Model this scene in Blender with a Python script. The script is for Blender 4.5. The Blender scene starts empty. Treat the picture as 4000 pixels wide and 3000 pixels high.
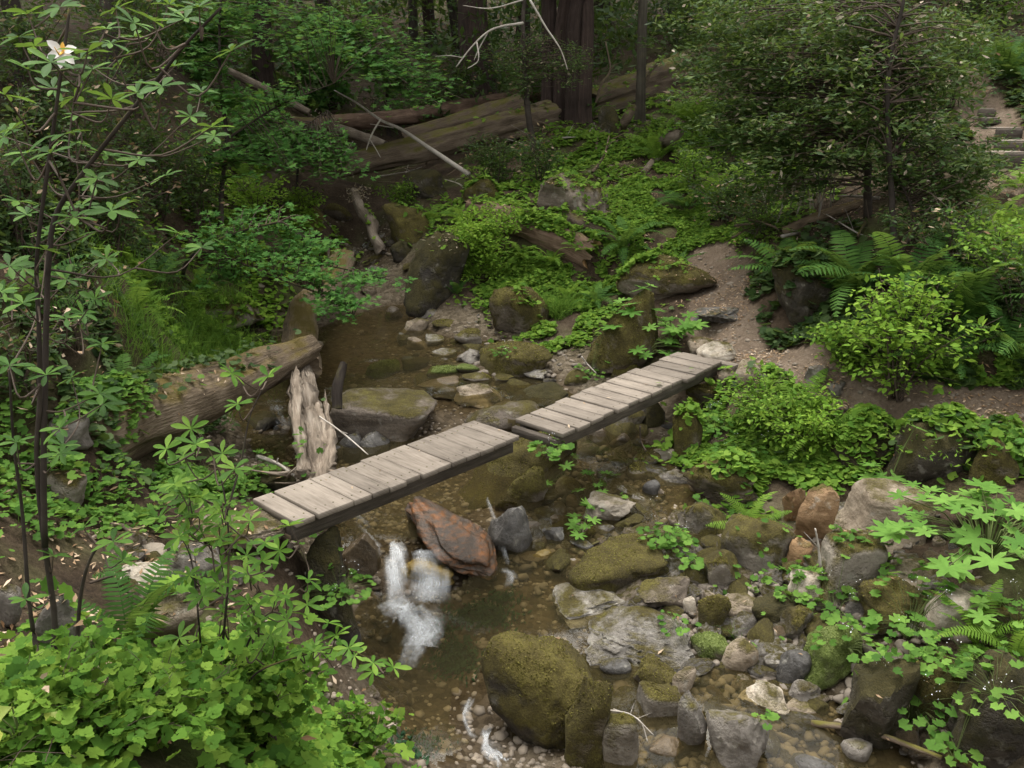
import bpy, bmesh, math, random
import numpy as np
from mathutils import Vector, Matrix

SC = bpy.context.scene
COL = SC.collection
rng = np.random.default_rng(7)
random.seed(7)

# ------------------------------------------------------------------ camera, sky, sun, exposure
PITCH = math.radians(18.0)
CAMZ = 3.1
cam_d = bpy.data.cameras.new('camera')
cam = bpy.data.objects.new('camera', cam_d)
COL.objects.link(cam)
cam.location = (0, 0, CAMZ)
cam.rotation_euler = (math.radians(90) - PITCH, 0, 0)
cam_d.sensor_fit = 'HORIZONTAL'
cam_d.angle = math.radians(60)
cam_d.clip_start = 0.05
cam_d.clip_end = 400
SC.camera = cam

SUN_EL, SUN_AZ = math.radians(74), math.radians(-25)      # high, from up the creek
world = bpy.data.worlds.new('World')
SC.world = world
world.use_nodes = True
wn, wl = world.node_tree.nodes, world.node_tree.links
wn.clear()
wo = wn.new('ShaderNodeOutputWorld')
wb = wn.new('ShaderNodeBackground')
sky = wn.new('ShaderNodeTexSky')
sky.sky_type = 'NISHITA'
sky.sun_disc = False
sky.sun_elevation = SUN_EL
sky.sun_rotation = SUN_AZ
sky.dust_density = 4.0
sky.air_density = 1.0
hs = wn.new('ShaderNodeHueSaturation')                   # overcast: nearly white sky
hs.inputs['Saturation'].default_value = 0.10
wb.inputs['Strength'].default_value = 0.15
wl.new(sky.outputs[0], hs.inputs['Color'])
wl.new(hs.outputs[0], wb.inputs['Color'])
wl.new(wb.outputs[0], wo.inputs['Surface'])

sun_d = bpy.data.lights.new('sun', 'SUN')
sun_d.energy = 0.8
sun_d.angle = math.radians(45)
sun_d.color = (1.0, 0.95, 0.86)
sun = bpy.data.objects.new('sun', sun_d)
COL.objects.link(sun)
sd = Vector((math.sin(SUN_AZ) * math.cos(SUN_EL), math.cos(SUN_AZ) * math.cos(SUN_EL), math.sin(SUN_EL)))
sun.rotation_euler = sd.to_track_quat('Z', 'Y').to_euler()
sun.location = (0, 0, 60)

vs = SC.view_settings
vs.view_transform = 'Standard'
vs.look = 'None'
vs.exposure = 1.76
vs.gamma = 1.0
vs.use_curve_mapping = False
SC.render.engine = 'CYCLES'
cy = SC.cycles
cy.max_bounces = 6
cy.diffuse_bounces = 3
cy.glossy_bounces = 2
cy.transmission_bounces = 4
cy.transparent_max_bounces = 48
cy.caustics_reflective = False
cy.caustics_refractive = False
cy.use_denoising = True
cy.sample_clamp_indirect = 4.0

# ------------------------------------------------------------------ pixels to places (2212 x 1659 picture)
FPX = 1106.0 / math.tan(math.radians(30))
CP, SP = math.cos(PITCH), math.sin(PITCH)


def ray(u, v):
    dx = (u - 1106.0) / FPX
    dz = -(v - 829.5) / FPX
    return np.array([dx, CP + dz * SP, -SP + dz * CP])


def at(u, v, y):
    d = ray(u, v)
    t = y / d[1]
    return np.array([0, 0, CAMZ]) + d * t


def atz(u, v, z):
    d = ray(u, v)
    t = (z - CAMZ) / d[2]
    return np.array([0, 0, CAMZ]) + d * t


def depth(p):
    return p[1] * CP - (p[2] - CAMZ) * SP


# ------------------------------------------------------------------ noise
def _hash(ix, iy, iz, s):
    n = (ix * 374761393 + iy * 668265263 + iz * 2147483647 + s * 974634777) & 0xFFFFFFFF
    n = ((n ^ (n >> 13)) * 1274126177) & 0xFFFFFFFF
    n = n ^ (n >> 16)
    return (n & 0xFFFF) / 65535.0


def vnoise(p, s=0):
    p = np.asarray(p, float)
    i = np.floor(p).astype(np.int64)
    f = p - i
    f = f * f * (3 - 2 * f)
    r = 0
    for a in (0, 1):
        for b in (0, 1):
            for c in (0, 1):
                w = (f[..., 0] if a else 1 - f[..., 0]) * (f[..., 1] if b else 1 - f[..., 1]) * (f[..., 2] if c else 1 - f[..., 2])
                r = r + w * _hash(i[..., 0] + a, i[..., 1] + b, i[..., 2] + c, s)
    return r * 2 - 1


def fbm(p, o=3, s=0):
    r, a = 0, 1.0
    p = np.asarray(p, float)
    for k in range(o):
        r = r + a * vnoise(p, s + k)
        p = p * 2.03 + 11.7
        a *= 0.5
    return r


# ------------------------------------------------------------------ the lie of the land: heights at points seen in the picture
ZP = [  # u, v, height
    (0, 1659, .78), (300, 1659, .62), (560, 1659, .2), (500, 1500, .12), (690, 1560, -.55), (770, 1650, -.85),
    (0, 1480, .72), (250, 1480, .45),
    (450, 1050, -.12), (300, 1050, .05), (450, 1200, 0), (300, 1250, .1), (450, 1330, -.05), (560, 1350, -.25),
    (150, 1300, .4), (0, 1300, .62), (0, 1100, .75), (150, 1100, .35), (0, 900, .95), (150, 900, .42), (280, 880, 0),
    (350, 800, -.1), (450, 760, -.2), (560, 760, -.42), (500, 650, 0), (420, 690, .05), (300, 700, .4), (150, 700, .95),
    (560, 1120, 0.02), (640, 1180, -.2), (700, 1260, -.65), (740, 1340, -1.05), (500, 990, -.42), (640, 1040, -.62),
    (800, 750, -.68), (750, 850, -.75), (950, 860, -.6), (900, 690, -.6), (1000, 720, -.42), (1050, 790, -.45),
    (1150, 830, -.55), (700, 650, -.62), (790, 600, -.56), (580, 950, -.75), (720, 1080, -.95), (820, 1120, -1.0),
    (870, 1230, -1.12), (950, 1400, -1.42), (900, 1550, -1.42), (770, 1420, -1.22), (1000, 1500, -1.45), (1080, 1620, -1.4),
    (1100, 1280, -1.18), (1250, 960, -.86), (1330, 1000, -.86), (1330, 1100, -.94), (1250, 1200, -1.06),
    (1450, 1350, -1.06), (1550, 1480, -1.2), (1650, 1400, -1.1), (1700, 1600, -1.3), (1420, 1600, -1.32),
    (1900, 1650, -1.22), (1600, 1250, -1.0), (1750, 1250, -.85), (1800, 1400, -1.02), (2000, 1300, -.72),
    (2100, 1450, -.85), (2212, 1640, -.9), (2212, 1300, -.5), (2100, 1120, -.45), (1800, 1100, -.75), (1600, 1000, -.65),
    (1500, 900, -.58), (1700, 880, -.2), (1850, 950, -.4), (2050, 960, -.25), (1650, 820, 0), (1480, 830, -.35),
    (1590, 770, .03), (1250, 850, -.58), (1300, 800, -.4), (1250, 740, -.3), (1100, 720, -.4), (1180, 640, -.05),
    (1040, 640, -.3), (1560, 720, .12), (1560, 590, .48), (1700, 750, .12), (1850, 830, .08), (2000, 880, .02),
    (2212, 905, 0), (1400, 700, .0), (1420, 600, .35), (1300, 600, .2),
]
DP = [  # u, v, distance up the valley
    (2212, 640, 9.3), (2212, 500, 11), (2180, 345, 13.2), (2180, 240, 15.0), (2212, 150, 17), (2212, 20, 21), (1900, 640, 10.0),
    (1900, 480, 12), (1900, 350, 14.5), (1900, 200, 18), (1900, 50, 24), (1700, 560, 12.2), (1700, 460, 13.7), (1700, 350, 17), (1700, 200, 21),
    (1700, 60, 27), (1560, 450, 15.6), (1560, 300, 19.5), (1560, 200, 23), (1560, 100, 28), (1400, 420, 16.5), (1310, 410, 17),
    (1330, 340, 19), (1400, 260, 21.5), (1300, 265, 22), (1200, 275, 21.5), (1200, 360, 19), (1100, 430, 17), (1180, 480, 15.6),
    (1300, 510, 15), (1000, 500, 15.8), (960, 560, 15.0), (900, 420, 18.6), (810, 470, 18.6), (800, 545, 17.3), (790, 400, 22), (700, 470, 18), (600, 500, 15.8),
    (520, 520, 14.4), (400, 600, 12.3), (300, 600, 10.5), (200, 600, 9), (100, 600, 7.6), (0, 600, 6.2), (0, 300, 9),
    (200, 300, 13), (400, 300, 17), (600, 310, 21), (0, 100, 13), (300, 100, 20), (600, 150, 27), (900, 215, 27), (1200, 170, 30),
]
WP = [  # x, y, z beyond the frame
    (0, 45, 8), (0, 70, 20), (-30, 20, 18), (-34, 50, 24), (30, 20, 17), (34, 50, 24), (-16, 8, 8), (16, 6, 5.5), (0, 0, 1.5),
    (0, -8, 1.6), (-5, 0, 2.0), (-10, -5, 4), (4, 0, .4), (9, 2, .6), (2.2, 2.6, -.9), (.6, 2.9, -.75), (-1.0, 2.2, .6),
    (0, 100, 34), (-60, 0, 30), (60, 0, 26), (60, 80, 40), (-60, 80, 40), (12, 12, 4.3), (-12, 14, 5.5), (14, -10, 2), (-20, -20, 6),
    (15, 30, 7.5), (-15, 30, 8),
]
ctrl = [atz(*p) for p in ZP] + [at(*p) for p in DP] + [np.array(p, float) for p in WP]
CX = np.array(ctrl)
_n = len(CX)
_K = -np.linalg.norm(CX[:, None, :2] - CX[None, :, :2], axis=2)
_A = np.zeros((_n + 3, _n + 3))
_A[:_n, :_n] = _K - np.eye(_n) * 0.02
_A[:_n, _n] = 1
_A[:_n, _n + 1:] = CX[:, :2]
_A[_n, :_n] = 1
_A[_n + 1:, :_n] = CX[:, :2].T
_COEF = np.linalg.solve(_A, np.concatenate([CX[:, 2], [0, 0, 0]]))


def land0(x, y):
    x, y = np.asarray(x, float), np.asarray(y, float)
    shp = x.shape
    q = np.stack([x.ravel(), y.ravel()], 1)
    out = np.empty(len(q))
    for i in range(0, len(q), 20000):
        s = q[i:i + 20000]
        k = -np.sqrt(((s[:, None, :] - CX[None, :, :2]) ** 2).sum(2) + 0.01)
        out[i:i + 20000] = k @ _COEF[:_n] + _COEF[_n] + s @ _COEF[_n + 1:]
    return out.reshape(shp)


def hit(u, v):
    """the point of the bare ground seen at a picture position"""
    d = ray(u, v)
    ys = np.concatenate([np.linspace(1.2, 30, 600), np.linspace(30.2, 90, 150)])
    t = ys / d[1]
    z = CAMZ + d[2] * t
    h = land0(d[0] * t, ys)
    k = np.nonzero(z <= h)[0]
    i = k[0] if len(k) else len(ys) - 1
    if i > 0 and len(k):
        a, b = z[i - 1] - h[i - 1], z[i] - h[i]
        y = ys[i - 1] + (ys[i] - ys[i - 1]) * a / (a - b + 1e-9)
    else:
        y = ys[i]
    return np.array([0, 0, CAMZ]) + d * (y / d[1])


def seg_dist(x, y, pts):
    best = np.full(np.shape(x), 1e9)
    for a, b in zip(pts[:-1], pts[1:]):
        ab = b[:2] - a[:2]
        t = np.clip(((x - a[0]) * ab[0] + (y - a[1]) * ab[1]) / (ab @ ab + 1e-9), 0, 1)
        best = np.minimum(best, np.hypot(x - a[0] - t * ab[0], y - a[1] - t * ab[1]))
    return best


# ------------------------------------------------------------------ meshes
def mesh_from(name, V, T, smooth=True, mats=(), attrs=None):
    me = bpy.data.meshes.new(name)
    V = np.ascontiguousarray(V, np.float32)
    T = np.ascontiguousarray(T, np.int32)
    me.vertices.add(len(V))
    me.vertices.foreach_set('co', V.ravel())
    me.loops.add(T.size)
    me.loops.foreach_set('vertex_index', T.ravel())
    me.polygons.add(len(T))
    me.polygons.foreach_set('loop_start', np.arange(0, T.size, T.shape[1], dtype=np.int32))
    if smooth:
        me.polygons.foreach_set('use_smooth', np.ones(len(T), bool))
    for m in mats:
        me.materials.append(m)
    for k, a in (attrs or {}).items():
        at_ = me.attributes.new(k, 'FLOAT', 'POINT')
        at_.data.foreach_set('value', np.ascontiguousarray(a, np.float32))
    me.update(calc_edges=True)
    return me


def tag(o, label=None, cat=None, group=None, kind=None):
    if label:
        o['label'] = label
    if cat:
        o['category'] = cat
    if group:
        o['group'] = group
    if kind:
        o['kind'] = kind
    return o


def thing(name, label, cat, loc, group=None):
    o = bpy.data.objects.new(name, None)
    COL.objects.link(o)
    o.empty_display_size = 0.1
    o.location = loc
    return tag(o, label, cat, group)


def world_loc(o):
    v = Vector(o.location)
    while o.parent is not None:
        o = o.parent
        v += Vector(o.location)
    return np.array(v)


def put(name, V, T, mat, parent=None, origin=None, smooth=True, attrs=None, kind=None):
    """link one mesh given in world coordinates; origin becomes the object's location"""
    V = np.asarray(V, float)
    if origin is None:
        origin = world_loc(parent) if parent is not None else np.zeros(3)
    me = mesh_from(name, V - origin, T, smooth, [mat], attrs)
    o = bpy.data.objects.new(name, me)
    COL.objects.link(o)
    if parent is not None:
        o.parent = parent
        o.location = origin - world_loc(parent)
    else:
        o.location = origin
    if kind:
        o['kind'] = kind
    return o


def inst(name, me, M, parent):
    """an object sharing mesh data, placed by a world matrix (4x4 numpy) under a parent that is only moved"""
    o = bpy.data.objects.new(name, me)
    COL.objects.link(o)
    o.parent = parent
    M = M.copy()
    M[:3, 3] -= world_loc(parent)
    o.matrix_basis = Matrix(M.tolist())
    return o


class Acc:
    def __init__(s):
        s.V, s.T, s.A, s.n = [], [], [], 0

    def add(s, V, T, a=None):
        V = np.asarray(V, float)
        s.V.append(V)
        s.T.append(np.asarray(T, int) + s.n)
        s.A.append(np.full(len(V), 0.0 if a is None else a) if np.ndim(a) == 0 else a)
        s.n += len(V)

    def build(s, name, mat, parent=None, origin=None, smooth=True, kind=None):
        return put(name, np.concatenate(s.V), np.concatenate(s.T), mat, parent, origin, smooth, {'rnd': np.concatenate(s.A)}, kind)


def unit(v):
    v = np.asarray(v, float)
    return v / (np.linalg.norm(v, axis=-1, keepdims=True) + 1e-12)


def frames(fwd, nrm):
    """N rotation matrices: y along fwd, z near nrm"""
    f = unit(fwd)
    x = unit(np.cross(f, nrm))
    z = np.cross(x, f)
    return np.stack([x, f, z], -1)


def scatter(tmpl, pos, fwd, nrm, size):
    """one vertex/triangle array of many copies of a template"""
    V, T = tmpl
    R = frames(fwd, nrm)
    size = np.broadcast_to(np.asarray(size, float), (len(pos),))
    P = np.einsum('nij,vj->nvi', R, V) * size[:, None, None] + pos[:, None, :]
    TT = T[None] + (np.arange(len(pos)) * len(V))[:, None, None]
    rnd = np.repeat(rng.random(len(pos)), len(V))
    return P.reshape(-1, 3), TT.reshape(-1, 3), rnd


def tube(path, radii, seg=6, rough=0.0, seed=0, cap=True):
    P = np.asarray(path, float)
    n = len(P)
    radii = np.broadcast_to(np.asarray(radii, float), (n,))
    tan = unit(np.gradient(P, axis=0))
    up = np.array([0, 0, 1.0]) if abs(tan[:, 2]).mean() < .8 else np.array([0, 1.0, 0])
    a = unit(np.cross(tan, up))
    b = np.cross(tan, a)
    th = np.linspace(0, 2 * np.pi, seg, endpoint=False)
    ring = np.cos(th)[None, :, None] * a[:, None, :] + np.sin(th)[None, :, None] * b[:, None, :]
    r = np.repeat(radii[:, None], seg, 1)
    if rough:
        s = np.concatenate([[0], np.cumsum(np.linalg.norm(np.diff(P, axis=0), axis=1))])
        q = np.stack([np.broadcast_to(np.cos(th) * 1.6, (n, seg)), np.broadcast_to(np.sin(th) * 1.6, (n, seg)),
                      np.repeat(s[:, None] * 1.3 / max(radii.max(), .02) * .25, seg, 1)], -1)
        r = r * (1 + rough * fbm(q * 1.2, 3, seed))
    V = (P[:, None, :] + ring * r[..., None]).reshape(-1, 3)
    i = np.arange(n - 1)[:, None] * seg + np.arange(seg)[None]
    j = np.arange(n - 1)[:, None] * seg + (np.arange(seg)[None] + 1) % seg
    T = np.concatenate([np.stack([i, j, j + seg], -1).reshape(-1, 3), np.stack([i, j + seg, i + seg], -1).reshape(-1, 3)])
    if cap:
        V = np.concatenate([V, P[:1], P[-1:]])
        k = np.arange(seg)
        T = np.concatenate([T, np.stack([np.full(seg, n * seg), (k + 1) % seg, k], 1),
                            np.stack([np.full(seg, n * seg + 1), (n - 1) * seg + k, (n - 1) * seg + (k + 1) % seg], 1)])
    return V, T


def smooth_path(pts, n):
    """Catmull-Rom through points"""
    P = np.asarray(pts, float)
    if len(P) == 2:
        return P[0] + (P[1] - P[0]) * np.linspace(0, 1, n)[:, None]
    Q = np.concatenate([[2 * P[0] - P[1]], P, [2 * P[-1] - P[-2]]])
    out = []
    for t in np.linspace(0, len(P) - 1 - 1e-6, n):
        k = int(t)
        f = t - k
        p0, p1, p2, p3 = Q[k:k + 4]
        out.append(.5 * (2 * p1 + (p2 - p0) * f + (2 * p0 - 5 * p1 + 4 * p2 - p3) * f * f + (3 * p1 - p0 - 3 * p2 + p3) * f ** 3))
    return np.array(out)


# ------------------------------------------------------------------ materials
def nodes(name):
    m = bpy.data.materials.new(name)
    m.use_nodes = True
    nt = m.node_tree
    nt.nodes.clear()
    return m, nt, nt.nodes, nt.links


def N(ns, kind, **kw):
    n = ns.new(kind)
    for k, v in kw.items():
        if k in n.inputs.keys():
            n.inputs[k].default_value = v
        else:
            setattr(n, k, v)
    return n


def ramp(ns, stops):
    r = ns.new('ShaderNodeValToRGB')
    e = r.color_ramp.elements
    while len(e) > 1:
        e.remove(e[-1])
    e[0].position, e[0].color = stops[0][0], (*stops[0][1], 1)
    for p, c in stops[1:]:
        x = e.new(p)
        x.color = (*c, 1)
    return r


def mixc(ns, ls, fac, a, b, mode='MIX'):
    n = ns.new('ShaderNodeMix')
    n.data_type = 'RGBA'
    n.blend_type = mode
    for sock, val in ((n.inputs[0], fac), (n.inputs[6], a), (n.inputs[7], b)):
        if isinstance(val, (int, float)):
            sock.default_value = val
        elif isinstance(val, tuple):
            sock.default_value = (*val, 1)
        else:
            ls.new(val, sock)
    return n.outputs[2]


def math_(ns, ls, op, a, b=None, clamp=False):
    n = ns.new('ShaderNodeMath')
    n.operation = op
    n.use_clamp = clamp
    for s, v in ((n.inputs[0], a), (n.inputs[1], b)):
        if v is None:
            continue
        if isinstance(v, (int, float)):
            s.default_value = v
        else:
            ls.new(v, s)
    return n.outputs[0]


def leaf_mat(name, c0, c1, c2, trans=.35, rough=.45, spec=.35):
    m, nt, ns, ls = nodes(name)
    out = N(ns, 'ShaderNodeOutputMaterial')
    a = N(ns, 'ShaderNodeAttribute', attribute_name='rnd')
    oi = N(ns, 'ShaderNodeObjectInfo')
    t = math_(ns, ls, 'FRACT', math_(ns, ls, 'ADD', a.outputs['Fac'], oi.outputs['Random']))
    r = ramp(ns, [(0, c0), (.5, c1), (1, c2)])
    ls.new(t, r.inputs[0])
    geo = N(ns, 'ShaderNodeNewGeometry')
    nz = N(ns, 'ShaderNodeTexNoise', Scale=9.0, Detail=6.0, Roughness=.75)
    ls.new(geo.outputs['Position'], nz.inputs['Vector'])
    hv = N(ns, 'ShaderNodeHueSaturation')
    ls.new(r.outputs[0], hv.inputs['Color'])
    hv.inputs['Saturation'].default_value = .93
    ls.new(math_(ns, ls, 'ADD', math_(ns, ls, 'MULTIPLY', nz.outputs[0], 1.1), .45), hv.inputs['Value'])
    p = N(ns, 'ShaderNodeBsdfPrincipled', Roughness=rough)
    p.inputs['Specular IOR Level'].default_value = spec
    ls.new(hv.outputs[0], p.inputs['Base Color'])
    tr = N(ns, 'ShaderNodeBsdfTranslucent')
    g = mixc(ns, ls, .45, hv.outputs[0], (.19, .26, .035), 'MIX')
    ls.new(g, tr.inputs[0])
    mx = N(ns, 'ShaderNodeMixShader')
    mx.inputs[0].default_value = trans
    ls.new(p.outputs[0], mx.inputs[1])
    ls.new(tr.outputs[0], mx.inputs[2])
    ls.new(mx.outputs[0], out.inputs[0])
    return m


def rock_mat(name, c0, c1, c2, moss=0.0, mossc=((.055, .045, .012), (.11, .09, .022), (.16, .14, .035)), rough=.75, strata=0.0, scale=3.0, wet=0.0, bump=.8):
    m, nt, ns, ls = nodes(name)
    out = N(ns, 'ShaderNodeOutputMaterial')
    tc = N(ns, 'ShaderNodeTexCoord')
    oi = N(ns, 'ShaderNodeObjectInfo')
    geo = N(ns, 'ShaderNodeNewGeometry')
    vec = tc.outputs['Object']
    add = N(ns, 'ShaderNodeVectorMath', operation='ADD')
    ls.new(vec, add.inputs[0])
    cmb = N(ns, 'ShaderNodeCombineXYZ')
    for k in range(3):
        ls.new(math_(ns, ls, 'MULTIPLY', oi.outputs['Random'], 37.0 + 11 * k), cmb.inputs[k])
    ls.new(cmb.outputs[0], add.inputs[1])
    v = add.outputs[0]
    n1 = N(ns, 'ShaderNodeTexNoise', Scale=scale, Detail=8.0, Roughness=.65)
    ls.new(v, n1.inputs['Vector'])
    n2 = N(ns, 'ShaderNodeTexNoise', Scale=scale * 9, Detail=5.0, Roughness=.7)
    ls.new(v, n2.inputs['Vector'])
    fac = math_(ns, ls, 'ADD', math_(ns, ls, 'MULTIPLY', n1.outputs[0], .65), math_(ns, ls, 'MULTIPLY', n2.outputs[0], .35))
    if strata:
        mp = N(ns, 'ShaderNodeMapping')
        mp.inputs['Scale'].default_value = (1.5, 1.5, 16)
        mp.inputs['Rotation'].default_value = (.5, .35, 0)
        ls.new(v, mp.inputs['Vector'])
        n3 = N(ns, 'ShaderNodeTexNoise', Scale=2.2, Detail=4.0, Roughness=.6)
        ls.new(mp.outputs[0], n3.inputs['Vector'])
        fac = math_(ns, ls, 'ADD', math_(ns, ls, 'MULTIPLY', fac, 1 - strata), math_(ns, ls, 'MULTIPLY', n3.outputs[0], strata))
    r = ramp(ns, [(.32, c0), (.5, c1), (.68, c2)])
    ls.new(fac, r.inputs[0])
    hv = N(ns, 'ShaderNodeHueSaturation')
    ls.new(r.outputs[0], hv.inputs['Color'])
    ls.new(math_(ns, ls, 'ADD', math_(ns, ls, 'MULTIPLY', oi.outputs['Random'], .5), .75), hv.inputs['Value'])
    col = hv.outputs[0]
    sep = N(ns, 'ShaderNodeSeparateXYZ')
    ls.new(geo.outputs['Normal'], sep.inputs[0])
    # lichen spots
    vo = N(ns, 'ShaderNodeTexNoise', Scale=scale * 3.3, Detail=3.0)
    ls.new(v, vo.inputs['Vector'])
    sp = ramp(ns, [(.60, (0, 0, 0)), (.68, (1, 1, 1))])
    ls.new(vo.outputs[0], sp.inputs[0])
    col = mixc(ns, ls, math_(ns, ls, 'MULTIPLY', sp.outputs[0], 0.0 if wet else .35), col, (.36, .34, .28))
    rough_s = None
    h = math_(ns, ls, 'ADD', n1.outputs[0], math_(ns, ls, 'MULTIPLY', n2.outputs[0], .35))
    if moss:
        nm = N(ns, 'ShaderNodeTexNoise', Scale=scale * .9, Detail=6.0, Roughness=.7)
        ls.new(v, nm.inputs['Vector'])
        a = math_(ns, ls, 'ADD', math_(ns, ls, 'MULTIPLY', sep.outputs[2], .5), math_(ns, ls, 'MULTIPLY', nm.outputs[0], 1.7))
        a = math_(ns, ls, 'ADD', a, moss - 1.55)
        a = math_(ns, ls, 'MULTIPLY', a, 3.5, True)
        nf = N(ns, 'ShaderNodeTexNoise', Scale=55.0, Detail=4.0, Roughness=.85)
        ls.new(vec, nf.inputs['Vector'])
        nb = N(ns, 'ShaderNodeTexNoise', Scale=4.0, Detail=5.0, Roughness=.7)
        ls.new(v, nb.inputs['Vector'])
        mr = ramp(ns, [(.36, mossc[0]), (.5, mossc[1]), (.64, mossc[2])])
        ls.new(math_(ns, ls, 'ADD', math_(ns, ls, 'MULTIPLY', nf.outputs[0], .5), math_(ns, ls, 'MULTIPLY', nb.outputs[0], .5)), mr.inputs[0])
        col = mixc(ns, ls, a, col, mr.outputs[0])
        h = math_(ns, ls, 'ADD', h, math_(ns, ls, 'MULTIPLY', a, math_(ns, ls, 'ADD', nf.outputs[0], math_(ns, ls, 'MULTIPLY', nb.outputs[0], .8))))
        rough_s = math_(ns, ls, 'ADD', math_(ns, ls, 'MULTIPLY', a, .95 - rough), rough)
    p = N(ns, 'ShaderNodeBsdfPrincipled', Roughness=rough)
    p.inputs['Specular IOR Level'].default_value = .3 if not wet else .4
    if rough_s is not None:
        ls.new(rough_s, p.inputs['Roughness'])
    ls.new(col, p.inputs['Base Color'])
    b = N(ns, 'ShaderNodeBump', Strength=bump, Distance=.06)
    ls.new(h, b.inputs['Height'])
    ls.new(b.outputs[0], p.inputs['Normal'])
    ls.new(p.outputs[0], out.inputs[0])
    return m


def wood_mat(name, c0, c1, c2, stretch=(1, 1, 12), scale=6.0, moss=0.0, mossc=(.085, .075, .018), rough=.85, bump=.6):
    """grain runs along the long axis given by a small stretch value"""
    m, nt, ns, ls = nodes(name)
    out = N(ns, 'ShaderNodeOutputMaterial')
    tc = N(ns, 'ShaderNodeTexCoord')
    oi = N(ns, 'ShaderNodeObjectInfo')
    geo = N(ns, 'ShaderNodeNewGeometry')
    at_ = N(ns, 'ShaderNodeAttribute', attribute_name='along')
    au = N(ns, 'ShaderNodeAttribute', attribute_name='around')
    cmb = N(ns, 'ShaderNodeCombineXYZ')
    ls.new(math_(ns, ls, 'MULTIPLY', at_.outputs['Fac'], stretch[0]), cmb.inputs[0])
    ls.new(math_(ns, ls, 'MULTIPLY', au.outputs['Fac'], stretch[2]), cmb.inputs[1])
    ls.new(math_(ns, ls, 'MULTIPLY', oi.outputs['Random'], 50.0), cmb.inputs[2])
    n1 = N(ns, 'ShaderNodeTexNoise', Scale=scale, Detail=7.0, Roughness=.65)
    ls.new(cmb.outputs[0], n1.inputs['Vector'])
    n2 = N(ns, 'ShaderNodeTexNoise', Scale=2.2, Detail=5.0, Roughness=.6)
    ls.new(tc.outputs['Object'], n2.inputs['Vector'])
    fac = math_(ns, ls, 'ADD', math_(ns, ls, 'MULTIPLY', n1.outputs[0], .55), math_(ns, ls, 'MULTIPLY', n2.outputs[0], .45))
    r = ramp(ns, [(.33, c0), (.5, c1), (.68, c2)])
    ls.new(fac, r.inputs[0])
    hv = N(ns, 'ShaderNodeHueSaturation')
    ls.new(r.outputs[0], hv.inputs['Color'])
    ls.new(math_(ns, ls, 'ADD', math_(ns, ls, 'MULTIPLY', oi.outputs['Random'], .42), .78), hv.inputs['Value'])
    col = hv.outputs[0]
    if moss:
        sep = N(ns, 'ShaderNodeSeparateXYZ')
        ls.new(geo.outputs['Normal'], sep.inputs[0])
        a = math_(ns, ls, 'ADD', math_(ns, ls, 'MULTIPLY', sep.outputs[2], .4), math_(ns, ls, 'MULTIPLY', n2.outputs[0], 1.3))
        a = math_(ns, ls, 'MULTIPLY', math_(ns, ls, 'ADD', a, moss - 1.1), 4.0, True)
        col = mixc(ns, ls, a, col, mossc)
    p = N(ns, 'ShaderNodeBsdfPrincipled', Roughness=rough)
    p.inputs['Specular IOR Level'].default_value = .2
    ls.new(col, p.inputs['Base Color'])
    b = N(ns, 'ShaderNodeBump', Strength=bump, Distance=.03)
    ls.new(n1.outputs[0], b.inputs['Height'])
    ls.new(b.outputs[0], p.inputs['Normal'])
    ls.new(p.outputs[0], out.inputs[0])
    return m


def plain_mat(name, c, rough=.8, spec=.2):
    m, nt, ns, ls = nodes(name)
    out = N(ns, 'ShaderNodeOutputMaterial')
    a = N(ns, 'ShaderNodeAttribute', attribute_name='rnd')
    tc = N(ns, 'ShaderNodeTexCoord')
    nz = N(ns, 'ShaderNodeTexNoise', Scale=12.0, Detail=4.0)
    ls.new(tc.outputs['Object'], nz.inputs['Vector'])
    hv = N(ns, 'ShaderNodeHueSaturation')
    hv.inputs['Color'].default_value = (*c, 1)
    f = math_(ns, ls, 'ADD', math_(ns, ls, 'MULTIPLY', a.outputs['Fac'], .5), math_(ns, ls, 'MULTIPLY', nz.outputs[0], .8))
    ls.new(math_(ns, ls, 'ADD', f, .35), hv.inputs['Value'])
    p = N(ns, 'ShaderNodeBsdfPrincipled', Roughness=rough)
    p.inputs['Specular IOR Level'].default_value = spec
    ls.new(hv.outputs[0], p.inputs['Base Color'])
    ls.new(p.outputs[0], out.inputs[0])
    return m


M = {}
OL = ((.035, .027, .009), (.085, .068, .018), (.165, .145, .032))       # olive brown moss
GR = ((.045, .06, .012), (.115, .15, .03), (.24, .29, .10))              # bright green moss
M['moss'] = rock_mat('mossy_stone', (.065, .052, .04), (.15, .122, .09), (.25, .21, .16), .97, OL)
M['green'] = rock_mat('green_moss_stone', (.07, .06, .04), (.14, .12, .08), (.22, .2, .14), 1.0, GR)
M['part'] = rock_mat('part_mossy_stone', (.10, .085, .065), (.21, .18, .14), (.34, .30, .24), .68, OL, strata=.25)
M['grey'] = rock_mat('grey_stone', (.07, .06, .05), (.15, .132, .11), (.255, .23, .195), .40, OL, strata=.2)
M['slate'] = rock_mat('slate_stone', (.038, .035, .031), (.08, .074, .066), (.14, .13, .115), .30, OL, rough=.5)
M['tan'] = rock_mat('tan_stone', (.11, .083, .055), (.225, .178, .125), (.37, .305, .225), .40, OL, strata=.42)
M['pale'] = rock_mat('pale_layered_stone', (.12, .105, .085), (.245, .22, .185), (.42, .39, .335), .42, OL, strata=.6)
M['cream'] = rock_mat('cream_stone', (.19, .15, .105), (.33, .28, .215), (.49, .44, .36), .30, OL, strata=.35)
M['dark'] = rock_mat('dark_mossy_stone', (.022, .019, .014), (.05, .041, .03), (.09, .076, .055), .80, ((.02, .018, .006), (.05, .042, .013), (.085, .07, .022)), rough=.7)
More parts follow.
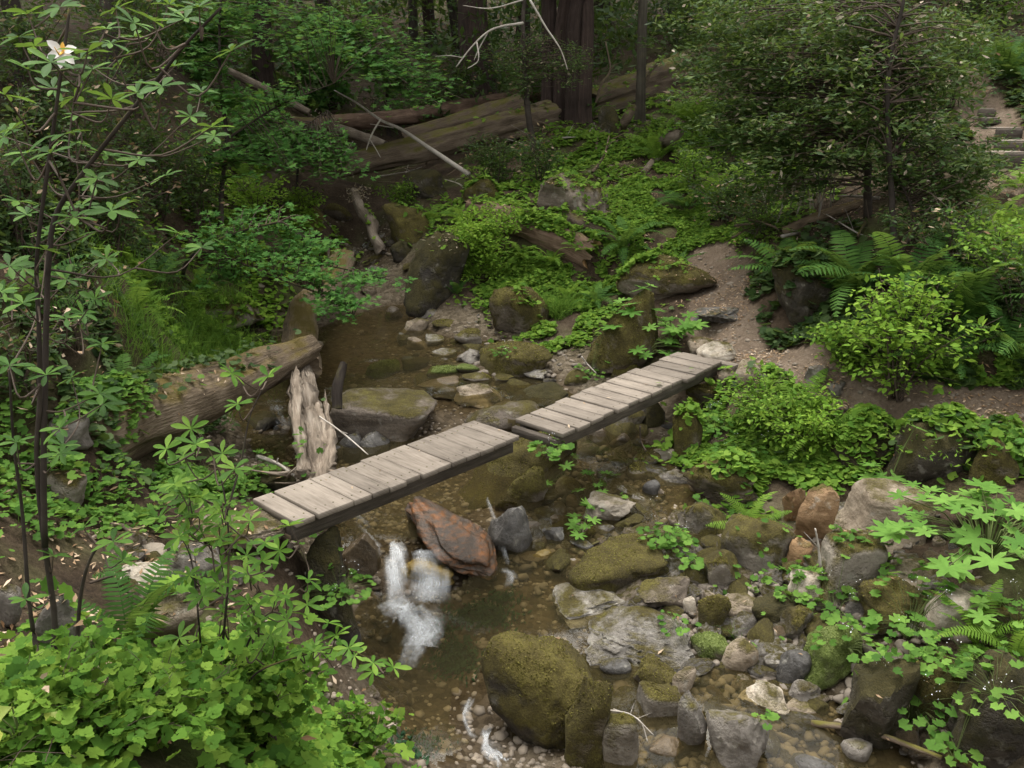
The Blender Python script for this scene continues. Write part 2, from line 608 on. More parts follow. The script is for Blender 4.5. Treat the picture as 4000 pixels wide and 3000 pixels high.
M['wet'] = rock_mat('wet_brown_stone', (.035, .026, .016), (.085, .062, .036), (.15, .11, .065), .0, rough=.28, wet=1)
M['rust'] = rock_mat('rusty_wet_stone', (.02, .015, .011), (.05, .033, .02), (.26, .088, .012), .0, rough=.5, scale=2.2, wet=1, strata=.3)
M['ochre'] = rock_mat('ochre_wet_stone', (.06, .042, .014), (.15, .105, .03), (.24, .17, .05), .0, rough=.22, wet=1)
M['brown'] = rock_mat('brown_grey_stone', (.055, .044, .033), (.125, .10, .075), (.225, .185, .14), .46, OL, strata=.3)
M['giant'] = rock_mat('dark_based_mossy_stone', (.03, .026, .02), (.06, .05, .038), (.11, .092, .07), .90, ((.045, .034, .010), (.10, .08, .02), (.175, .15, .034)))  # bare wet stone, its colour darkened further for shade on the lower sides
M['orange'] = rock_mat('orange_brown_stone', (.12, .07, .035), (.24, .145, .07), (.36, .25, .14), .35, OL, strata=.35)
M['plank'] = wood_mat('weathered_plank_wood', (.108, .088, .068), (.2, .168, .134), (.278, .236, .19), (1.0, 1, 10), 4.0, rough=.9, bump=.2)
M['stringer'] = wood_mat('dark_stringer_wood', (.04, .032, .025), (.08, .066, .052), (.13, .108, .086), (1.2, 1, 14), 4.0)
M['log'] = wood_mat('mossy_log_bark', (.06, .043, .028), (.16, .118, .076), (.30, .235, .165), (1.2, 1, 7), 5.0, .24, (.115, .085, .024), bump=1.0)
M['redlog'] = wood_mat('red_brown_log', (.06, .038, .026), (.14, .09, .062), (.26, .18, .13), (1.0, 1, 9), 5.0, .12)
M['greylog'] = wood_mat('grey_brown_log', (.055, .04, .028), (.13, .096, .066), (.24, .185, .135), (.7, 1, 12), 5.0, .27, (.10, .088, .02), bump=1.0)
M['drift'] = wood_mat('bleached_driftwood', (.07, .053, .037), (.205, .162, .12), (.37, .315, .25), (1.1, 1, 9), 5.0, bump=.9)
M['deadbranch'] = wood_mat('pale_dead_branch', (.22, .19, .15), (.36, .32, .27), (.5, .46, .4), (1.1, 1, 5), 5.0)
M['bark'] = wood_mat('redwood_bark', (.016, .011, .009), (.045, .03, .024), (.095, .066, .053), (.9, 1, 9), 4.0, .12)
M['darkbark'] = wood_mat('dark_bark', (.018, .014, .011), (.042, .033, .026), (.08, .066, .052), (1.0, 1, 6), 5.0, .3)
M['greybark'] = wood_mat('grey_bark', (.08, .07, .055), (.15, .135, .11), (.24, .22, .185), (1.0, 1, 4), 5.0, .3)
M['endgrain'] = wood_mat('broken_wood_end', (.16, .08, .035), (.30, .17, .08), (.42, .28, .16), (3, 1, 8), 7.0)
M['stem'] = plain_mat('brown_stem', (.075, .055, .04))
M['greenstem'] = plain_mat('green_stem', (.10, .13, .04))
M['azalea'] = leaf_mat('azalea_leaf', (.028, .080, .009), (.05, .13, .014), (.105, .215, .022), .42, .5, .12)
M['azalea_light'] = leaf_mat('light_azalea_leaf', (.05, .135, .010), (.095, .21, .016), (.185, .32, .028), .48, .5, .12)
M['oak'] = leaf_mat('trifoliate_leaf', (.045, .125, .010), (.10, .22, .014), (.20, .33, .026), .45, .6, 0.07)
M['maple'] = leaf_mat('maple_leaf', (.045, .145, .022), (.075, .21, .032), (.13, .285, .045), .5, .6, 0.07)
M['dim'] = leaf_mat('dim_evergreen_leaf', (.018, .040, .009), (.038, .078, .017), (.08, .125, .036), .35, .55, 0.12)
M['tanoak'] = leaf_mat('evergreen_oak_leaf', (.024, .050, .011), (.05, .098, .02), (.115, .165, .042), .35, .5, .12)
M['lime'] = leaf_mat('lime_green_leaf', (.09, .20, .010), (.165, .31, .014), (.26, .41, .03), .48, .6, 0.07)
M['sorrel'] = leaf_mat('ground_cover_leaf', (.06, .15, .010), (.125, .245, .016), (.215, .35, .03), .48, .6, .07)
M['lobed'] = leaf_mat('round_lobed_leaf', (.048, .13, .014), (.088, .20, .02), (.15, .285, .033), .45, .6, 0.07)
M['coltsfoot'] = leaf_mat('coltsfoot_leaf', (0.075, 0.19, 0.022), (0.115, 0.255, 0.03), (0.17, 0.33, 0.045), 0.45, 0.6, 0.07)
M['fern'] = leaf_mat('fern_frond', (0.026, 0.075, 0.012), (0.043, 0.115, 0.016), (0.075, 0.165, 0.022), 0.4, 0.6, 0.07)
M['fernlight'] = leaf_mat('light_fern_frond', (.07, .16, .010), (.125, .245, .016), (.19, .32, .028), .48, .6, .07)
M['grass'] = leaf_mat('creek_grass', (.06, .15, .012), (.105, .23, .018), (.18, .31, .035), .48, .6, 0.07)
M['dry'] = leaf_mat('dry_leaf', (.16, .085, .035), (.30, .19, .10), (.48, .36, .24), .15, .7, .2)
M['drycluster'] = leaf_mat('dead_leaf_cluster', (.20, .14, .085), (.32, .25, .17), (.46, .39, .29), .2, .7, .2)
M['yellowing'] = leaf_mat('yellowing_leaf', (.20, .26, .02), (.30, .33, .03), (.38, .36, .05), .4, .5, .3)
M['petal'] = plain_mat('white_petal', (.85, .80, .74), .6)
M['petalyellow'] = plain_mat('yellow_petal', (.80, .48, .10), .6)
M['tinyflower'] = plain_mat('white_floret', (.8, .8, .78), .6)
M['tanoak_tip'] = leaf_mat('pale_new_leaf', (.12, .15, .05), (.20, .22, .09), (.32, .32, .15), .35, .5, .15)
M['weed'] = leaf_mat('dark_water_weed', (.008, .03, .012), (.014, .046, .018), (.03, .075, .026), .2, .6, .1)
M['tuft'] = leaf_mat('olive_moss_tuft', (.06, .048, .012), (.115, .095, .02), (.18, .16, .035), .3, .8, .05)
M['tuftgreen'] = leaf_mat('green_moss_tuft', (.06, .085, .012), (.13, .17, .03), (.25, .30, .09), .3, .8, .05)
M['slimbark'] = wood_mat('mottled_slim_bark', (.03, .025, .018), (.07, .06, .044), (.13, .115, .085), (.6, 1, 4), 5.0, .35)

# ------------------------------------------------------------------ the creek and the trails
CREEK_MAIN = [atz(*p) for p in [(815, 470, .75), (800, 515, .45), (790, 552, .05), (785, 575, -.28), (770, 605, -.42), (745, 680, -.45), (850, 760, -.45), (840, 860, -.46), (700, 800, -.46),
                                (600, 885, -.5), (580, 950, -.66), (640, 1050, -.76), (760, 1100, -.82), (865, 1165, -.86), (885, 1290, -1.12),
                                (930, 1420, -1.14), (910, 1520, -1.14), (960, 1590, -1.15), (1050, 1605, -1.18), (1085, 1655, -1.46), (1085, 1720, -1.5)]]
CREEK_SIDE = [atz(*p) for p in [(900, 720, -.45), (1000, 760, -.46), (1130, 860, -.52), (1240, 930, -.68), (1320, 1000, -.75), (1320, 1080, -.84), (1240, 1180, -1.0), (1120, 1270, -1.1), (1010, 1300, -1.13)]]
CREEK_LOW = [atz(*p) for p in [(640, 1030, -.75), (720, 990, -.76), (800, 985, -.77), (880, 985, -.78), (960, 985, -.78), (930, 1060, -.82), (860, 1110, -.84)]]
CREEK_RIGHT = [atz(*p) for p in [(1320, 1080, -.84), (1380, 1250, -1.06), (1500, 1440, -1.13), (1580, 1500, -1.14), (1680, 1590, -1.19), (1640, 1690, -1.25)]]
CREEK_BACK = [atz(*p) for p in [(1400, 1480, -1.16), (1400, 1600, -1.22), (1450, 1690, -1.25)]]
CREEKS = [np.array(c) for c in (CREEK_MAIN, CREEK_SIDE, CREEK_LOW, CREEK_RIGHT, CREEK_BACK)]
CPTS = np.concatenate([smooth_path(c, len(c) * 8) for c in CREEKS])


def water_z(x, y):
    x, y = np.asarray(x, float), np.asarray(y, float)
    q = np.stack([x.ravel(), y.ravel()], 1)
    out = np.empty(len(q))
    for i in range(0, len(q), 20000):
        s = q[i:i + 20000]
        d2 = ((s[:, None, :] - CPTS[None, :, :2]) ** 2).sum(2) + .004
        w = d2 ** -2.5
        out[i:i + 20000] = (w * CPTS[None, :, 2]).sum(1) / w.sum(1)
    return out.reshape(x.shape)


PATHS = [([hit(*p) for p in [(1590, 775), (1570, 725), (1545, 660), (1560, 600), (1525, 562)]], .42),
         ([hit(*p) for p in [(1575, 765), (1680, 770), (1780, 830), (1900, 872), (2050, 895), (2212, 903), (2400, 920)]], .27),
         ([hit(*p) for p in [(1290, 470), (1310, 410), (1335, 350), (1370, 290), (1400, 250)]], .30),
         ([hit(*p) for p in [(2190, 390), (2180, 330), (2140, 260), (2100, 200), (2080, 150)]], .36)]


def path_mask(x, y):
    m = np.zeros(np.shape(x))
    for pts, w in PATHS:
        d = seg_dist(x, y, pts)
        m = np.maximum(m, np.clip((w * 1.35 - d) / (w * .7), 0, 1) * (.42 if w == .30 else 1.0))
    return m


def creek_dist(x, y):
    d = np.full(np.shape(x), 1e9)
    for c in CREEKS:
        d = np.minimum(d, seg_dist(x, y, c))
    return d


def land(x, y):
    x, y = np.asarray(x, float), np.asarray(y, float)
    z = land0(x, y)
    q = np.stack([x, y, np.zeros_like(x)], -1)
    pm = path_mask(x, y)
    far = np.clip((y - 16) / 14, 0, 1)
    z = z + (fbm(q * 1.1, 3, 3) * (.05 + .25 * far) + fbm(q * 5.5, 3, 9) * .022) * (1 - .75 * pm) - .04 * pm
    return z


def spaced(a, b, fine0, fine1, fine, grow):
    xs = list(np.arange(fine0, fine1, fine))
    s, x = fine, fine1
    while x < b:
        xs.append(x)
        s *= grow
        x += s
    xs.append(b)
    s, x = fine, fine0
    lo = []
    while x > a:
        lo.append(x) if x < fine0 else None
        s *= grow
        x -= s
    lo.append(a)
    return np.array(sorted(set(lo + xs)))


gx = spaced(-60, 60, -4.5, 5.5, .055, 1.06)
gy = spaced(-12, 95, 2.0, 15.0, .065, 1.035)
GX, GY = np.meshgrid(gx, gy)
GZ = land(GX, GY)
ny, nx = GX.shape
_i = (np.arange(ny - 1)[:, None] * nx + np.arange(nx - 1)[None]).ravel()
GT = np.concatenate([np.stack([_i, _i + 1, _i + nx + 1], 1), np.stack([_i, _i + nx + 1, _i + nx], 1)])
GV = np.stack([GX, GY, GZ], -1).reshape(-1, 3)
CD = creek_dist(GX, GY)
bed = np.clip((1.9 - CD) / .8, 0, 1) * np.clip((water_z(GX, GY) + .42 - GZ) / .25, 0, 1)
PM = path_mask(GX, GY)
WETM = np.clip((water_z(GX, GY) + .055 - GZ) / .04, 0, 1) * np.clip((1.7 - CD) / .4, 0, 1)


def ground_mat():
    m, nt, ns, ls = nodes('forest_soil')
    out = N(ns, 'ShaderNodeOutputMaterial')
    tc = N(ns, 'ShaderNodeTexCoord')
    v = tc.outputs['Object']
    pa = N(ns, 'ShaderNodeAttribute', attribute_name='path')
    ba = N(ns, 'ShaderNodeAttribute', attribute_name='bed')
    n1 = N(ns, 'ShaderNodeTexNoise', Scale=1.6, Detail=9.0, Roughness=.68)
    n2 = N(ns, 'ShaderNodeTexNoise', Scale=26.0, Detail=6.0, Roughness=.75)
    n3 = N(ns, 'ShaderNodeTexNoise', Scale=.8, Detail=5.0)
    vo = N(ns, 'ShaderNodeTexVoronoi', Scale=16.0)
    vo2 = N(ns, 'ShaderNodeTexVoronoi', Scale=34.0)
    for n in (n1, n2, n3, vo, vo2):
        ls.new(v, n.inputs['Vector'])
    f = math_(ns, ls, 'ADD', math_(ns, ls, 'MULTIPLY', n1.outputs[0], .5), math_(ns, ls, 'MULTIPLY', n2.outputs[0], .5))
    litter = ramp(ns, [(.34, (.018, .013, .009)), (.48, (.05, .035, .022)), (.6, (.095, .068, .045)), (.72, (.17, .125, .085))])
    ls.new(f, litter.inputs[0])
    mossr = ramp(ns, [(.35, (.022, .03, .008)), (.55, (.05, .065, .016)), (.7, (.085, .10, .028))])
    ls.new(f, mossr.inputs[0])
    mm = math_(ns, ls, 'MULTIPLY', math_(ns, ls, 'SUBTRACT', n3.outputs[0], .5), 5.0, True)
    col = mixc(ns, ls, mm, litter.outputs[0], mossr.outputs[0])
    pr = ramp(ns, [(.33, (.07, .05, .034)), (.5, (.145, .108, .076)), (.66, (.255, .20, .148))])
    ls.new(f, pr.inputs[0])
    pf = math_(ns, ls, 'ADD', pa.outputs['Fac'], math_(ns, ls, 'MULTIPLY', math_(ns, ls, 'SUBTRACT', n1.outputs[0], .5), 1.2))
    pf = math_(ns, ls, 'MULTIPLY', math_(ns, ls, 'SUBTRACT', pf, .3), 3.0, True)
    col = mixc(ns, ls, pf, col, pr.outputs[0])
    br = ramp(ns, [(0, (.04, .031, .02)), (.35, (.092, .072, .047)), (.7, (.15, .12, .082)), (1, (.21, .175, .135))])
    sepc = N(ns, 'ShaderNodeSeparateColor')
    ls.new(vo.outputs['Color'], sepc.inputs[0])
    bf = math_(ns, ls, 'ADD', math_(ns, ls, 'MULTIPLY', sepc.outputs[0], .55), math_(ns, ls, 'MULTIPLY', n1.outputs[0], .5))
    ls.new(bf, br.inputs[0])
    col = mixc(ns, ls, ba.outputs['Fac'], col, br.outputs[0])
    wa = N(ns, 'ShaderNodeAttribute', attribute_name='wet')              # soaked margins of the creek
    col = mixc(ns, ls, wa.outputs['Fac'], col, mixc(ns, ls, 1.0, col, (.62, .58, .52), 'MULTIPLY'))
    p = N(ns, 'ShaderNodeBsdfPrincipled', Roughness=.9)
    p.inputs['Specular IOR Level'].default_value = .1
    ls.new(math_(ns, ls, 'SUBTRACT', .92, math_(ns, ls, 'MULTIPLY', wa.outputs['Fac'], .22)), p.inputs['Roughness'])
    ls.new(col, p.inputs['Base Color'])
    hb = math_(ns, ls, 'ADD', n2.outputs[0], math_(ns, ls, 'MULTIPLY', n1.outputs[0], .8))
    hb = math_(ns, ls, 'SUBTRACT', hb, math_(ns, ls, 'MULTIPLY', ba.outputs['Fac'], math_(ns, ls, 'MULTIPLY', vo.outputs['Distance'], 1.2)))
    b = N(ns, 'ShaderNodeBump', Strength=.8, Distance=.04)
    ls.new(hb, b.inputs['Height'])
    ls.new(b.outputs[0], p.inputs['Normal'])
    ls.new(p.outputs[0], out.inputs[0])
    return m


ground = put('ground', GV, GT, ground_mat(), attrs={'path': PM.ravel(), 'bed': bed.ravel(), 'wet': WETM.ravel()}, kind='structure')
tag(ground, 'brown forest floor of the creek valley with bare dirt trail and gravelly bed', 'ground')


def land_at(x, y):
    return float(land(np.array([x]), np.array([y]))[0])


# ------------------------------------------------------------------ rocks
def ico(level):
    bm = bmesh.new()
    bmesh.ops.create_icosphere(bm, subdivisions=level, radius=1)
    V = np.array([v.co[:] for v in bm.verts])
    T = np.array([[v.index for v in f.verts] for f in bm.faces])
    bm.free()
    return unit(V), T


ICO = {k: ico(k) for k in (2, 3, 4, 5)}


def rock_shape(r, level=4, k=7.0, nplanes=14, strata=0.0, rough=.05, block=False):
    D, T = ICO[level]
    n = unit(r.normal(size=(nplanes, 3)))
    off = r.uniform(.72, 1.05, nplanes)
    if block:                                                        # three pairs of faces and a few broken corners
        ax = np.concatenate([np.eye(3), -np.eye(3)]) + r.normal(size=(6, 3)) * .14
        n = np.concatenate([unit(ax), n[:7]])
        off = np.concatenate([r.uniform(.6, .72, 6), r.uniform(.88, 1.0, 7)])
    c = np.clip(D @ n.T, 0, None) / off[None]
    rad = (c ** k).sum(1) ** (-1 / k)
    rad = np.clip(rad, .55, 1.5)
    rad /= rad.mean()
    o = r.random(3) * 50
    rad = rad * (1 + rough * 1.5 * fbm(D * 1.7 + o, 3, 1) + rough * .45 * fbm(D * 6 + o, 3, 5) + rough * .2 * fbm(D * 17 + o, 2, 6))
    V = D * rad[:, None]
    if strata:
        ax = unit(np.array([r.normal() * .35, r.normal() * .35, 1.0]))
        h = V @ ax * 5.5 + fbm(V * 1.5 + o, 2, 8) * .6
        step = np.abs((h % 1) - .5) * 2
        lay = _hash(np.floor(h).astype(np.int64), np.zeros(len(h), np.int64), np.zeros(len(h), np.int64), int(o[0]))
        rad2 = 1 + strata * ((lay - .5) * 1.0 - (step > .8) * .5)
        V = V - (V @ ax)[:, None] * ax + 0
        V = V * rad2[:, None] + (D * rad[:, None] @ ax)[:, None] * ax
    return V, T


ROCKS = []
TUFTS = []


def rock(u0, v0, u1, v1, mat, shape, label, group=None, ratio=.85, tilt=0.0, name='boulder', base=None, sink=.12, y=None):
    r = np.random.default_rng(int(u0 * 7 + v0 * 131 + u1) % 100003)
    uc, vc = (u0 + u1) / 2, (v0 + v1) / 2
    if y is not None:
        b = at(uc, v1, y)
    else:
        b = hit(uc, v1) if base is None else atz(uc, v1, base)
    dep = depth(b)
    a = (u1 - u0) / 2 * dep / FPX
    hh = (v1 - v0) / 2 * dep / FPX
    e = math.atan2(CAMZ - b[2], b[1])
    bb = min(a * ratio, hh / max(math.sin(e), .2) * .85)
    c = math.sqrt(max(hh * hh - (bb * math.sin(e)) ** 2, (hh * .38) ** 2)) / math.cos(e)
    yy = b[1] + bb * .55
    ctr = at(uc, vc, yy * 1.0)
    lvl = 5 if (u1 - u0) > 225 else 4 if (u1 - u0) > 70 else 3
    k = {'r': 6.0, 'a': 22, 'l': 14, 'f': 10, 's': 3.4, 'b': 16, 'd': 3.0, 'p': 9}[shape]
    V, T = rock_shape(r, lvl, k, {'a': 10, 'l': 10, 'd': 22}.get(shape, 15), (.16 if u1 - u0 < 110 else .10) if shape == 'l' else 0, (.05 if shape in 'sb' else .06 if shape == 'd' else .085), shape == 'b')
    V = (V - (V.max(0) + V.min(0)) / 2) / ((V.max(0) - V.min(0)) / 2)
    zz = np.clip(-V[:, 2], 0, .85)                                   # sides stay broad below the middle: sunk in its bed
    V[:, :2] /= np.sqrt(1 - (zz * (.66 if shape == 's' else .35 if shape == 'd' else .88)) ** 2)[:, None]
    if shape == 'p':                                                 # narrows to a crest
        up_ = np.clip(V[:, 2] + .5, 0, 1.5) / 1.5
        V[:, 0] = V[:, 0] * (1 - .62 * up_) + .38 * up_
        V[:, 1] *= 1 - .4 * up_
        V[:, 0] = (V[:, 0] - (V[:, 0].max() + V[:, 0].min()) / 2) / ((V[:, 0].max() - V[:, 0].min()) / 2)
    V = V * np.array([a, bb, c]) * 1.03
    V[:, 2] = np.where(V[:, 2] < 0, V[:, 2] * (1 + sink * 3), V[:, 2])
    ang = r.uniform(-.25, .25)
    if tilt:
        t = math.radians(tilt)
        V = V @ np.array([[math.cos(t), 0, -math.sin(t)], [0, 1, 0], [math.sin(t), 0, math.cos(t)]])
    V = V @ np.array([[math.cos(ang), -math.sin(ang), 0], [math.sin(ang), math.cos(ang), 0], [0, 0, 1]])
    base_pt = np.array([ctr[0], ctr[1], ctr[2] - c])
    o = put(name, V + ctr, T, M[mat], origin=base_pt, smooth=True)
    if shape in 'al':
        try:
            o.data.set_sharp_from_angle(angle=math.radians(34))
        except Exception:
            pass
    tag(o, label, name.replace('_', ' ') if name != 'stone' else 'stone', group)
    if mat in ('moss', 'green', 'part', 'giant') and u1 - u0 > 55:
        TUFTS.append((o, mat, a * bb, dep))
    ROCKS.append((o, ctr, a, bb, c))
    return o


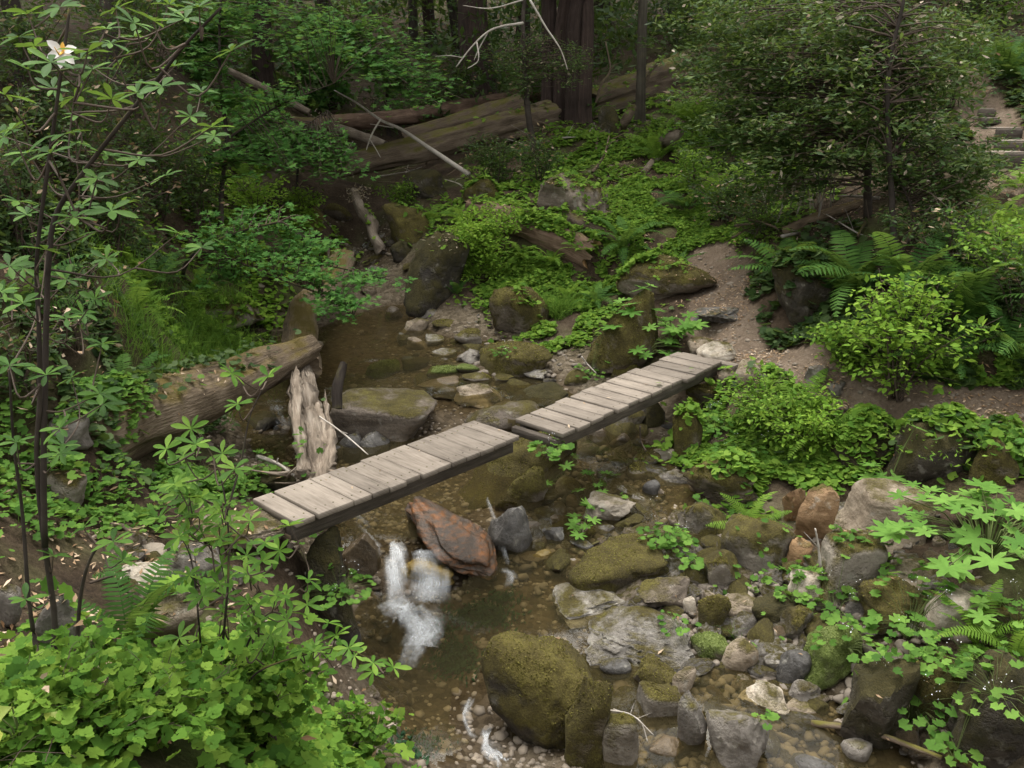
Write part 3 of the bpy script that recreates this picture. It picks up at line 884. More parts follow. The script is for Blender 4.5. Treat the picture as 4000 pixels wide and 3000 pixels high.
RL = [
    # pool and the middle of the creek
    (718, 846, 942, 962, 'brown', 'b', 'big brown slab boulder with a pale crack behind the near footbridge', 4),
    (728, 938, 784, 992, 'slate', 's', 'smooth grey round boulder beside the foot of the split driftwood trunk', 0),
    (776, 934, 842, 994, 'slate', 'r', 'grey boulder under the overhang of the big slab', 0),
    (835, 946, 872, 978, 'slate', 'a', 'small angular grey stone between big slab and footbridge edge', 0),
    (712, 962, 740, 996, 'slate', 's', 'small dark round stone touching the base of the split driftwood trunk', 0),
    (1008, 860, 1166, 935, 'brown', 'r', 'broad mottled boulder where the two footbridges meet', 0),
    (793, 775, 864, 812, 'green', 's', 'bright green moss cushion stone standing in the upper pool', 0),
    (868, 769, 932, 802, 'dark', 'r', 'dark wet stone beside the green moss cushion in the pool', 0),
    (922, 789, 992, 819, 'green', 's', 'flat bright green mossy stone lower on the gravel bar', 0),
    (988, 785, 1036, 810, 'green', 's', 'small green mossy stone with sticks on the gravel bar', 0),
    (870, 686, 928, 722, 'tan', 'a', 'tan flat-topped slab at the head of the gravel bar', 0),
    (854, 718, 888, 745, 'slate', 'a', 'dark wet stone below the tan slab in the pool', 0),
    (880, 727, 923, 757, 'tan', 'r', 'brownish stone half in the pool below the tan slab', 0),
    (916, 722, 960, 747, 'pale', 'a', 'light pointed slab stone on the pool edge', 0),
    (932, 752, 987, 778, 'pale', 'l', 'grey stone with white streaks at the pool edge', 0),
    (988, 754, 1038, 785, 'grey', 'l', 'grey and white broken stone beside the long mossy boulder', 0),
    (982, 709, 1040, 745, 'part', 'f', 'flat moss-topped stone in the middle of the gravel bar', 0),
    (932, 691, 991, 712, 'moss', 'f', 'low flat mossy stone behind the tan slab', 0),
    (902, 661, 948, 684, 'grey', 'r', 'low grey stone near the foot of the dark overhang', 0),
    (832, 662, 868, 688, 'wet', 's', 'brown wet stone under the maple branch', 0),
    (985, 823, 1078, 870, 'tan', 'a', 'tan mossy angular stone at the near edge of the gravel bar', 0),
    (995, 804, 1062, 830, 'part', 'f', 'flat mossy stone behind the tan angular one on the gravel bar', 0),
    (902, 812, 994, 845, 'wet', 'f', 'brown half-sunken slab below the green flat stone', 0),
    (932, 830, 992, 856, 'wet', 'f', 'wet pinkish slab half under the pool water', 0),
    (1032, 738, 1194, 806, 'moss', 's', 'long low moss-covered boulder with sprouting leaves', 0),
    (1058, 618, 1185, 718, 'moss', 'r', 'mossy boulder with a dark shaded face above the gravel bar', 0),
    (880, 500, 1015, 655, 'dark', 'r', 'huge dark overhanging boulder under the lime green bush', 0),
    (830, 440, 935, 520, 'moss', 'r', 'olive mossy boulder behind the huge dark overhang', 0),
    (905, 540, 985, 585, 'moss', 's', 'rounded brown mossy bump leaning on the dark overhang', 0),
    (1266, 626, 1450, 800, 'moss', 'p', 'pyramid shaped mossy boulder beside the far footbridge', 0),
    (1313, 772, 1386, 814, 'moss', 'r', 'mossy brown stone at the foot of the pyramid boulder', 0),
    (1106, 824, 1227, 880, 'dark', 'r', 'long dark mossy boulder behind the start of the far footbridge', 0),
    (1129, 797, 1182, 823, 'pale', 'l', 'pale angular stone on the gravel behind the far footbridge', 0),
    (1221, 799, 1271, 833, 'moss', 's', 'round brown mossy stone on the gravel behind the far footbridge', 0),
    (1068, 808, 1110, 832, 'part', 'a', 'cracked small mossy stone with twigs near the gravel bank', 0),
    (1486, 728, 1545, 772, 'tan', 's', 'tan rounded boulder at the corner of the trail above the far footbridge', 0),
    (1506, 738, 1590, 788, 'cream', 'f', 'worn flat tan outcrop where the trail meets the far footbridge', 0),
    (1503, 662, 1612, 698, 'slate', 'l', 'dark layered flat slab lying on the dirt trail', 0),
    (1590, 778, 1645, 826, 'tan', 's', 'tan rounded stone at the trail edge right of the footbridge', 0),
    (1550, 794, 1592, 832, 'tan', 'a', 'tan block under the end beam of the far footbridge', 0),
    (1483, 826, 1572, 872, 'moss', 'r', 'mossy flower-topped boulder beneath the trail end of the far footbridge', 0),
    (1453, 890, 1514, 990, 'moss', 'r', 'tall brown mossy boulder below the far footbridge', 0),
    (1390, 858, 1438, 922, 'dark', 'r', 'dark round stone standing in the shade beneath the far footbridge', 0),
    (1351, 880, 1394, 926, 'part', 'a', 'tilted stone with green top in the shade under the far footbridge', 0),
    (1266, 915, 1315, 964, 'wet', 'r', 'dark wet stone behind the pool under the far footbridge', 0),
    (1318, 935, 1365, 968, 'wet', 'f', 'low dark wet stone at the pool edge under the far footbridge', 0),
    (1366, 971, 1428, 1010, 'part', 'r', 'flat mossy grey stone at the pool below the far footbridge', 0),
    (1410, 964, 1457, 996, 'cream', 'a', 'light pinkish stone leaning on the tall brown mossy boulder', 0),
    (1353, 1001, 1412, 1036, 'part', 's', 'oval mossy stone with pale lichen in the side creek', 0),
    (1418, 1013, 1486, 1048, 'grey', 'l', 'grey layered stone lying left of the large mossy boulder', 0),
    (1388, 1038, 1425, 1080, 'slate', 's', 'slate grey oval stone tilted in the side creek', 0),
    (1476, 985, 1632, 1082, 'moss', 'r', 'large olive mossy boulder in the middle of the side creek', 0),
    (1536, 1038, 1636, 1090, 'brown', 'l', 'cracked brown rock under the edge of the large olive mossy boulder', 0),
    (1075, 1006, 1182, 1112, 'moss', 'r', 'brown moss boulder with bare grey top beside the near footbridge end', 0),
    (1030, 932, 1245, 1060, 'moss', 'r', 'massive leafy mossy boulder carrying both footbridge ends', 0),
    (1200, 1031, 1258, 1068, 'grey', 's', 'rounded grey stone among pale coltsfoot leaves in the side creek', 0),
    (1263, 1064, 1372, 1134, 'cream', 'a', 'large cream coloured rock among pale coltsfoot leaves in the side creek', 0),
    (1222, 1068, 1255, 1098, 'tan', 's', 'round brown cobble left of the large cream rock', 0),
    (1184, 1082, 1228, 1112, 'wet', 's', 'wet reddish brown cobble below the rounded grey stone', 0),
    (1470, 1073, 1572, 1152, 'part', 'a', 'light grey angular rock below the large olive mossy boulder', 0),
    (1473, 980, 1515, 1003, 'grey', 'r', 'small mossy grey stone on top end of the side creek', 0),
    (1305, 1029, 1348, 1055, 'part', 'f', 'flat pinkish mossy stone in the side creek pool', 0),
    (1336, 552, 1538, 650, 'moss', 'r', 'broad mossy mound boulder beside the dirt trail with fern on top', 0),
    # right bank
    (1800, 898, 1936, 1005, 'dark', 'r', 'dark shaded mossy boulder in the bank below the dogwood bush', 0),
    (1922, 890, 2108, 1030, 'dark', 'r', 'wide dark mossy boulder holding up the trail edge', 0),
    (2105, 884, 2230, 945, 'tan', 'f', 'flat tan rock at the far right edge of the trail', 0),
    (1840, 1045, 2007, 1165, 'tan', 'b', 'big tan angular boulder with a black hollow beneath it', 0),
    (1722, 1055, 1800, 1172, 'orange', 'a', 'orange brown slanted boulder left of the big tan angular one', 0),
    (1690, 1054, 1742, 1122, 'orange', 'l', 'narrow orange brown rock behind the slanted one', 0),
    (1742, 786, 1790, 824, 'grey', 'l', 'grey trail stone set into the path under the dogwood bush', 0),
    (1784, 822, 1826, 850, 'grey', 'f', 'flat grey step stone on the trail bend', 0),
    (1660, 812, 1700, 834, 'tan', 'f', 'flat tan stone flush with the trail', 0),
    (1662, 548, 1800, 690, 'dark', 'r', 'dark mossy boulder standing in for the dark hollow behind the drooping sword ferns', 0),  # added dark stone in place of a shadowy hollow
    (2105, 945, 2190, 1040, 'moss', 'r', 'brown mossy boulder below the flat tan trail rock', 0),
    # lower right
    (1042, 1358, 1302, 1594, 'giant', 'd', 'giant rounded olive mossy boulder at the lower pool', 0),
    (1222, 1468, 1320, 1655, 'moss', 'a', 'upright brown mossy rock leaning against the giant boulder', 0),
    (1296, 1540, 1378, 1670, 'part', 'r', 'grey rock with a yellow moss cap right of the upright rock', 0),
    (1296, 1420, 1364, 1475, 'slate', 's', 'dark smooth round stone at the right of the giant boulder', 0),
    (1364, 1424, 1465, 1506, 'moss', 'a', 'wedge shaped mossy rock next to the dark smooth stone', 0),
    (1383, 1481, 1468, 1568, 'part', 'b', 'tan cube shaped mossy rock in front of the wedge shaped one', 0),
    (1448, 1443, 1504, 1514, 'tan', 's', 'smooth brown water-worn stone right of the wedge shaped mossy rock', 0),
    (1218, 1158, 1428, 1270, 'moss', 'f', 'long olive boulder with a pale green moss rim in mid creek', 0),
    (1190, 1264, 1357, 1345, 'pale', 'l', 'long pale layered rock with a dark hollow end', 0),
    (1372, 1239, 1492, 1320, 'brown', 'a', 'brown angular mossy rock above the layered outcrop', 0),
    (1263, 1308, 1492, 1442, 'pale', 'l', 'wide grey layered outcrop with moss and small leaves', 0),
    (1522, 1189, 1604, 1270, 'part', 'a', 'pointed mossy brown rock right of the leafy rock patch', 0),
    (1508, 1282, 1578, 1362, 'moss', 'f', 'slanted tall mossy rock on the sandy bar', 0),
    (1496, 1368, 1574, 1424, 'green', 's', 'oval green mossy stone on the sandy bar', 0),
    (1561, 1381, 1635, 1450, 'tan', 's', 'round smooth brown boulder right of the oval green stone', 0),
    (1560, 1280, 1654, 1340, 'tan', 'f', 'flat brown slab lying on the sandy bar', 0),
    (1526, 1528, 1657, 1668, 'grey', 'l', 'big grey layered rock with moss in the lower creek bed', 0),
    (1463, 1508, 1526, 1634, 'grey', 'l', 'upright grey streaked rock left of the big grey layered one', 0),
    (1600, 1478, 1698, 1550, 'cream', 'a', 'pale pinkish flat-topped rock in the shallow water', 0),
    (1316, 1504, 1368, 1545, 'slate', 'r', 'dark stone behind the dry twigs at the upright rock', 0),
    (1560, 1112, 1712, 1225, 'part', 'r', 'big tan boulder with mossy base under the light fern', 0),
    (1054, 1092, 1148, 1204, 'slate', 'a', 'dark triangular rock beside the rusty slab', 0),
    (1171, 1136, 1217, 1182, 'slate', 'a', 'black angular stone in the trickle below the cobbles', 0),
    (1233, 1164, 1282, 1195, 'slate', 'r', 'dark grey stone above the long olive boulder', 0),
    (1188, 1112, 1220, 1140, 'wet', 's', 'brown round cobble above the black angular stone', 0),
    (1128, 1120, 1174, 1156, 'wet', 'r', 'wet brown stone right of the dark triangular rock', 0),
    (1398, 1584, 1484, 1645, 'wet', 'f', 'sunken brown slab in shallow water below the cube rock', 0),
    (1476, 1291, 1504, 1324, 'cream', 's', 'small pale stone beside the brown angular mossy rock', 0),
    (1150, 1185, 1190, 1212, 'ochre', 'f', 'flat ochre stone at the trickle mouth', 0),
    (1118, 1190, 1200, 1215, 'wet', 'f', 'long wet brown stone left of the long olive boulder', 0),
    (868, 1194, 984, 1256, 'ochre', 'r', 'yellow brown wet rock with water spilling over it', 0),
    (655, 1150, 770, 1355, 'dark', 'r', 'dark mossy boulder on the left bank of the cascade', 0),
    (740, 1150, 820, 1245, 'wet', 'a', 'wet dark rock under the left end of the cascade', 0),
    (880, 1090, 960, 1170, 'wet', 'r', 'wet rock in the gap under the near footbridge', 0),
    (360, 1105, 620, 1180, 'tan', 'f', 'wide brown foundation slab under the left end of the near footbridge', 0),
    (365, 1160, 482, 1276, 'grey', 'r', 'round topped grey boulder on the left bank', 0),
    (252, 1205, 370, 1275, 'cream', 'a', 'pale flat rock on the left bank beside a fern', 0),
    (308, 1171, 360, 1214, 'cream', 'a', 'small pale stone behind the flat rock on the left bank', 0),
    (416, 1252, 466, 1290, 'cream', 's', 'small smooth pale stone in front of the round topped grey boulder', 0),
    (300, 1286, 448, 1400, 'tan', 'f', 'wide brown flat rock among the left bank leaves', 0),
    (80, 1294, 170, 1410, 'grey', 'r', 'pale grey boulder behind the azalea stems', 0),
    (-10, 1262, 48, 1345, 'grey', 'r', 'grey stone at the left edge behind the azalea', 0),
    (100, 885, 195, 960, 'grey', 'r', 'grey mossy stone at the root end of the left log', 0),
    (90, 1010, 190, 1100, 'part', 'r', 'shaded mossy stone under the azalea left of the log end', 0),
    (385, 628, 540, 700, 'part', 'r', 'moss-topped boulder with a bare pale patch on the grassy left bank', 0),
    (520, 1000, 640, 1060, 'dark', 'f', 'dark mossy rock below the driftwood in the left channel', 0),
    (530, 890, 600, 930, 'slate', 'r', 'dark wet stone in the little cascade left of the driftwood', 0),
    # lower right
    (1776, 1156, 1910, 1272, 'part', 'b', 'square block with a dark moss cap and bare pale face', 0),
    (1905, 1208, 2032, 1278, 'tan', 's', 'smooth tan dome boulder right of the moss-capped block', 0),
    (1859, 1244, 2012, 1350, 'moss', 'r', 'brown mossy boulder with white florets below the tan dome', 0),
    (2007, 1268, 2114, 1360, 'cream', 'r', 'cream and rust stained boulder at the foot of the coltsfoot', 0),
    (1729, 1334, 1876, 1450, 'green', 'r', 'bright green mossy boulder overhanging the cobbles', 0),
    (1826, 1432, 1968, 1610, 'dark', 'a', 'dark wedge boulder under the round-leaved plant', 0),
    (1955, 1424, 2080, 1548, 'moss', 'r', 'brown mossy boulder right of the dark wedge', 0),
    (2075, 1425, 2250, 1640, 'dark', 'r', 'large dark boulder with trailing leaves in the right corner', 0),
    (1674, 1404, 1750, 1476, 'slate', 's', 'smooth two-toned grey boulder left of the green mossy one', 0),
    (1689, 1307, 1766, 1376, 'part', 'a', 'angular mossy stone above the green mossy boulder', 0),
    (1702, 1231, 1782, 1298, 'cream', 'a', 'whitish jagged rock among the leaves', 0),
    (1617, 1281, 1722, 1344, 'dark', 'f', 'low dark mossy rock left of the whitish jagged one', 0),
    (1708, 1468, 1772, 1520, 'grey', 'l', 'broken grey stone on the cobbles', 0),
    (1818, 1598, 1882, 1650, 'grey', 's', 'blue grey oval stone above the lower driftwood stick', 0),
    (1709, 1622, 1792, 1680, 'slate', 's', 'dark round stone at the lower frame edge', 0),
    (1948, 1564, 1982, 1595, 'grey', 's', 'small grey round stone wedged under the dark boulder', 0),
    (2028, 1598, 2114, 1665, 'moss', 'f', 'flat mossy stone below the fallen stick', 0),
    (1909, 1404, 1954, 1450, 'tan', 's', 'upright tan pebble-smooth stone between two mossy boulders', 0),
    (1638, 1341, 1690, 1380, 'cream', 'l', 'whitish flat stone at the sandy bar edge', 0),
    (1704, 1164, 1755, 1218, 'orange', 'r', 'pinkish stone beneath the orange brown boulder', 0),
    (2110, 1298, 2202, 1358, 'moss', 'r', 'brown mossy stone under the coltsfoot leaves', 0),
    (2118, 1264, 2162, 1296, 'grey', 'r', 'small grey stone under the coltsfoot', 0),
    (2080, 1244, 2132, 1292, 'part', 's', 'mottled round stone beside the cream boulder', 0),
    (1694, 1508, 1772, 1548, 'tan', 'f', 'long flat brown cobble in the shallow creek', 0),
    # up the slope
    (1164, 374, 1312, 462, 'brown', 'a', 'big tilted layered brown boulder at the foot of the upper trail', 0),
    (1180, 448, 1250, 486, 'tan', 'f', 'tan flat stone beneath the tilted layered boulder', 0),
    (1196, 470, 1232, 500, 'tan', 'a', 'small angular tan stone at the end of the thin mossy log', 0),
    (1290, 230, 1345, 290, 'dark', 'r', 'dark mossy rock beside the redwood clump', 0),
    (1640, 800, 1680, 820, 'grey', 'f', 'small flat stone on the trail beside the leafy bank', 0),
    (1000, 385, 1080, 440, 'moss', 'r', 'mossy boulder under the dark shrub upstream', 0),
    (870, 365, 960, 420, 'dark', 'r', 'dark rock beneath the end of the long moss-streaked log', 0),
    (690, 540, 770, 600, 'moss', 'r', 'mossy stone left of the upper little fall', 0),
    (842, 520, 890, 560, 'dark', 'r', 'dark stone right of the upper little fall', 0),
    (600, 440, 700, 500, 'moss', 'r', 'moss-covered boulder under the back maple', 0),
    (700, 440, 760, 480, 'moss', 's', 'low mossy stone left of the standing driftwood', 0),
]
TILT = {}
for (u0, v0, u1, v1, mt, shp, lab, tl) in RL:
    rock(u0, v0, u1, v1, mt, shp, lab, tilt=tl, name='stone' if (u1 - u0) < 80 else 'boulder')

# rusty slab in the cascade: one long flat rock along the fall line
sa, sb = atz(945, 1085, -.72), atz(1072, 1262, -1.16)
V, T = rock_shape(np.random.default_rng(5), 5, 9, 14, .14, .06)
V = V / np.abs(V).max(0)
axd = unit(sb - sa)
sx = unit(np.cross(axd, [0, 0, 1]))
sz = np.cross(sx, axd)
L = np.linalg.norm(sb - sa) * .62
V = V[:, :1] * sx * .40 + V[:, 1:2] * axd * L + V[:, 2:] * sz * .13
c0 = (sa + sb) / 2 + np.array([0, 0, -.02])
tag(put('boulder', V + c0, T, M['rust'], origin=c0 - [0, 0, .13]), 'long rust orange wet slab sloping down beside the cascade', 'boulder')

# cobbles: individuals that nothing tells apart share a label
cob_me = []
for k in range(8):
    V, T = rock_shape(np.random.default_rng(100 + k), 3, 3.2 if k < 5 else 8, 12, .1 if k > 5 else 0, .04)
    cob_me.append((V / np.abs(V).max(0), T))
COBM = ['tan', 'grey', 'wet', 'slate', 'part', 'wet', 'grey', 'tan']
cob_data = {}
for k in range(8):
    cob_data[k] = mesh_from('cobble', cob_me[k][0], cob_me[k][1], True, [M[COBM[k]]])


def cobble_at(x, y, s, z=None):
    k = int(rng.integers(8))
    o = bpy.data.objects.new('cobble', cob_data[k])
    COL.objects.link(o)
    z = land_at(x, y) if z is None else z
    o.location = (x, y, z + s * .18)
    o.scale = (s * rng.uniform(.9, 1.4), s * rng.uniform(.7, 1.1), s * rng.uniform(.45, .75))
    o.rotation_euler = (rng.uniform(-.25, .25), rng.uniform(-.25, .25), rng.uniform(0, 6.28))
    return o


zones = [(1250, 1150, 130, 90, 34, 'beside the dark angular stones of the side trickle'), (1430, 1380, 170, 130, 60, 'around the wide grey layered outcrop'), (1620, 1520, 130, 110, 52, 'in the shallows by the pale pinkish flat-topped rock'),
         (1690, 1330, 110, 120, 40, 'on the sandy bar below the whitish jagged rock'), (1080, 770, 150, 70, 40, 'on the gravel bar by the long low mossy boulder'), (1000, 690, 80, 30, 22, 'at the head of the gravel bar'),
         (1330, 960, 120, 60, 22, 'in the shade under the far footbridge'), (860, 1420, 110, 140, 26, 'in the lower pool beneath the cascade'), (1850, 1620, 160, 50, 22, 'beside the grey driftwood stick'),
         (1180, 830, 60, 40, 12, 'behind the start of the far footbridge'), (2060, 1200, 90, 60, 14, 'under the big coltsfoot clump')]
CNAME = ['tan', 'grey', 'wet brown', 'dark slate', 'mossy', 'wet brown', 'angular grey', 'angular tan']
for (u, v, su, sv, n, where) in zones:
    for _ in range(int(n * .85)):
        p = hit(u + rng.normal() * su * .6, v + rng.normal() * sv * .6)
        if p[1] > 14 or p[1] < 3.5:
            continue
        s = float(rng.choice([.03, .04, .05, .065, .085, .11], p=[.22, .24, .22, .16, .1, .06]))
        if any(abs(p[0] - c[0]) < a * .75 and abs(p[1] - c[1]) < b * .75 for (_, c, a, b, _c) in ROCKS):
            continue
        o = cobble_at(p[0], p[1], s, p[2])
        kd = CNAME[[q for q in cob_data if cob_data[q] is o.data][0]]
        tag(o, ('big ' if s > .08 else '') + kd + ' cobble ' + where, 'cobble', 'cobbles ' + where)

# rubble: broken stones of middle size, singly
rub = []
for k in range(8):
    V, T = rock_shape(np.random.default_rng(300 + k), 3, 20 if k % 2 else 12, 10, .14 if k in (2, 5) else 0, .07)
    V = (V - (V.max(0) + V.min(0)) / 2) / ((V.max(0) - V.min(0)) / 2)
    m = mesh_from('stone', V, T, True, [M[['part', 'grey', 'pale', 'tan', 'moss', 'grey', 'part', 'moss'][k]]])
    m.set_sharp_from_angle(angle=math.radians(36))
    rub.append(m)
RNAME = ['half-mossy', 'angular grey', 'pale layered', 'angular tan', 'mossy brown', 'grey layered', 'mottled', 'olive mossy']
for (u, v, su, sv, n, where) in [(1310, 1110, 110, 70, 20, 'in the side creek below the far footbridge'), (1360, 1000, 90, 50, 12, 'at the pool under the far footbridge'), (1170, 1130, 60, 60, 10, 'between the brown moss boulder and the rusty slab'), (1440, 1200, 90, 60, 10, 'at the right end of the long olive boulder'), (1400, 1290, 90, 60, 12, 'beside the long pale layered rock'), (1560, 1260, 130, 90, 22, 'on the bar among the mossy boulders'),
                                 (1450, 1520, 120, 110, 20, 'in the shallows right of the giant boulder'), (1700, 1420, 110, 110, 22, 'on the bar left of the green mossy boulder'), (1850, 1200, 130, 60, 14, 'between the square block and the coltsfoot'),
                                 (1980, 1330, 110, 60, 12, 'around the cream and rust stained boulder'), (1620, 1600, 120, 50, 12, 'in the creek at the lower frame edge'), (1180, 1200, 70, 60, 9, 'right of the rusty slab'),
                                 (1060, 800, 110, 50, 14, 'along the gravel bar edge'), (1300, 900, 80, 60, 10, 'under the far footbridge'), (330, 1220, 130, 70, 12, 'on the bare ground of the left bank'), (800, 560, 60, 60, 10, 'below the upper little fall')]:
    for _ in range(int(n * 2.4)):
        p = hit(u + rng.normal() * su * .6, v + rng.normal() * sv * .6)
        s = float(rng.uniform(.05, .155))
        if p[1] > 18.5 or p[1] < 3.4 or any(abs(p[0] - c[0]) < a * .68 and abs(p[1] - c[1]) < b * .68 for (_, c, a, b, _c) in ROCKS):
            continue
        k = int(rng.integers(8))
        o = bpy.data.objects.new('stone', rub[k])
        COL.objects.link(o)
        o.location = (p[0], p[1], p[2] + s * .2)
        o.scale = (s * rng.uniform(.8, 1.5), s * rng.uniform(.7, 1.1), s * rng.uniform(.4, .8))
        o.rotation_euler = (rng.uniform(-.35, .35), rng.uniform(-.35, .35), rng.uniform(0, 6.28))
        tag(o, RNAME[k] + ' stone ' + where, 'stone', 'broken stones ' + where)
        ROCKS.append((o, p, s * 1.2, s, s * .5))

# gravel: tiny stones, countless
VV, TT = ICO[2]
gv = VV[:, :] * (1 + .25 * fbm(VV * 1.6, 2, 4))[:, None] * np.array([1, .8, .5])
D1 = bmesh.new()
bmesh.ops.create_icosphere(D1, subdivisions=1, radius=1)
g1 = (np.array([v.co[:] for v in D1.verts]) * np.array([1, .8, .5]), np.array([[v.index for v in f.verts] for f in D1.faces]))
D1.free()
gp = []
for c in CREEKS:
    q = smooth_path(c, 260)
    for _ in range(5):
        gp.append(q[:, :2] + rng.normal(size=(260, 2)) * .75)
for pts, w in PATHS[:3]:
    q = smooth_path(pts, 200)
    gp.append(q[:, :2] + rng.normal(size=(200, 2)) * w * .7)
gp = np.concatenate(gp)
gz = land(gp[:, 0], gp[:, 1])
nG = len(gp)
P3 = np.concatenate([gp, gz[:, None]], 1)
V, T, rr = scatter(g1, P3, unit(rng.normal(size=(nG, 3)) * [1, 1, .1]), unit(rng.normal(size=(nG, 3)) * .2 + [0, 0, 1]), rng.gamma(2.2, .008, nG) + .008)
go = put('gravel', V, T, plain_mat('gravel_stone', (.20, .165, .125)), attrs={'rnd': rr}, kind='stuff')
tag(go, 'loose brown and grey gravel over the creek bed and trail', 'gravel')

# small broken rubble packed between the stones of the side creek
V0, T0 = rock_shape(np.random.default_rng(412), 2, 18, 9, 0, .06)
V0 = (V0 - (V0.max(0) + V0.min(0)) / 2) / ((V0.max(0) - V0.min(0)) / 2) * np.array([1.2, .85, .55])
rp = []
for (u, v, su, sv, n) in [(1310, 1080, 110, 90, 170), (1400, 1270, 110, 70, 130), (1570, 1270, 150, 100, 200), (1460, 1500, 130, 120, 150), (1690, 1420, 130, 120, 180), (1850, 1230, 140, 80, 110), (1990, 1330, 120, 70, 90), (1620, 1590, 160, 60, 110), (1180, 1170, 80, 70, 80), (1080, 790, 130, 60, 120)]:
    for _ in range(n):
        rp.append(hit(u + rng.normal() * su * .65, v + rng.normal() * sv * .65))
rp = np.array(rp)
rp[:, 2] += .008
nR = len(rp)
V, T, rr = scatter((V0, T0), rp, unit(rng.normal(size=(nR, 3)) * [1, 1, .2]), unit(rng.normal(size=(nR, 3)) * .3 + [0, 0, 1]), rng.uniform(.022, .062, nR))
tag(put('rubble', V, T, plain_mat('rubble_stone', (.165, .138, .108), .7), smooth=False, attrs={'rnd': rr}, kind='stuff'), 'small angular grey brown rubble packed between the creek stones', 'rubble')

# ------------------------------------------------------------------ the two plank footbridges
def wood_box(l, w, h, r, cut=0.0):
    """board along x with worn edges; returns verts, tris and along/around"""
    bm = bmesh.new()
    bmesh.ops.create_cube(bm, size=1)
    bmesh.ops.scale(bm, vec=(l, w, h), verts=bm.verts)
    bmesh.ops.bevel(bm, geom=list(bm.edges), offset=min(.0035, min(h, w) * .12), segments=1, affect='EDGES')
    bmesh.ops.triangulate(bm, faces=bm.faces)
    V = np.array([v.co[:] for v in bm.verts])
    T = np.array([[v.index for v in f.verts] for f in bm.faces])
    bm.free()
    V = V + (r.random(3) - .5) * .002
    if cut:
        k = (V[:, 0] > l * .38) & (V[:, 1] < -w * .2)
        V[k, 0] -= cut
    return V, T


def board(name, parent, mat, ctr, ex, ey, ez, l, w, h, r, cut=0.0):
    V, T = wood_box(l, w, h, r, cut)
    Wd = ctr + V[:, :1] * ex + V[:, 1:2] * ey + V[:, 2:] * ez
    return put(name, Wd, T, mat, parent, smooth=False, attrs={'along': V[:, 0], 'around': V[:, 1] * 1.0 + V[:, 2]})


def footbridge(label, corners, z, nplank, gap, seed, thick=.045):
    r = np.random.default_rng(seed)
    fl, nl, nr, fr = [atz(u, v, zz) for (u, v), zz in zip(corners, z)]
    a, b = (fl + nl) / 2, (fr + nr) / 2
    ex = unit(b - a)
    wdt = (abs(np.dot(np.cross(ex, [0, 0, 1]), fl - nl)) + abs(np.dot(np.cross(ex, [0, 0, 1]), fr - nr))) / 2
    ey = unit(np.cross([0, 0, 1], ex))
    ez = np.cross(ex, ey)
    L = np.linalg.norm(b - a)
    root = thing('footbridge', label, 'footbridge', a - ez * .25)
    step = L / nplank
    for i in range(nplank):
        c = a + ex * (i + .5) * step - ez * thick / 2 + ey * r.normal() * .012 + ez * r.normal() * .003
        ang = r.normal() * .006
        e2 = unit(ey + ex * ang)
        e2 = unit(e2 + ez * r.normal() * .006)
        e1 = unit(np.cross(e2, ez))
        pl = board('plank', root, M['plank'], c, e2, e1, ez, wdt * (1 + r.normal() * .008), step - gap, thick, r)
        for sgn in (-1, 1):
            for q in (-.25, .25):
                vb, tb = tube([c + e2 * sgn * (wdt / 2 - .09) + e1 * q * step + ez * (thick / 2 - .004), c + e2 * sgn * (wdt / 2 - .09) + e1 * q * step + ez * (thick / 2 + .0015)], .0075, 6)
                put('nail', vb, tb, M['darkbark'], pl)
    return root, a, b, ex, ey, ez, wdt, L, thick


nb, a, b, ex, ey, ez, wd, L, th = footbridge('near plank footbridge resting on the left bank slab with tight boards',
                                            [(549, 1076), (643, 1131), (1133, 936), (1014, 912)], (.2, .2, .2, .2), 14, .006, 3)
rr_ = np.random.default_rng(1)
for s in (-1, 1):
    c = (a + b) / 2 + ey * s * (wd / 2 - .11) - ez * (th + .07 + .002)
    board('stringer', nb, M['stringer'], c + ex * .01, ex, ey, ez, L * .995, .055, .14, rr_)
for q in (.002, .5, .998):
    board('cross_brace', nb, M['stringer'], a + ex * (q * (L - .07) + .035) - ez * (th + .062), ey, ex, ez, wd - .285, .045, .11, rr_)
NEAR_END = b.copy()

fb, a, b, ex, ey, ez, wd, L, th = footbridge('far plank footbridge with gapped boards leading to the dirt trail',
                                            [(1119, 904), (1203, 938), (1562, 784), (1468, 757)], (0, 0, .04, .04), 14, .028, 4)
for s in (-1, 1):
    c = (a + b) / 2 + ey * s * (wd / 2 - .09) - ez * (th + .07 + .002)
    board('stringer', fb, M['stringer'], c, ex, ey, ez, L * .98, .06, .13, rr_)
board('end_sill', fb, M['plank'], b + ex * .07 - ey * .06 - ez * .085, ey, ex, ez, wd * 1.25, .12, .10, rr_)
board('end_sill', fb, M['stringer'], a - ex * .03 - ez * .10, ey, ex, ez, wd * .9, .07, .08, rr_)
blk = thing('support_block', 'short pale wood block propped under the start of the far footbridge', 'wood block', a - ey * (wd / 2 - .06) - ez * .27 - ex * .06)
board('block_body', blk, M['drift'], a - ey * (wd / 2 - .06) - ez * .2 - ex * .06, ex, ey, ez, .11, .1, .1, rr_)

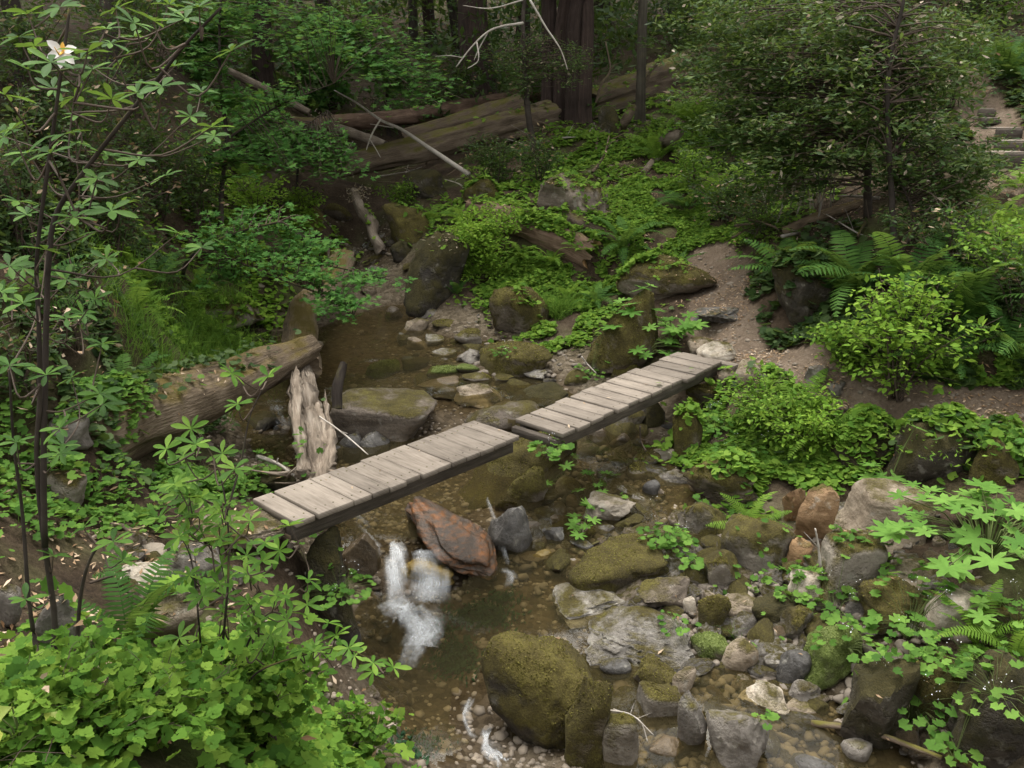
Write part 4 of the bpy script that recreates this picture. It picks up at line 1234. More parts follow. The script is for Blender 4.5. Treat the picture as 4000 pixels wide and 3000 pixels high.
# ------------------------------------------------------------------ logs and dead wood
def log(name, label, cat, pts, radii, mat, seed, seg=26, rings=46, rough=.10, group=None, ridges=.05, flat_end=True, parent=None, part='trunk', gnarl=.0):
    P = smooth_path(pts, rings)
    rad = np.interp(np.linspace(0, 1, rings), np.linspace(0, 1, len(radii)), radii)
    if gnarl:
        P = P + np.stack([vnoise(np.stack([np.linspace(0, 6, rings), np.full(rings, k * 7.3 + seed), np.zeros(rings)], 1), seed) for k in range(3)], 1) * gnarl
    n = rings
    tan = unit(np.gradient(P, axis=0))
    up = np.array([0, 0, 1.0]) if abs(tan[:, 2]).mean() < .8 else np.array([0, 1.0, 0])
    A = unit(np.cross(tan, up))
    B = np.cross(tan, A)
    th = np.linspace(0, 2 * np.pi, seg, endpoint=False)
    s = np.concatenate([[0], np.cumsum(np.linalg.norm(np.diff(P, axis=0), axis=1))])
    S, TH = np.meshgrid(s, th, indexing='ij')
    rm = max(radii)
    q = np.stack([np.cos(TH) * 1.4, np.sin(TH) * 1.4, S / rm * .35], -1)
    q2 = np.stack([np.cos(TH) * 4.5, np.sin(TH) * 4.5, S / rm * .3], -1)
    rr = rad[:, None] * (1 + rough * fbm(q, 3, seed) + ridges * 1.6 * vnoise(q2, seed + 5) + ridges * .6 * vnoise(q2 * 2.3, seed + 9))
    ring = np.cos(th)[None, :, None] * A[:, None] + np.sin(th)[None, :, None] * B[:, None]
    V = P[:, None] + ring * rr[..., None]
    jag = 1.0 if not flat_end else .35                              # broken, uneven ends
    for e, sg in ((0, -1), (n - 1, 1)):
        V[e] += tan[e] * sg * (rng.random(seg)[:, None] * rad[e] * jag)
    V = V.reshape(-1, 3)
    i = np.arange(n - 1)[:, None] * seg + np.arange(seg)[None]
    j = np.arange(n - 1)[:, None] * seg + (np.arange(seg)[None] + 1) % seg
    T = np.concatenate([np.stack([i, j, j + seg], -1).reshape(-1, 3), np.stack([i, j + seg, i + seg], -1).reshape(-1, 3)])
    along = np.repeat(s, seg)
    around = np.tile(np.minimum(th, 2 * np.pi - th) * rm * 1.3, n)
    if parent is None:
        parent = thing(name, label, cat, np.array([P[:, 0].mean(), P[:, 1].mean(), P[:, 2].min() - rm]), group)
    put(part, V, T, mat, parent, attrs={'along': along, 'around': around})
    for e, sg in ((0, -1), (n - 1, 1)):                             # the broken ends
        rim = V[e * seg:(e + 1) * seg]
        inner = P[e] + (rim - P[e]) * .45 - tan[e] * sg * rad[e] * .22
        cen = P[e] - tan[e] * sg * rad[e] * .3
        VV_ = np.concatenate([rim, inner, cen[None]])
        k = np.arange(seg)
        k2 = (k + 1) % seg
        TT_ = np.concatenate([np.stack([k, k2, seg + k2], 1), np.stack([k, seg + k2, seg + k], 1), np.stack([seg + k, seg + k2, np.full(seg, 2 * seg)], 1)])
        put('broken_end', VV_, TT_, M['endgrain'] if mat in (M['redlog'],) else mat, parent, attrs={'along': np.concatenate([np.zeros(seg), np.full(seg, .1), [.2]]), 'around': np.concatenate([k * .02, k * .02, [0]])})
    return parent


def lay(u, v, r, dv=0):
    """axis point of a log of radius r lying on the ground where its lower edge is seen"""
    p = hit(u, v)
    return p + np.array([0, r * .3, r * .75])


left_log = log('fallen_log', 'long mossy brown log lying across the left bank into the pool', 'log',
               [at(150, 975, 6.55), at(230, 925, 6.95), at(400, 868, 8.15), at(560, 800, 9.45), at(668, 750, 10.6)], [.34, .35, .32, .28, .22, .15], M['log'], 11, 44, 80, .15, ridges=.075)
for (bu, bv, by, eu, ev, ey_, rad) in [(333, 890, 7.75, 362, 833, 7.8, .025), (690, 745, 11.5, 655, 745, 10.9, .05), (380, 865, 8.5, 353, 850, 8.2, .015)]:
    p0, p1 = at(bu, bv, by), at(eu, ev, ey_)
    V, T = tube(smooth_path([p0, (p0 + p1) / 2 + [.02, 0, .02], p1], 8), np.linspace(rad, rad * .6, 8), 8, .2, 3)
    put('branch_stub', V, T, M['drift'], left_log, attrs={'along': np.linspace(0, .4, len(V)), 'around': np.tile(np.arange(1) * .1, len(V))})
pole = log('pale_pole', 'thin pale straight pole lying along the mossy left log', 'pole', [at(350, 890, 7.6), at(420, 850, 8.5), at(482, 812, 9.5)], [.026, .026, .022], M['deadbranch'], 5, 8, 14, .05, ridges=.02)

# the trunk crossing under it: mossy above, bleached and split below
cross = log('split_trunk', 'upright split trunk bleached below and mossy above crossing under the left log', 'log',
            [at(745, 560, 15.6), at(705, 620, 14.1), at(654, 678, 12.5), at(648, 735, 11.7), at(655, 800, 10.6)],
            [.20, .22, .24, .23, .20], M['log'], 21, 30, 60, .16, ridges=.09)
log('', '', '', [at(650, 775, 11.0), at(662, 830, 9.9), at(670, 900, 8.9), at(682, 1000, 7.9), at(690, 1070, 7.35)], [.08, .105, .11, .12, .18], M['drift'], 22, 26, 60, .25, ridges=.2, parent=cross, part='bleached_trunk')
rs = np.random.default_rng(31)
spl = [((640, 790), (640, 850), (646, 925), (655, 1020), .06, .035), ((632, 800), (636, 880), (648, 960), (668, 1030), .05, .03), ((655, 800), (665, 880), (678, 960), (684, 1045), .09, .06),
       ((702, 842), (706, 900), (712, 960), (700, 1040), .03, .055), ((690, 870), (700, 930), (706, 990), (700, 1050), .035, .05), ((662, 880), (664, 930), (668, 990), (668, 1045), .05, .05),
       ((648, 870), (652, 920), (655, 970), (652, 1020), .03, .035), ((716, 905), (720, 945), (716, 1000), (708, 1045), .02, .03), ((675, 840), (688, 890), (694, 960), (694, 1040), .04, .06)]
for k, s in enumerate(spl):
    pts = [at(u, v, y) for (u, v), y in zip(s[:4], (9.75, 8.95, 8.15, 7.35))]
    P = smooth_path(pts, 26)
    w = np.interp(np.linspace(0, 1, 26), [0, .2, .5, 1], [s[4] * .06, s[4], (s[4] + s[5]) / 2, s[5] * 1.25])
    V, T = tube(P, w, 14, .8, 40 + k)
    nv = len(V)
    put('splinter', V, T, M['drift'], cross, smooth=False, attrs={'along': np.repeat(np.linspace(0, 1.2, 26), 14).tolist() + [0, 1.2], 'around': np.tile(np.linspace(0, .25, 14), 26).tolist() + [0, 0]})
for k in range(9):                                                   # rootlets at its foot
    p0 = at(670 + rs.normal() * 18, 1025 + rs.normal() * 10, 7.5)
    p1 = p0 + np.array([rs.normal() * .35 - .15, rs.normal() * .15, rs.uniform(-.2, .12)])
    V, T = tube(smooth_path([p0, (p0 + p1) / 2 + rs.normal(size=3) * .05, p1], 9), np.linspace(.022, .005, 9), 6, .3, k)
    put('root', V, T, M['drift'], cross, attrs={'along': np.linspace(0, .3, len(V)), 'around': np.zeros(len(V))})
post = log('rotten_post', 'dark rotten post standing in the pool beside the bleached trunk', 'post', [at(728, 880, 9.3), at(731, 830, 9.4), at(742, 784, 9.5)], [.06, .065, .04], M['darkbark'], 8, 12, 14, .2, ridges=.1)
stick_lab = [
    ('slanting thin dead branch between the bleached trunk and the near footbridge', [at(690, 900, 8.4), at(740, 935, 8.1), at(795, 982, 7.7)], .010, 'deadbranch'),
    ('broken twig sticking out of the rock beside the bleached trunk foot', [at(555, 985, 7.7), at(600, 1002, 7.6), at(640, 1030, 7.4)], .022, 'deadbranch'),
    ('grey weathered driftwood stick lying across the lower right cobbles', [hit(1752, 1578) + [0, 0, .06], hit(1870, 1610) + [0, 0, .12], hit(2030, 1665) + [0, 0, .1]], .028, 'greylog'),
    ('dark thin stick lying on the stones above the long olive boulder', [hit(1268, 1196) + [0, 0, .06], hit(1300, 1182) + [0, 0, .07], hit(1330, 1170) + [0, 0, .05]], .018, 'darkbark'),
    ('upright dry twig standing before the square moss-capped block', [at(1772, 1225, 6.3), at(1768, 1180, 6.3), at(1761, 1142, 6.3)], .012, 'deadbranch'),
    ('forked dry twigs hanging below the dark stone by the giant boulder', [at(1318, 1535, 5.25), at(1365, 1545, 5.2), at(1412, 1588, 5.1)], .007, 'deadbranch'),
    ('thin dry twig curving above the water by the giant boulder', [at(1325, 1532, 5.3), at(1380, 1555, 5.2), at(1400, 1605, 5.1)], .006, 'deadbranch'),
    ('pale curved stick on the gravel behind the far footbridge', [hit(1108, 795) + [0, 0, .08], hit(1118, 806) + [0, 0, .06], hit(1140, 790) + [0, 0, .09]], .014, 'deadbranch'),
    ('thin leaning twig behind the middle of the far footbridge', [at(1256, 770, 10.9), at(1270, 788, 10.9), at(1288, 806, 10.8)], .010, 'deadbranch'),
    ('slender stick propped under the far footbridge beside the shaded stones', [at(1383, 920, 8.7), at(1384, 950, 8.7), at(1396, 975, 8.6)], .009, 'stem'),
    ('grey stick lying along the left bank rocks', [hit(290, 1160) + [0, 0, .04], hit(250, 1148) + [0, 0, .05], hit(200, 1172) + [0, 0, .03]], .022, 'drift'),
    ('long brown twig crossing the left bank leaf litter', [hit(200, 1285) + [0, 0, .08], hit(320, 1250) + [0, 0, .1], hit(400, 1225) + [0, 0, .08]], .008, 'stem'),
    ('grey branch curving up from the lower left corner leaves', [at(0, 1436, 3.3), at(40, 1470, 3.25), at(72, 1540, 3.1)], .012, 'greybark'),
]
for lab, pts, r, mt in stick_lab:
    P = smooth_path(pts, 14)
    t = thing('stick', lab, 'stick', np.array([P[:, 0].mean(), P[:, 1].mean(), P[:, 2].min()]))
    V, T = tube(P, np.linspace(r, r * .55, 14), 9, .25, len(lab))
    put('shaft', V, T, M[mt], t, attrs={'along': np.linspace(0, 1, len(V)), 'around': np.zeros(len(V)), 'rnd': np.zeros(len(V))})
    q = P[7] + np.array([rng.normal() * .06, rng.normal() * .04, abs(rng.normal()) * .05])
    V, T = tube([P[6], (P[6] + q) / 2, q + (q - P[6]) * .5], [r * .5, r * .35, r * .15], 6)
    put('side_twig', V, T, M[mt], t, attrs={'along': np.linspace(0, 1, len(V)), 'around': np.zeros(len(V)), 'rnd': np.zeros(len(V))})

# logs further up the valley
log('fallen_log', 'reddish brown broken log half buried in ferns above the mossy boulders', 'log', [lay(1020, 470, .2), lay(1110, 500, .22), lay(1200, 535, .22), lay(1268, 565, .2)], [.16, .24, .24, .22], M['redlog'], 51, 34, 60, rough=.2, ridges=.12, flat_end=False)
log('fallen_log', 'thin mossy tan log lying below the tilted layered boulder', 'log', [lay(1190, 468, .1), lay(1260, 492, .1), lay(1362, 535, .09)], [.12, .12, .09], M['greylog'], 52, 18, 30)
log('fallen_log', 'thick moss-streaked grey log bridging the creek in front of the redwoods', 'log', [at(735, 360, 19.0), at(900, 322, 20.2), at(1050, 285, 21.4), at(1190, 252, 22.4)], [.22, .27, .31, .34], M['greylog'], 53, 44, 80, .12, ridges=.12)
log('fallen_log', 'second thick grey log lying just behind the moss-streaked one', 'log', [at(870, 300, 22.2), at(1000, 268, 22.9), at(1120, 228, 23.6)], [.22, .26, .28], M['greylog'], 54, 40, 60, .12, ridges=.12)
log('fallen_log', 'long slim pale-topped log running back to the redwood clump', 'log', [at(690, 268, 23.2), at(830, 258, 23.8), at(1000, 232, 24.6), at(1180, 200, 25.4)], [.19, .20, .20, .18], M['redlog'], 55, 26, 60, .16, ridges=.10)
log('fallen_log', 'dark brown log under the maple at the left of the slim log', 'log', [at(380, 262, 21.5), at(560, 264, 21.8), at(725, 272, 22.2)], [.16, .17, .16], M['redlog'], 56, 20, 40, .1)
log('fallen_log', 'thin pale log sloping down through the maple leaves', 'log', [at(470, 143, 23.5), at(570, 192, 23.5), at(668, 243, 23.4)], [.11, .11, .08], M['drift'], 57, 14, 30)
log('fallen_log', 'short pale forked log end poking from under the long slim log', 'log', [at(728, 278, 21.3), at(780, 294, 21.0), at(832, 312, 20.6)], [.12, .11, .09], M['drift'], 58, 14, 20)
log('fallen_log', 'huge rotten log with a dark hollow underneath on the right slope', 'log', [at(1275, 225, 23.0), at(1380, 190, 24.2), at(1480, 152, 25.4), at(1600, 98, 27.0)], [.36, .44, .50, .54], M['greylog'], 59, 48, 80, .18, ridges=.14, flat_end=False)
log('fallen_log', 'weathered grey broken log at the foot of the left thicket', 'log', [at(515, 412, 16.8), at(560, 394, 17.0), at(615, 366, 17.3)], [.13, .16, .11], M['drift'], 60, 16, 24, .25, flat_end=False)
log('fallen_log', 'short stub log standing beside the slim dark tree', 'log', [hit(1343, 285) + [0, 0, .1], at(1352, 258, 20.6), at(1366, 233, 20.9)], [.11, .11, .10], M['greylog'], 61, 14, 16)
log('fallen_log', 'short tan log stub leaning on the slope above the upper trail', 'log', [hit(1428, 322) + [0, 0, .06], at(1446, 300, 18.4), at(1462, 284, 18.6)], [.15, .15, .14], M['drift'], 62, 14, 16)
log('fallen_log', 'thin tan log edging the upper trail below the stub', 'log', [lay(1388, 382, .07), lay(1405, 362, .07), lay(1425, 340, .07)], [.06, .07, .07], M['drift'], 63, 12, 16)
log('fallen_log', 'mossy dark branch log on the litter slope under the evergreen', 'log', [lay(1695, 506, .06), lay(1790, 470, .07), lay(1870, 442, .05)], [.07, .08, .05], M['log'], 64, 12, 24)
log('driftwood_trunk', 'pale gnarled driftwood trunk standing above the upper little fall', 'log', [at(762, 412, 18.2), at(778, 448, 17.9), at(797, 482, 17.5), at(806, 515, 17.2), at(828, 545, 17.0)], [.09, .10, .13, .10, .12], M['drift'], 65, 16, 40, .25, gnarl=.05)
dead = thing('dead_branch', 'long bare white branch leaning diagonally over the fallen logs', 'branch', at(1013, 377, 18.2))
for k, (pts, r0, r1) in enumerate([([(1013, 377, 18.2), (920, 315, 18.9), (868, 280, 19.3), (824, 260, 19.5), (770, 222, 19.8), (722, 195, 20)], .05, .014),
                                   ([(822, 258, 19.5), (806, 285, 19.4), (795, 312, 19.3), (786, 345, 19.2)], .022, .008), ([(798, 300, 19.3), (812, 322, 19.2), (822, 340, 19.1)], .012, .006),
                                   ([(850, 276, 19.4), (825, 272, 19.0), (800, 268, 18.8)], .014, .006)]):
    P = smooth_path([at(*p) for p in pts], 26)
    V, T = tube(P, np.linspace(r0, r1, 26), 8, .15, k)
    put('limb' if k == 0 else 'side_twig', V, T, M['deadbranch'], dead, attrs={'along': np.linspace(0, 3, len(V)), 'around': np.zeros(len(V))})
for lab, pts, r in [('curved thin dead branch arching over the rotten log', [(1392, 188, 22.6), (1405, 155, 22.6), (1436, 122, 22.8)], .05),
                    ('bare hooked sapling in front of the rotten log', [(1288, 222, 22.2), (1300, 180, 22.2), (1318, 150, 22.3), (1308, 90, 22.5)], .035),
                    ('mossy leaning pole rising through the maple crown', [(905, 150, 26), (840, 65, 26.2), (785, -10, 26.5)], .11),
                    ('thin mossy stick leaning beside the upper trail', [(1280, 372, 17.6), (1305, 335, 17.8), (1316, 293, 18)], .03)]:
    P = smooth_path([at(*p) for p in pts], 20)
    t = thing('dead_sapling', lab, 'branch', P[0])
    V, T = tube(P, np.linspace(r, r * .5, 20), 8, .2, 3)
    put('stem', V, T, M['greylog'], t, attrs={'along': np.linspace(0, 3, len(V)), 'around': np.zeros(len(V))})
    V, T = tube([P[12], P[12] + [.1, 0, .15], P[12] + [.25, 0, .2]], [r * .5, r * .3, r * .15], 6)
    put('side_twig', V, T, M['greylog'], t, attrs={'along': np.linspace(0, 1, len(V)), 'around': np.zeros(len(V))})

for k in range(16):
    u, v = rng.uniform(1625, 1800), rng.uniform(430, 500)
    p = hit(u, v)
    h = rng.uniform(.5, 1.1)
    d = rng.choice([-1, 1]) * rng.uniform(.2, .8)
    P = smooth_path([p, p + [d * .2, -.05, h * .7], p + [d * .6, -.1, h], p + [d, -.15, h * rng.uniform(.5, .95)]], 16)
    t = thing('dead_sapling', ['low arching bare twig', 'tall arching bare twig'][h > .8] + [' leaning left', ' leaning right'][d > 0] + [' at the left', ' in the middle', ' at the oak trunk side'][0 if u < 1680 else 1 if u < 1745 else 2] + ' of the twig tangle', 'branch', p, 'bare arching twigs on the litter slope')
    V, T = tube(P, np.linspace(.014, .004, 16), 5, .2, k)
    put('stem', V, T, M['deadbranch'], t, attrs={'along': np.linspace(0, 1, len(V)), 'around': np.zeros(len(V))})
    for q in (7, 11):
        V, T = tube([P[q], P[q] + rng.normal(size=3) * .1, P[q] + rng.normal(size=3) * .22], [.006, .004, .002], 4)
        put('side_twig', V, T, M['deadbranch'], t, attrs={'along': np.linspace(0, 1, len(V)), 'around': np.zeros(len(V))})

# broken branches lying about under and round the fallen logs
for k in range(34):
    u, v = [(rng.uniform(820, 1010), rng.uniform(345, 410)), (rng.uniform(560, 760), rng.uniform(300, 420)), (rng.uniform(1100, 1330), rng.uniform(280, 340)), (rng.uniform(1600, 1900), rng.uniform(420, 540))][k % 4]
    p = hit(u, v)
    an = rng.uniform(0, 3.14)
    d = np.array([math.cos(an), math.sin(an) * .6, rng.uniform(-.05, .5)]) * rng.uniform(.25, .7)
    P = smooth_path([p - d + [0, 0, .12], p + rng.normal(size=3) * .08 + [0, 0, .14], p + d + [0, 0, .12]], 9)
    t = thing('broken_branch', ['broken branch in the tangle under the moss-streaked log', 'broken branch among the maples by the fallen logs', 'broken branch at the foot of the redwood clump', 'dead branch on the litter slope under the evergreen oaks'][k % 4], 'branch', p, 'broken branches lying about the fallen logs')
    V, T = tube(P, np.linspace(.028, .010, 9) * rng.uniform(.6, 1.2), 6, .2, k)
    put('limb', V, T, M['deadbranch' if k % 3 == 0 else 'greylog'], t, attrs={'along': np.linspace(0, 1, len(V)), 'around': np.zeros(len(V))})
    V, T = tube([P[5], P[5] + rng.normal(size=3) * .12 + [0, 0, .08], P[5] + rng.normal(size=3) * .2 + [0, 0, .14]], [.010, .007, .003], 5)
    put('side_twig', V, T, M['deadbranch' if k % 3 == 0 else 'greylog'], t, attrs={'along': np.linspace(0, 1, len(V)), 'around': np.zeros(len(V))})

# ------------------------------------------------------------------ timber steps of the upper right trail
for (u0, v0, u1, v1, lab) in [(2139, 333, 2215, 364, 'lowest dark timber step on the right hand hillside trail'), (2146, 308, 2225, 328, 'second timber step from the bottom of the hillside trail'),
                              (2149, 280, 2205, 301, 'third timber step of the hillside trail half hidden by leaves'), (2119, 258, 2160, 268, 'small pale fourth timber step of the hillside trail'),
                              (2112, 238, 2148, 253, 'topmost timber step of the hillside trail')]:
    p = hit((u0 + u1) / 2, v1)
    dep = depth(p)
    w, h = (u1 - u0) * dep / FPX, (v1 - v0) * dep / FPX
    t = thing('timber_step', lab, 'step', p - [0, 0, .02])
    ex_ = unit(np.array([1, .12, 0]))
    ey_ = np.array([-ex_[1], ex_[0], 0])
    board('riser_board', t, M['stringer'], p + np.array([0, 0, h / 2]), ex_, ey_, np.array([0, 0, 1.0]), w, .09, h, rr_)
    board('tread_top', t, M['plank'], p + np.array([0, .19, h + .012]), ex_, ey_, np.array([0, 0, 1.0]), w * .96, .30, .02, rr_)

# ------------------------------------------------------------------ leaf templates (y forward, z up)
def blade(w=.3, n=4, fold=.12, droop=.15, wide=.5):
    V, T = [], []
    for i in range(n + 1):
        s = i / (n + .6)
        hw = w / 2 * (math.sin(math.pi * min(1, s ** (math.log(.5) / math.log(wide)))) ** .8 if 0 < s < 1 else 0) + .01
        z = -droop * s * s
        V += [(-hw, s, z + fold * hw), (0, s, z), (hw, s, z + fold * hw)]
    V.append((0, 1, -droop))
    for i in range(n):
        a = i * 3
        T += [(a, a + 1, a + 4), (a, a + 4, a + 3), (a + 1, a + 2, a + 5), (a + 1, a + 5, a + 4)]
    a = n * 3
    T += [(a, a + 1, a + 3), (a + 1, a + 2, a + 3)]
    return np.array(V), np.array(T)


def fan(rim, cup=.12, cy=.0):
    """leaf from a rim given as (angle, radius), petiole joint at the origin"""
    V = [(0, 0, 0)]
    for k, (a, r) in enumerate(rim):
        V.append((math.sin(a) * r, math.cos(a) * r + cy, cup * (r * r) * (1 if k % 2 else .6) - .25 * max(0, r - .6) ** 2))
    n = len(rim)
    return np.array(V), np.array([(0, k, k + 1) for k in range(n, 1, -1)][::-1] and [(0, k + 1, k) for k in range(1, n)])


def palmate(lobes, spread, deep=.5, teeth=True, back=.6):
    rim = []
    for k in range(lobes):
        a = -spread + 2 * spread * k / (lobes - 1)
        L = 1 - (1 - back) * (abs(a) / spread) ** 1.5
        st = 2 * spread / (lobes - 1)
        if k == 0:
            rim.append((a - st * .5, L * .35))
        if teeth:
            rim += [(a - st * .27, L * .74), (a - st * .16, L * .80), (a, L), (a + st * .16, L * .80), (a + st * .27, L * .74)]
        else:
            rim += [(a - st * .22, L * .86), (a, L), (a + st * .22, L * .86)]
        rim.append((a + st * .5, L * (deep if k < lobes - 1 else .35)))
    return rim


LEAF = {
    'azalea': blade(.30, 4, .25, .12, .62),
    'ovate': blade(.55, 2, .2, .18, .42),
    'lance': blade(.36, 1, .2, .1, .5),
    'round': fan(palmate(7, 2.55, .80, False, .8), .16),
    'maple': fan(palmate(5, 1.9, .5, False, .6), .05),
    'coltsfoot': fan(palmate(7, 2.35, .42, True, .72), .10),
    'tri': None,
    'clump': None,
}
_v, _t = blade(.62, 3, .15, .15, .45)


def rotz(V, a):
    c, s = math.cos(a), math.sin(a)
    return V @ np.array([[c, s, 0], [-s, c, 0], [0, 0, 1]])


_rim = [(-2.75, .42), (-2.2, .62), (-1.75, .60), (-1.35, .74), (-1.0, .66), (-.65, .84), (-.35, .80), (0, 1.08), (.35, .80), (.65, .84), (1.0, .66), (1.35, .74), (1.75, .60), (2.2, .62), (2.75, .42)]
_v, _t = fan(_rim, .16)
_v[1::2, 2] -= .05                                                     # crimped, toothed rim
_v = _v * .44 + [0, .18, 0]
LEAF['tri'] = (np.concatenate([_v + [0, .34, 0], rotz(_v * .86, 1.2) + [.03, .26, -.02], rotz(_v * .86, -1.2) + [-.03, .26, -.02]]), np.concatenate([_t, _t + len(_v), _t + 2 * len(_v)]))
_q = []
_r = np.random.default_rng(3)
for k in range(5):                                                    # a sprig of five small leaves for dense far foliage
    d = unit(np.array([_r.normal(), _r.normal() + .6, _r.normal() * .35]))
    s_ = np.array([-d[1], d[0], _r.normal() * .3])
    s_ = unit(s_)
    o_ = _r.normal(size=3) * .22
    _q.append(np.stack([o_, o_ + d * .32 + s_ * .13, o_ + d * .62, o_ + d * .32 - s_ * .13]))
LEAF['clump'] = (np.concatenate(_q), np.concatenate([np.array([(0, 1, 2), (0, 2, 3)]) + 4 * k for k in range(5)]))
_v2, _t2 = fan([(-2.6, .5), (-1.6, .95), (-.8, .9), (0, 1), (.8, .9), (1.6, .95), (2.6, .5)], .12)
LEAF['small'] = (_v2, _t2)
_q = []
for k in range(3):
    _q.append(rotz(np.array([(0, 0, 0), (.45, .55, .05), (.12, 1, -.05), (0, .86, 0), (-.12, 1, -.05), (-.45, .55, .05)]), k * 2.094))
LEAF['sorrel'] = (np.concatenate(_q), np.concatenate([np.array([(0, 1, 3), (1, 2, 3), (0, 3, 5), (3, 4, 5)]) + 6 * k for k in range(3)]))


def frond_mesh(seed, curl=.5):
    r = np.random.default_rng(seed)
    a = Acc()
    n = 26
    s = np.linspace(0, 1, n)
    th = math.radians(68) * (1 - s * (.75 + curl))
    step = 1 / (n - 1)
    y = np.cumsum(np.cos(th)) * step
    z = np.cumsum(np.sin(th)) * step
    P = np.stack([np.zeros(n) + .04 * np.sin(s * 3 + seed), y, z], 1)
    tv, tt = tube(P[::2], np.linspace(.006, .002, len(P[::2])), 3, cap=False)
    a.add(tv, tt)
    tan = unit(np.gradient(P, axis=0))
    for i in range(3, n):
        f = s[i]
        L = .17 * (math.sin(math.pi * (.12 + f * .88)) ** .7) * (1 - .25 * f)
        for sg in (-1, 1):
            d = unit(np.array([sg, 0, 0]) + tan[i] * .32 + np.array([0, 0, -.18 + r.normal() * .06]))
            w = tan[i] * .017
            p = P[i] + tan[i] * r.normal() * .004
            V = np.stack([p - w * .7, p + w * .9, p + d * L * .55 + w * .9 + [0, 0, .004], p + d * L, p + d * L * .55 - w * .6])
            a.add(V, [(0, 1, 2), (0, 2, 4), (4, 2, 3)] if sg > 0 else [(0, 2, 1), (0, 4, 2), (4, 3, 2)], r.random() * .25)
    return np.concatenate(a.V), np.concatenate(a.T), np.concatenate(a.A)


FROND = {}
for mk in ('fern', 'fernlight'):
    FROND[mk] = []
    for k in range(6):
        V, T, A_ = frond_mesh(k, .3 + .13 * k)
        FROND[mk].append(mesh_from('frond', V, T, False, [M[mk]], {'rnd': A_}))
_mesh_cache = {}


def leaf_mesh(t, mk):
    if (t, mk) not in _mesh_cache:
        _mesh_cache[(t, mk)] = mesh_from('leaf', LEAF[t][0], LEAF[t][1], True, [M[mk]])
    return _mesh_cache[(t, mk)]


def leaf_matrix(p, f, n, s):
    R = frames(np.asarray(f)[None], np.asarray(n)[None])[0]
    Mx = np.eye(4)
    Mx[:3, :3] = R * s
    Mx[:3, 3] = p
    return Mx


for (o, mt, area, dep) in TUFTS:                                        # moss stands up from the stone in small tufts
    me = o.data
    n = min(1500, int(200 + area * (5200 if dep < 9 else 3000)))
    if mt == 'part':
        n = n // 2
    vs_ = np.empty(len(me.vertices) * 3, np.float32)
    me.vertices.foreach_get('co', vs_)
    vs_ = vs_.reshape(-1, 3).astype(float)
    nr = np.empty(len(me.vertices) * 3, np.float32)
    me.vertices.foreach_get('normal', nr)
    nr = nr.reshape(-1, 3).astype(float)
    r = np.random.default_rng(len(vs_) + int(area * 1000))
    ok = np.nonzero((nr[:, 2] * .6 + fbm(vs_ * 5 + r.random(3) * 30, 3, 2) * .55) > (.55 if mt == 'part' else .40 if mt == 'giant' else .22))[0]
    if len(ok) < 5:
        continue
    tri = np.empty(len(me.polygons) * 3, np.int32)
    me.polygons.foreach_get('vertices', tri)
    tri = tri.reshape(-1, 3)
    tri = tri[np.isin(tri[:, 0], ok)]
    e = np.linalg.norm(np.cross(vs_[tri[:, 1]] - vs_[tri[:, 0]], vs_[tri[:, 2]] - vs_[tri[:, 0]]), axis=1)
    k = r.choice(len(tri), n, p=e / e.sum())
    w = r.dirichlet([1, 1, 1], n)
    pos = (vs_[tri[k]] * w[..., None]).sum(1) + np.array(o.location)
    nn = unit(nr[tri[k, 0]] + r.normal(size=(n, 3)) * .5)
    V0 = np.array([(-.5, -.3, 0), (.5, -.3, 0), (.0, .5, .0), (0, 0, .9)])
    V, T, rr = scatter((V0, np.array([(0, 1, 3), (1, 2, 3), (2, 0, 3)])), pos, rdir(r, 0, n) if False else unit(r.normal(size=(n, 3))), nn, r.uniform(.006, .017, n) * (1 if dep < 9 else 1.4))
    put('moss', V, T, M['tuftgreen' if mt == 'green' else 'tuft'], o, smooth=False, attrs={'rnd': rr}, kind='stuff')

bpy.context.view_layer.update()
DG = bpy.context.evaluated_depsgraph_get()


def grid_z(x, y):
    """height of the built ground sheet, read off its grid"""
    i = min(max(int(np.searchsorted(gx, x)) - 1, 0), nx - 2)
    j = min(max(int(np.searchsorted(gy, y)) - 1, 0), ny - 2)
    a, b = (x - gx[i]) / (gx[i + 1] - gx[i]), (y - gy[j]) / (gy[j + 1] - gy[j])
    return (GZ[j, i] * (1 - a) + GZ[j, i + 1] * a) * (1 - b) + (GZ[j + 1, i] * (1 - a) + GZ[j + 1, i + 1] * a) * b


def drop(x, y, top=2.2):
    """the first surface (ground, stone or log) under a place"""
    ok, loc, nrm, _i, ob, _m = SC.ray_cast(DG, Vector((x, y, grid_z(x, y) + top)), Vector((0, 0, -1)))
    if not ok:
        return None
    if ob.parent and ob.parent.name.startswith('footbridge'):
        return None
    return np.array(loc), np.array(nrm), ob


def seen(u, v):
    ok, loc, nrm, _i, ob, _m = SC.ray_cast(DG, Vector((0, 0, CAMZ)), Vector(ray(u, v)))
    return np.array(loc)


def rdir(r, up=0.0, n=1):
    v = r.normal(size=(n, 3))
    v[:, 2] = v[:, 2] * .35 + up
    return unit(v)


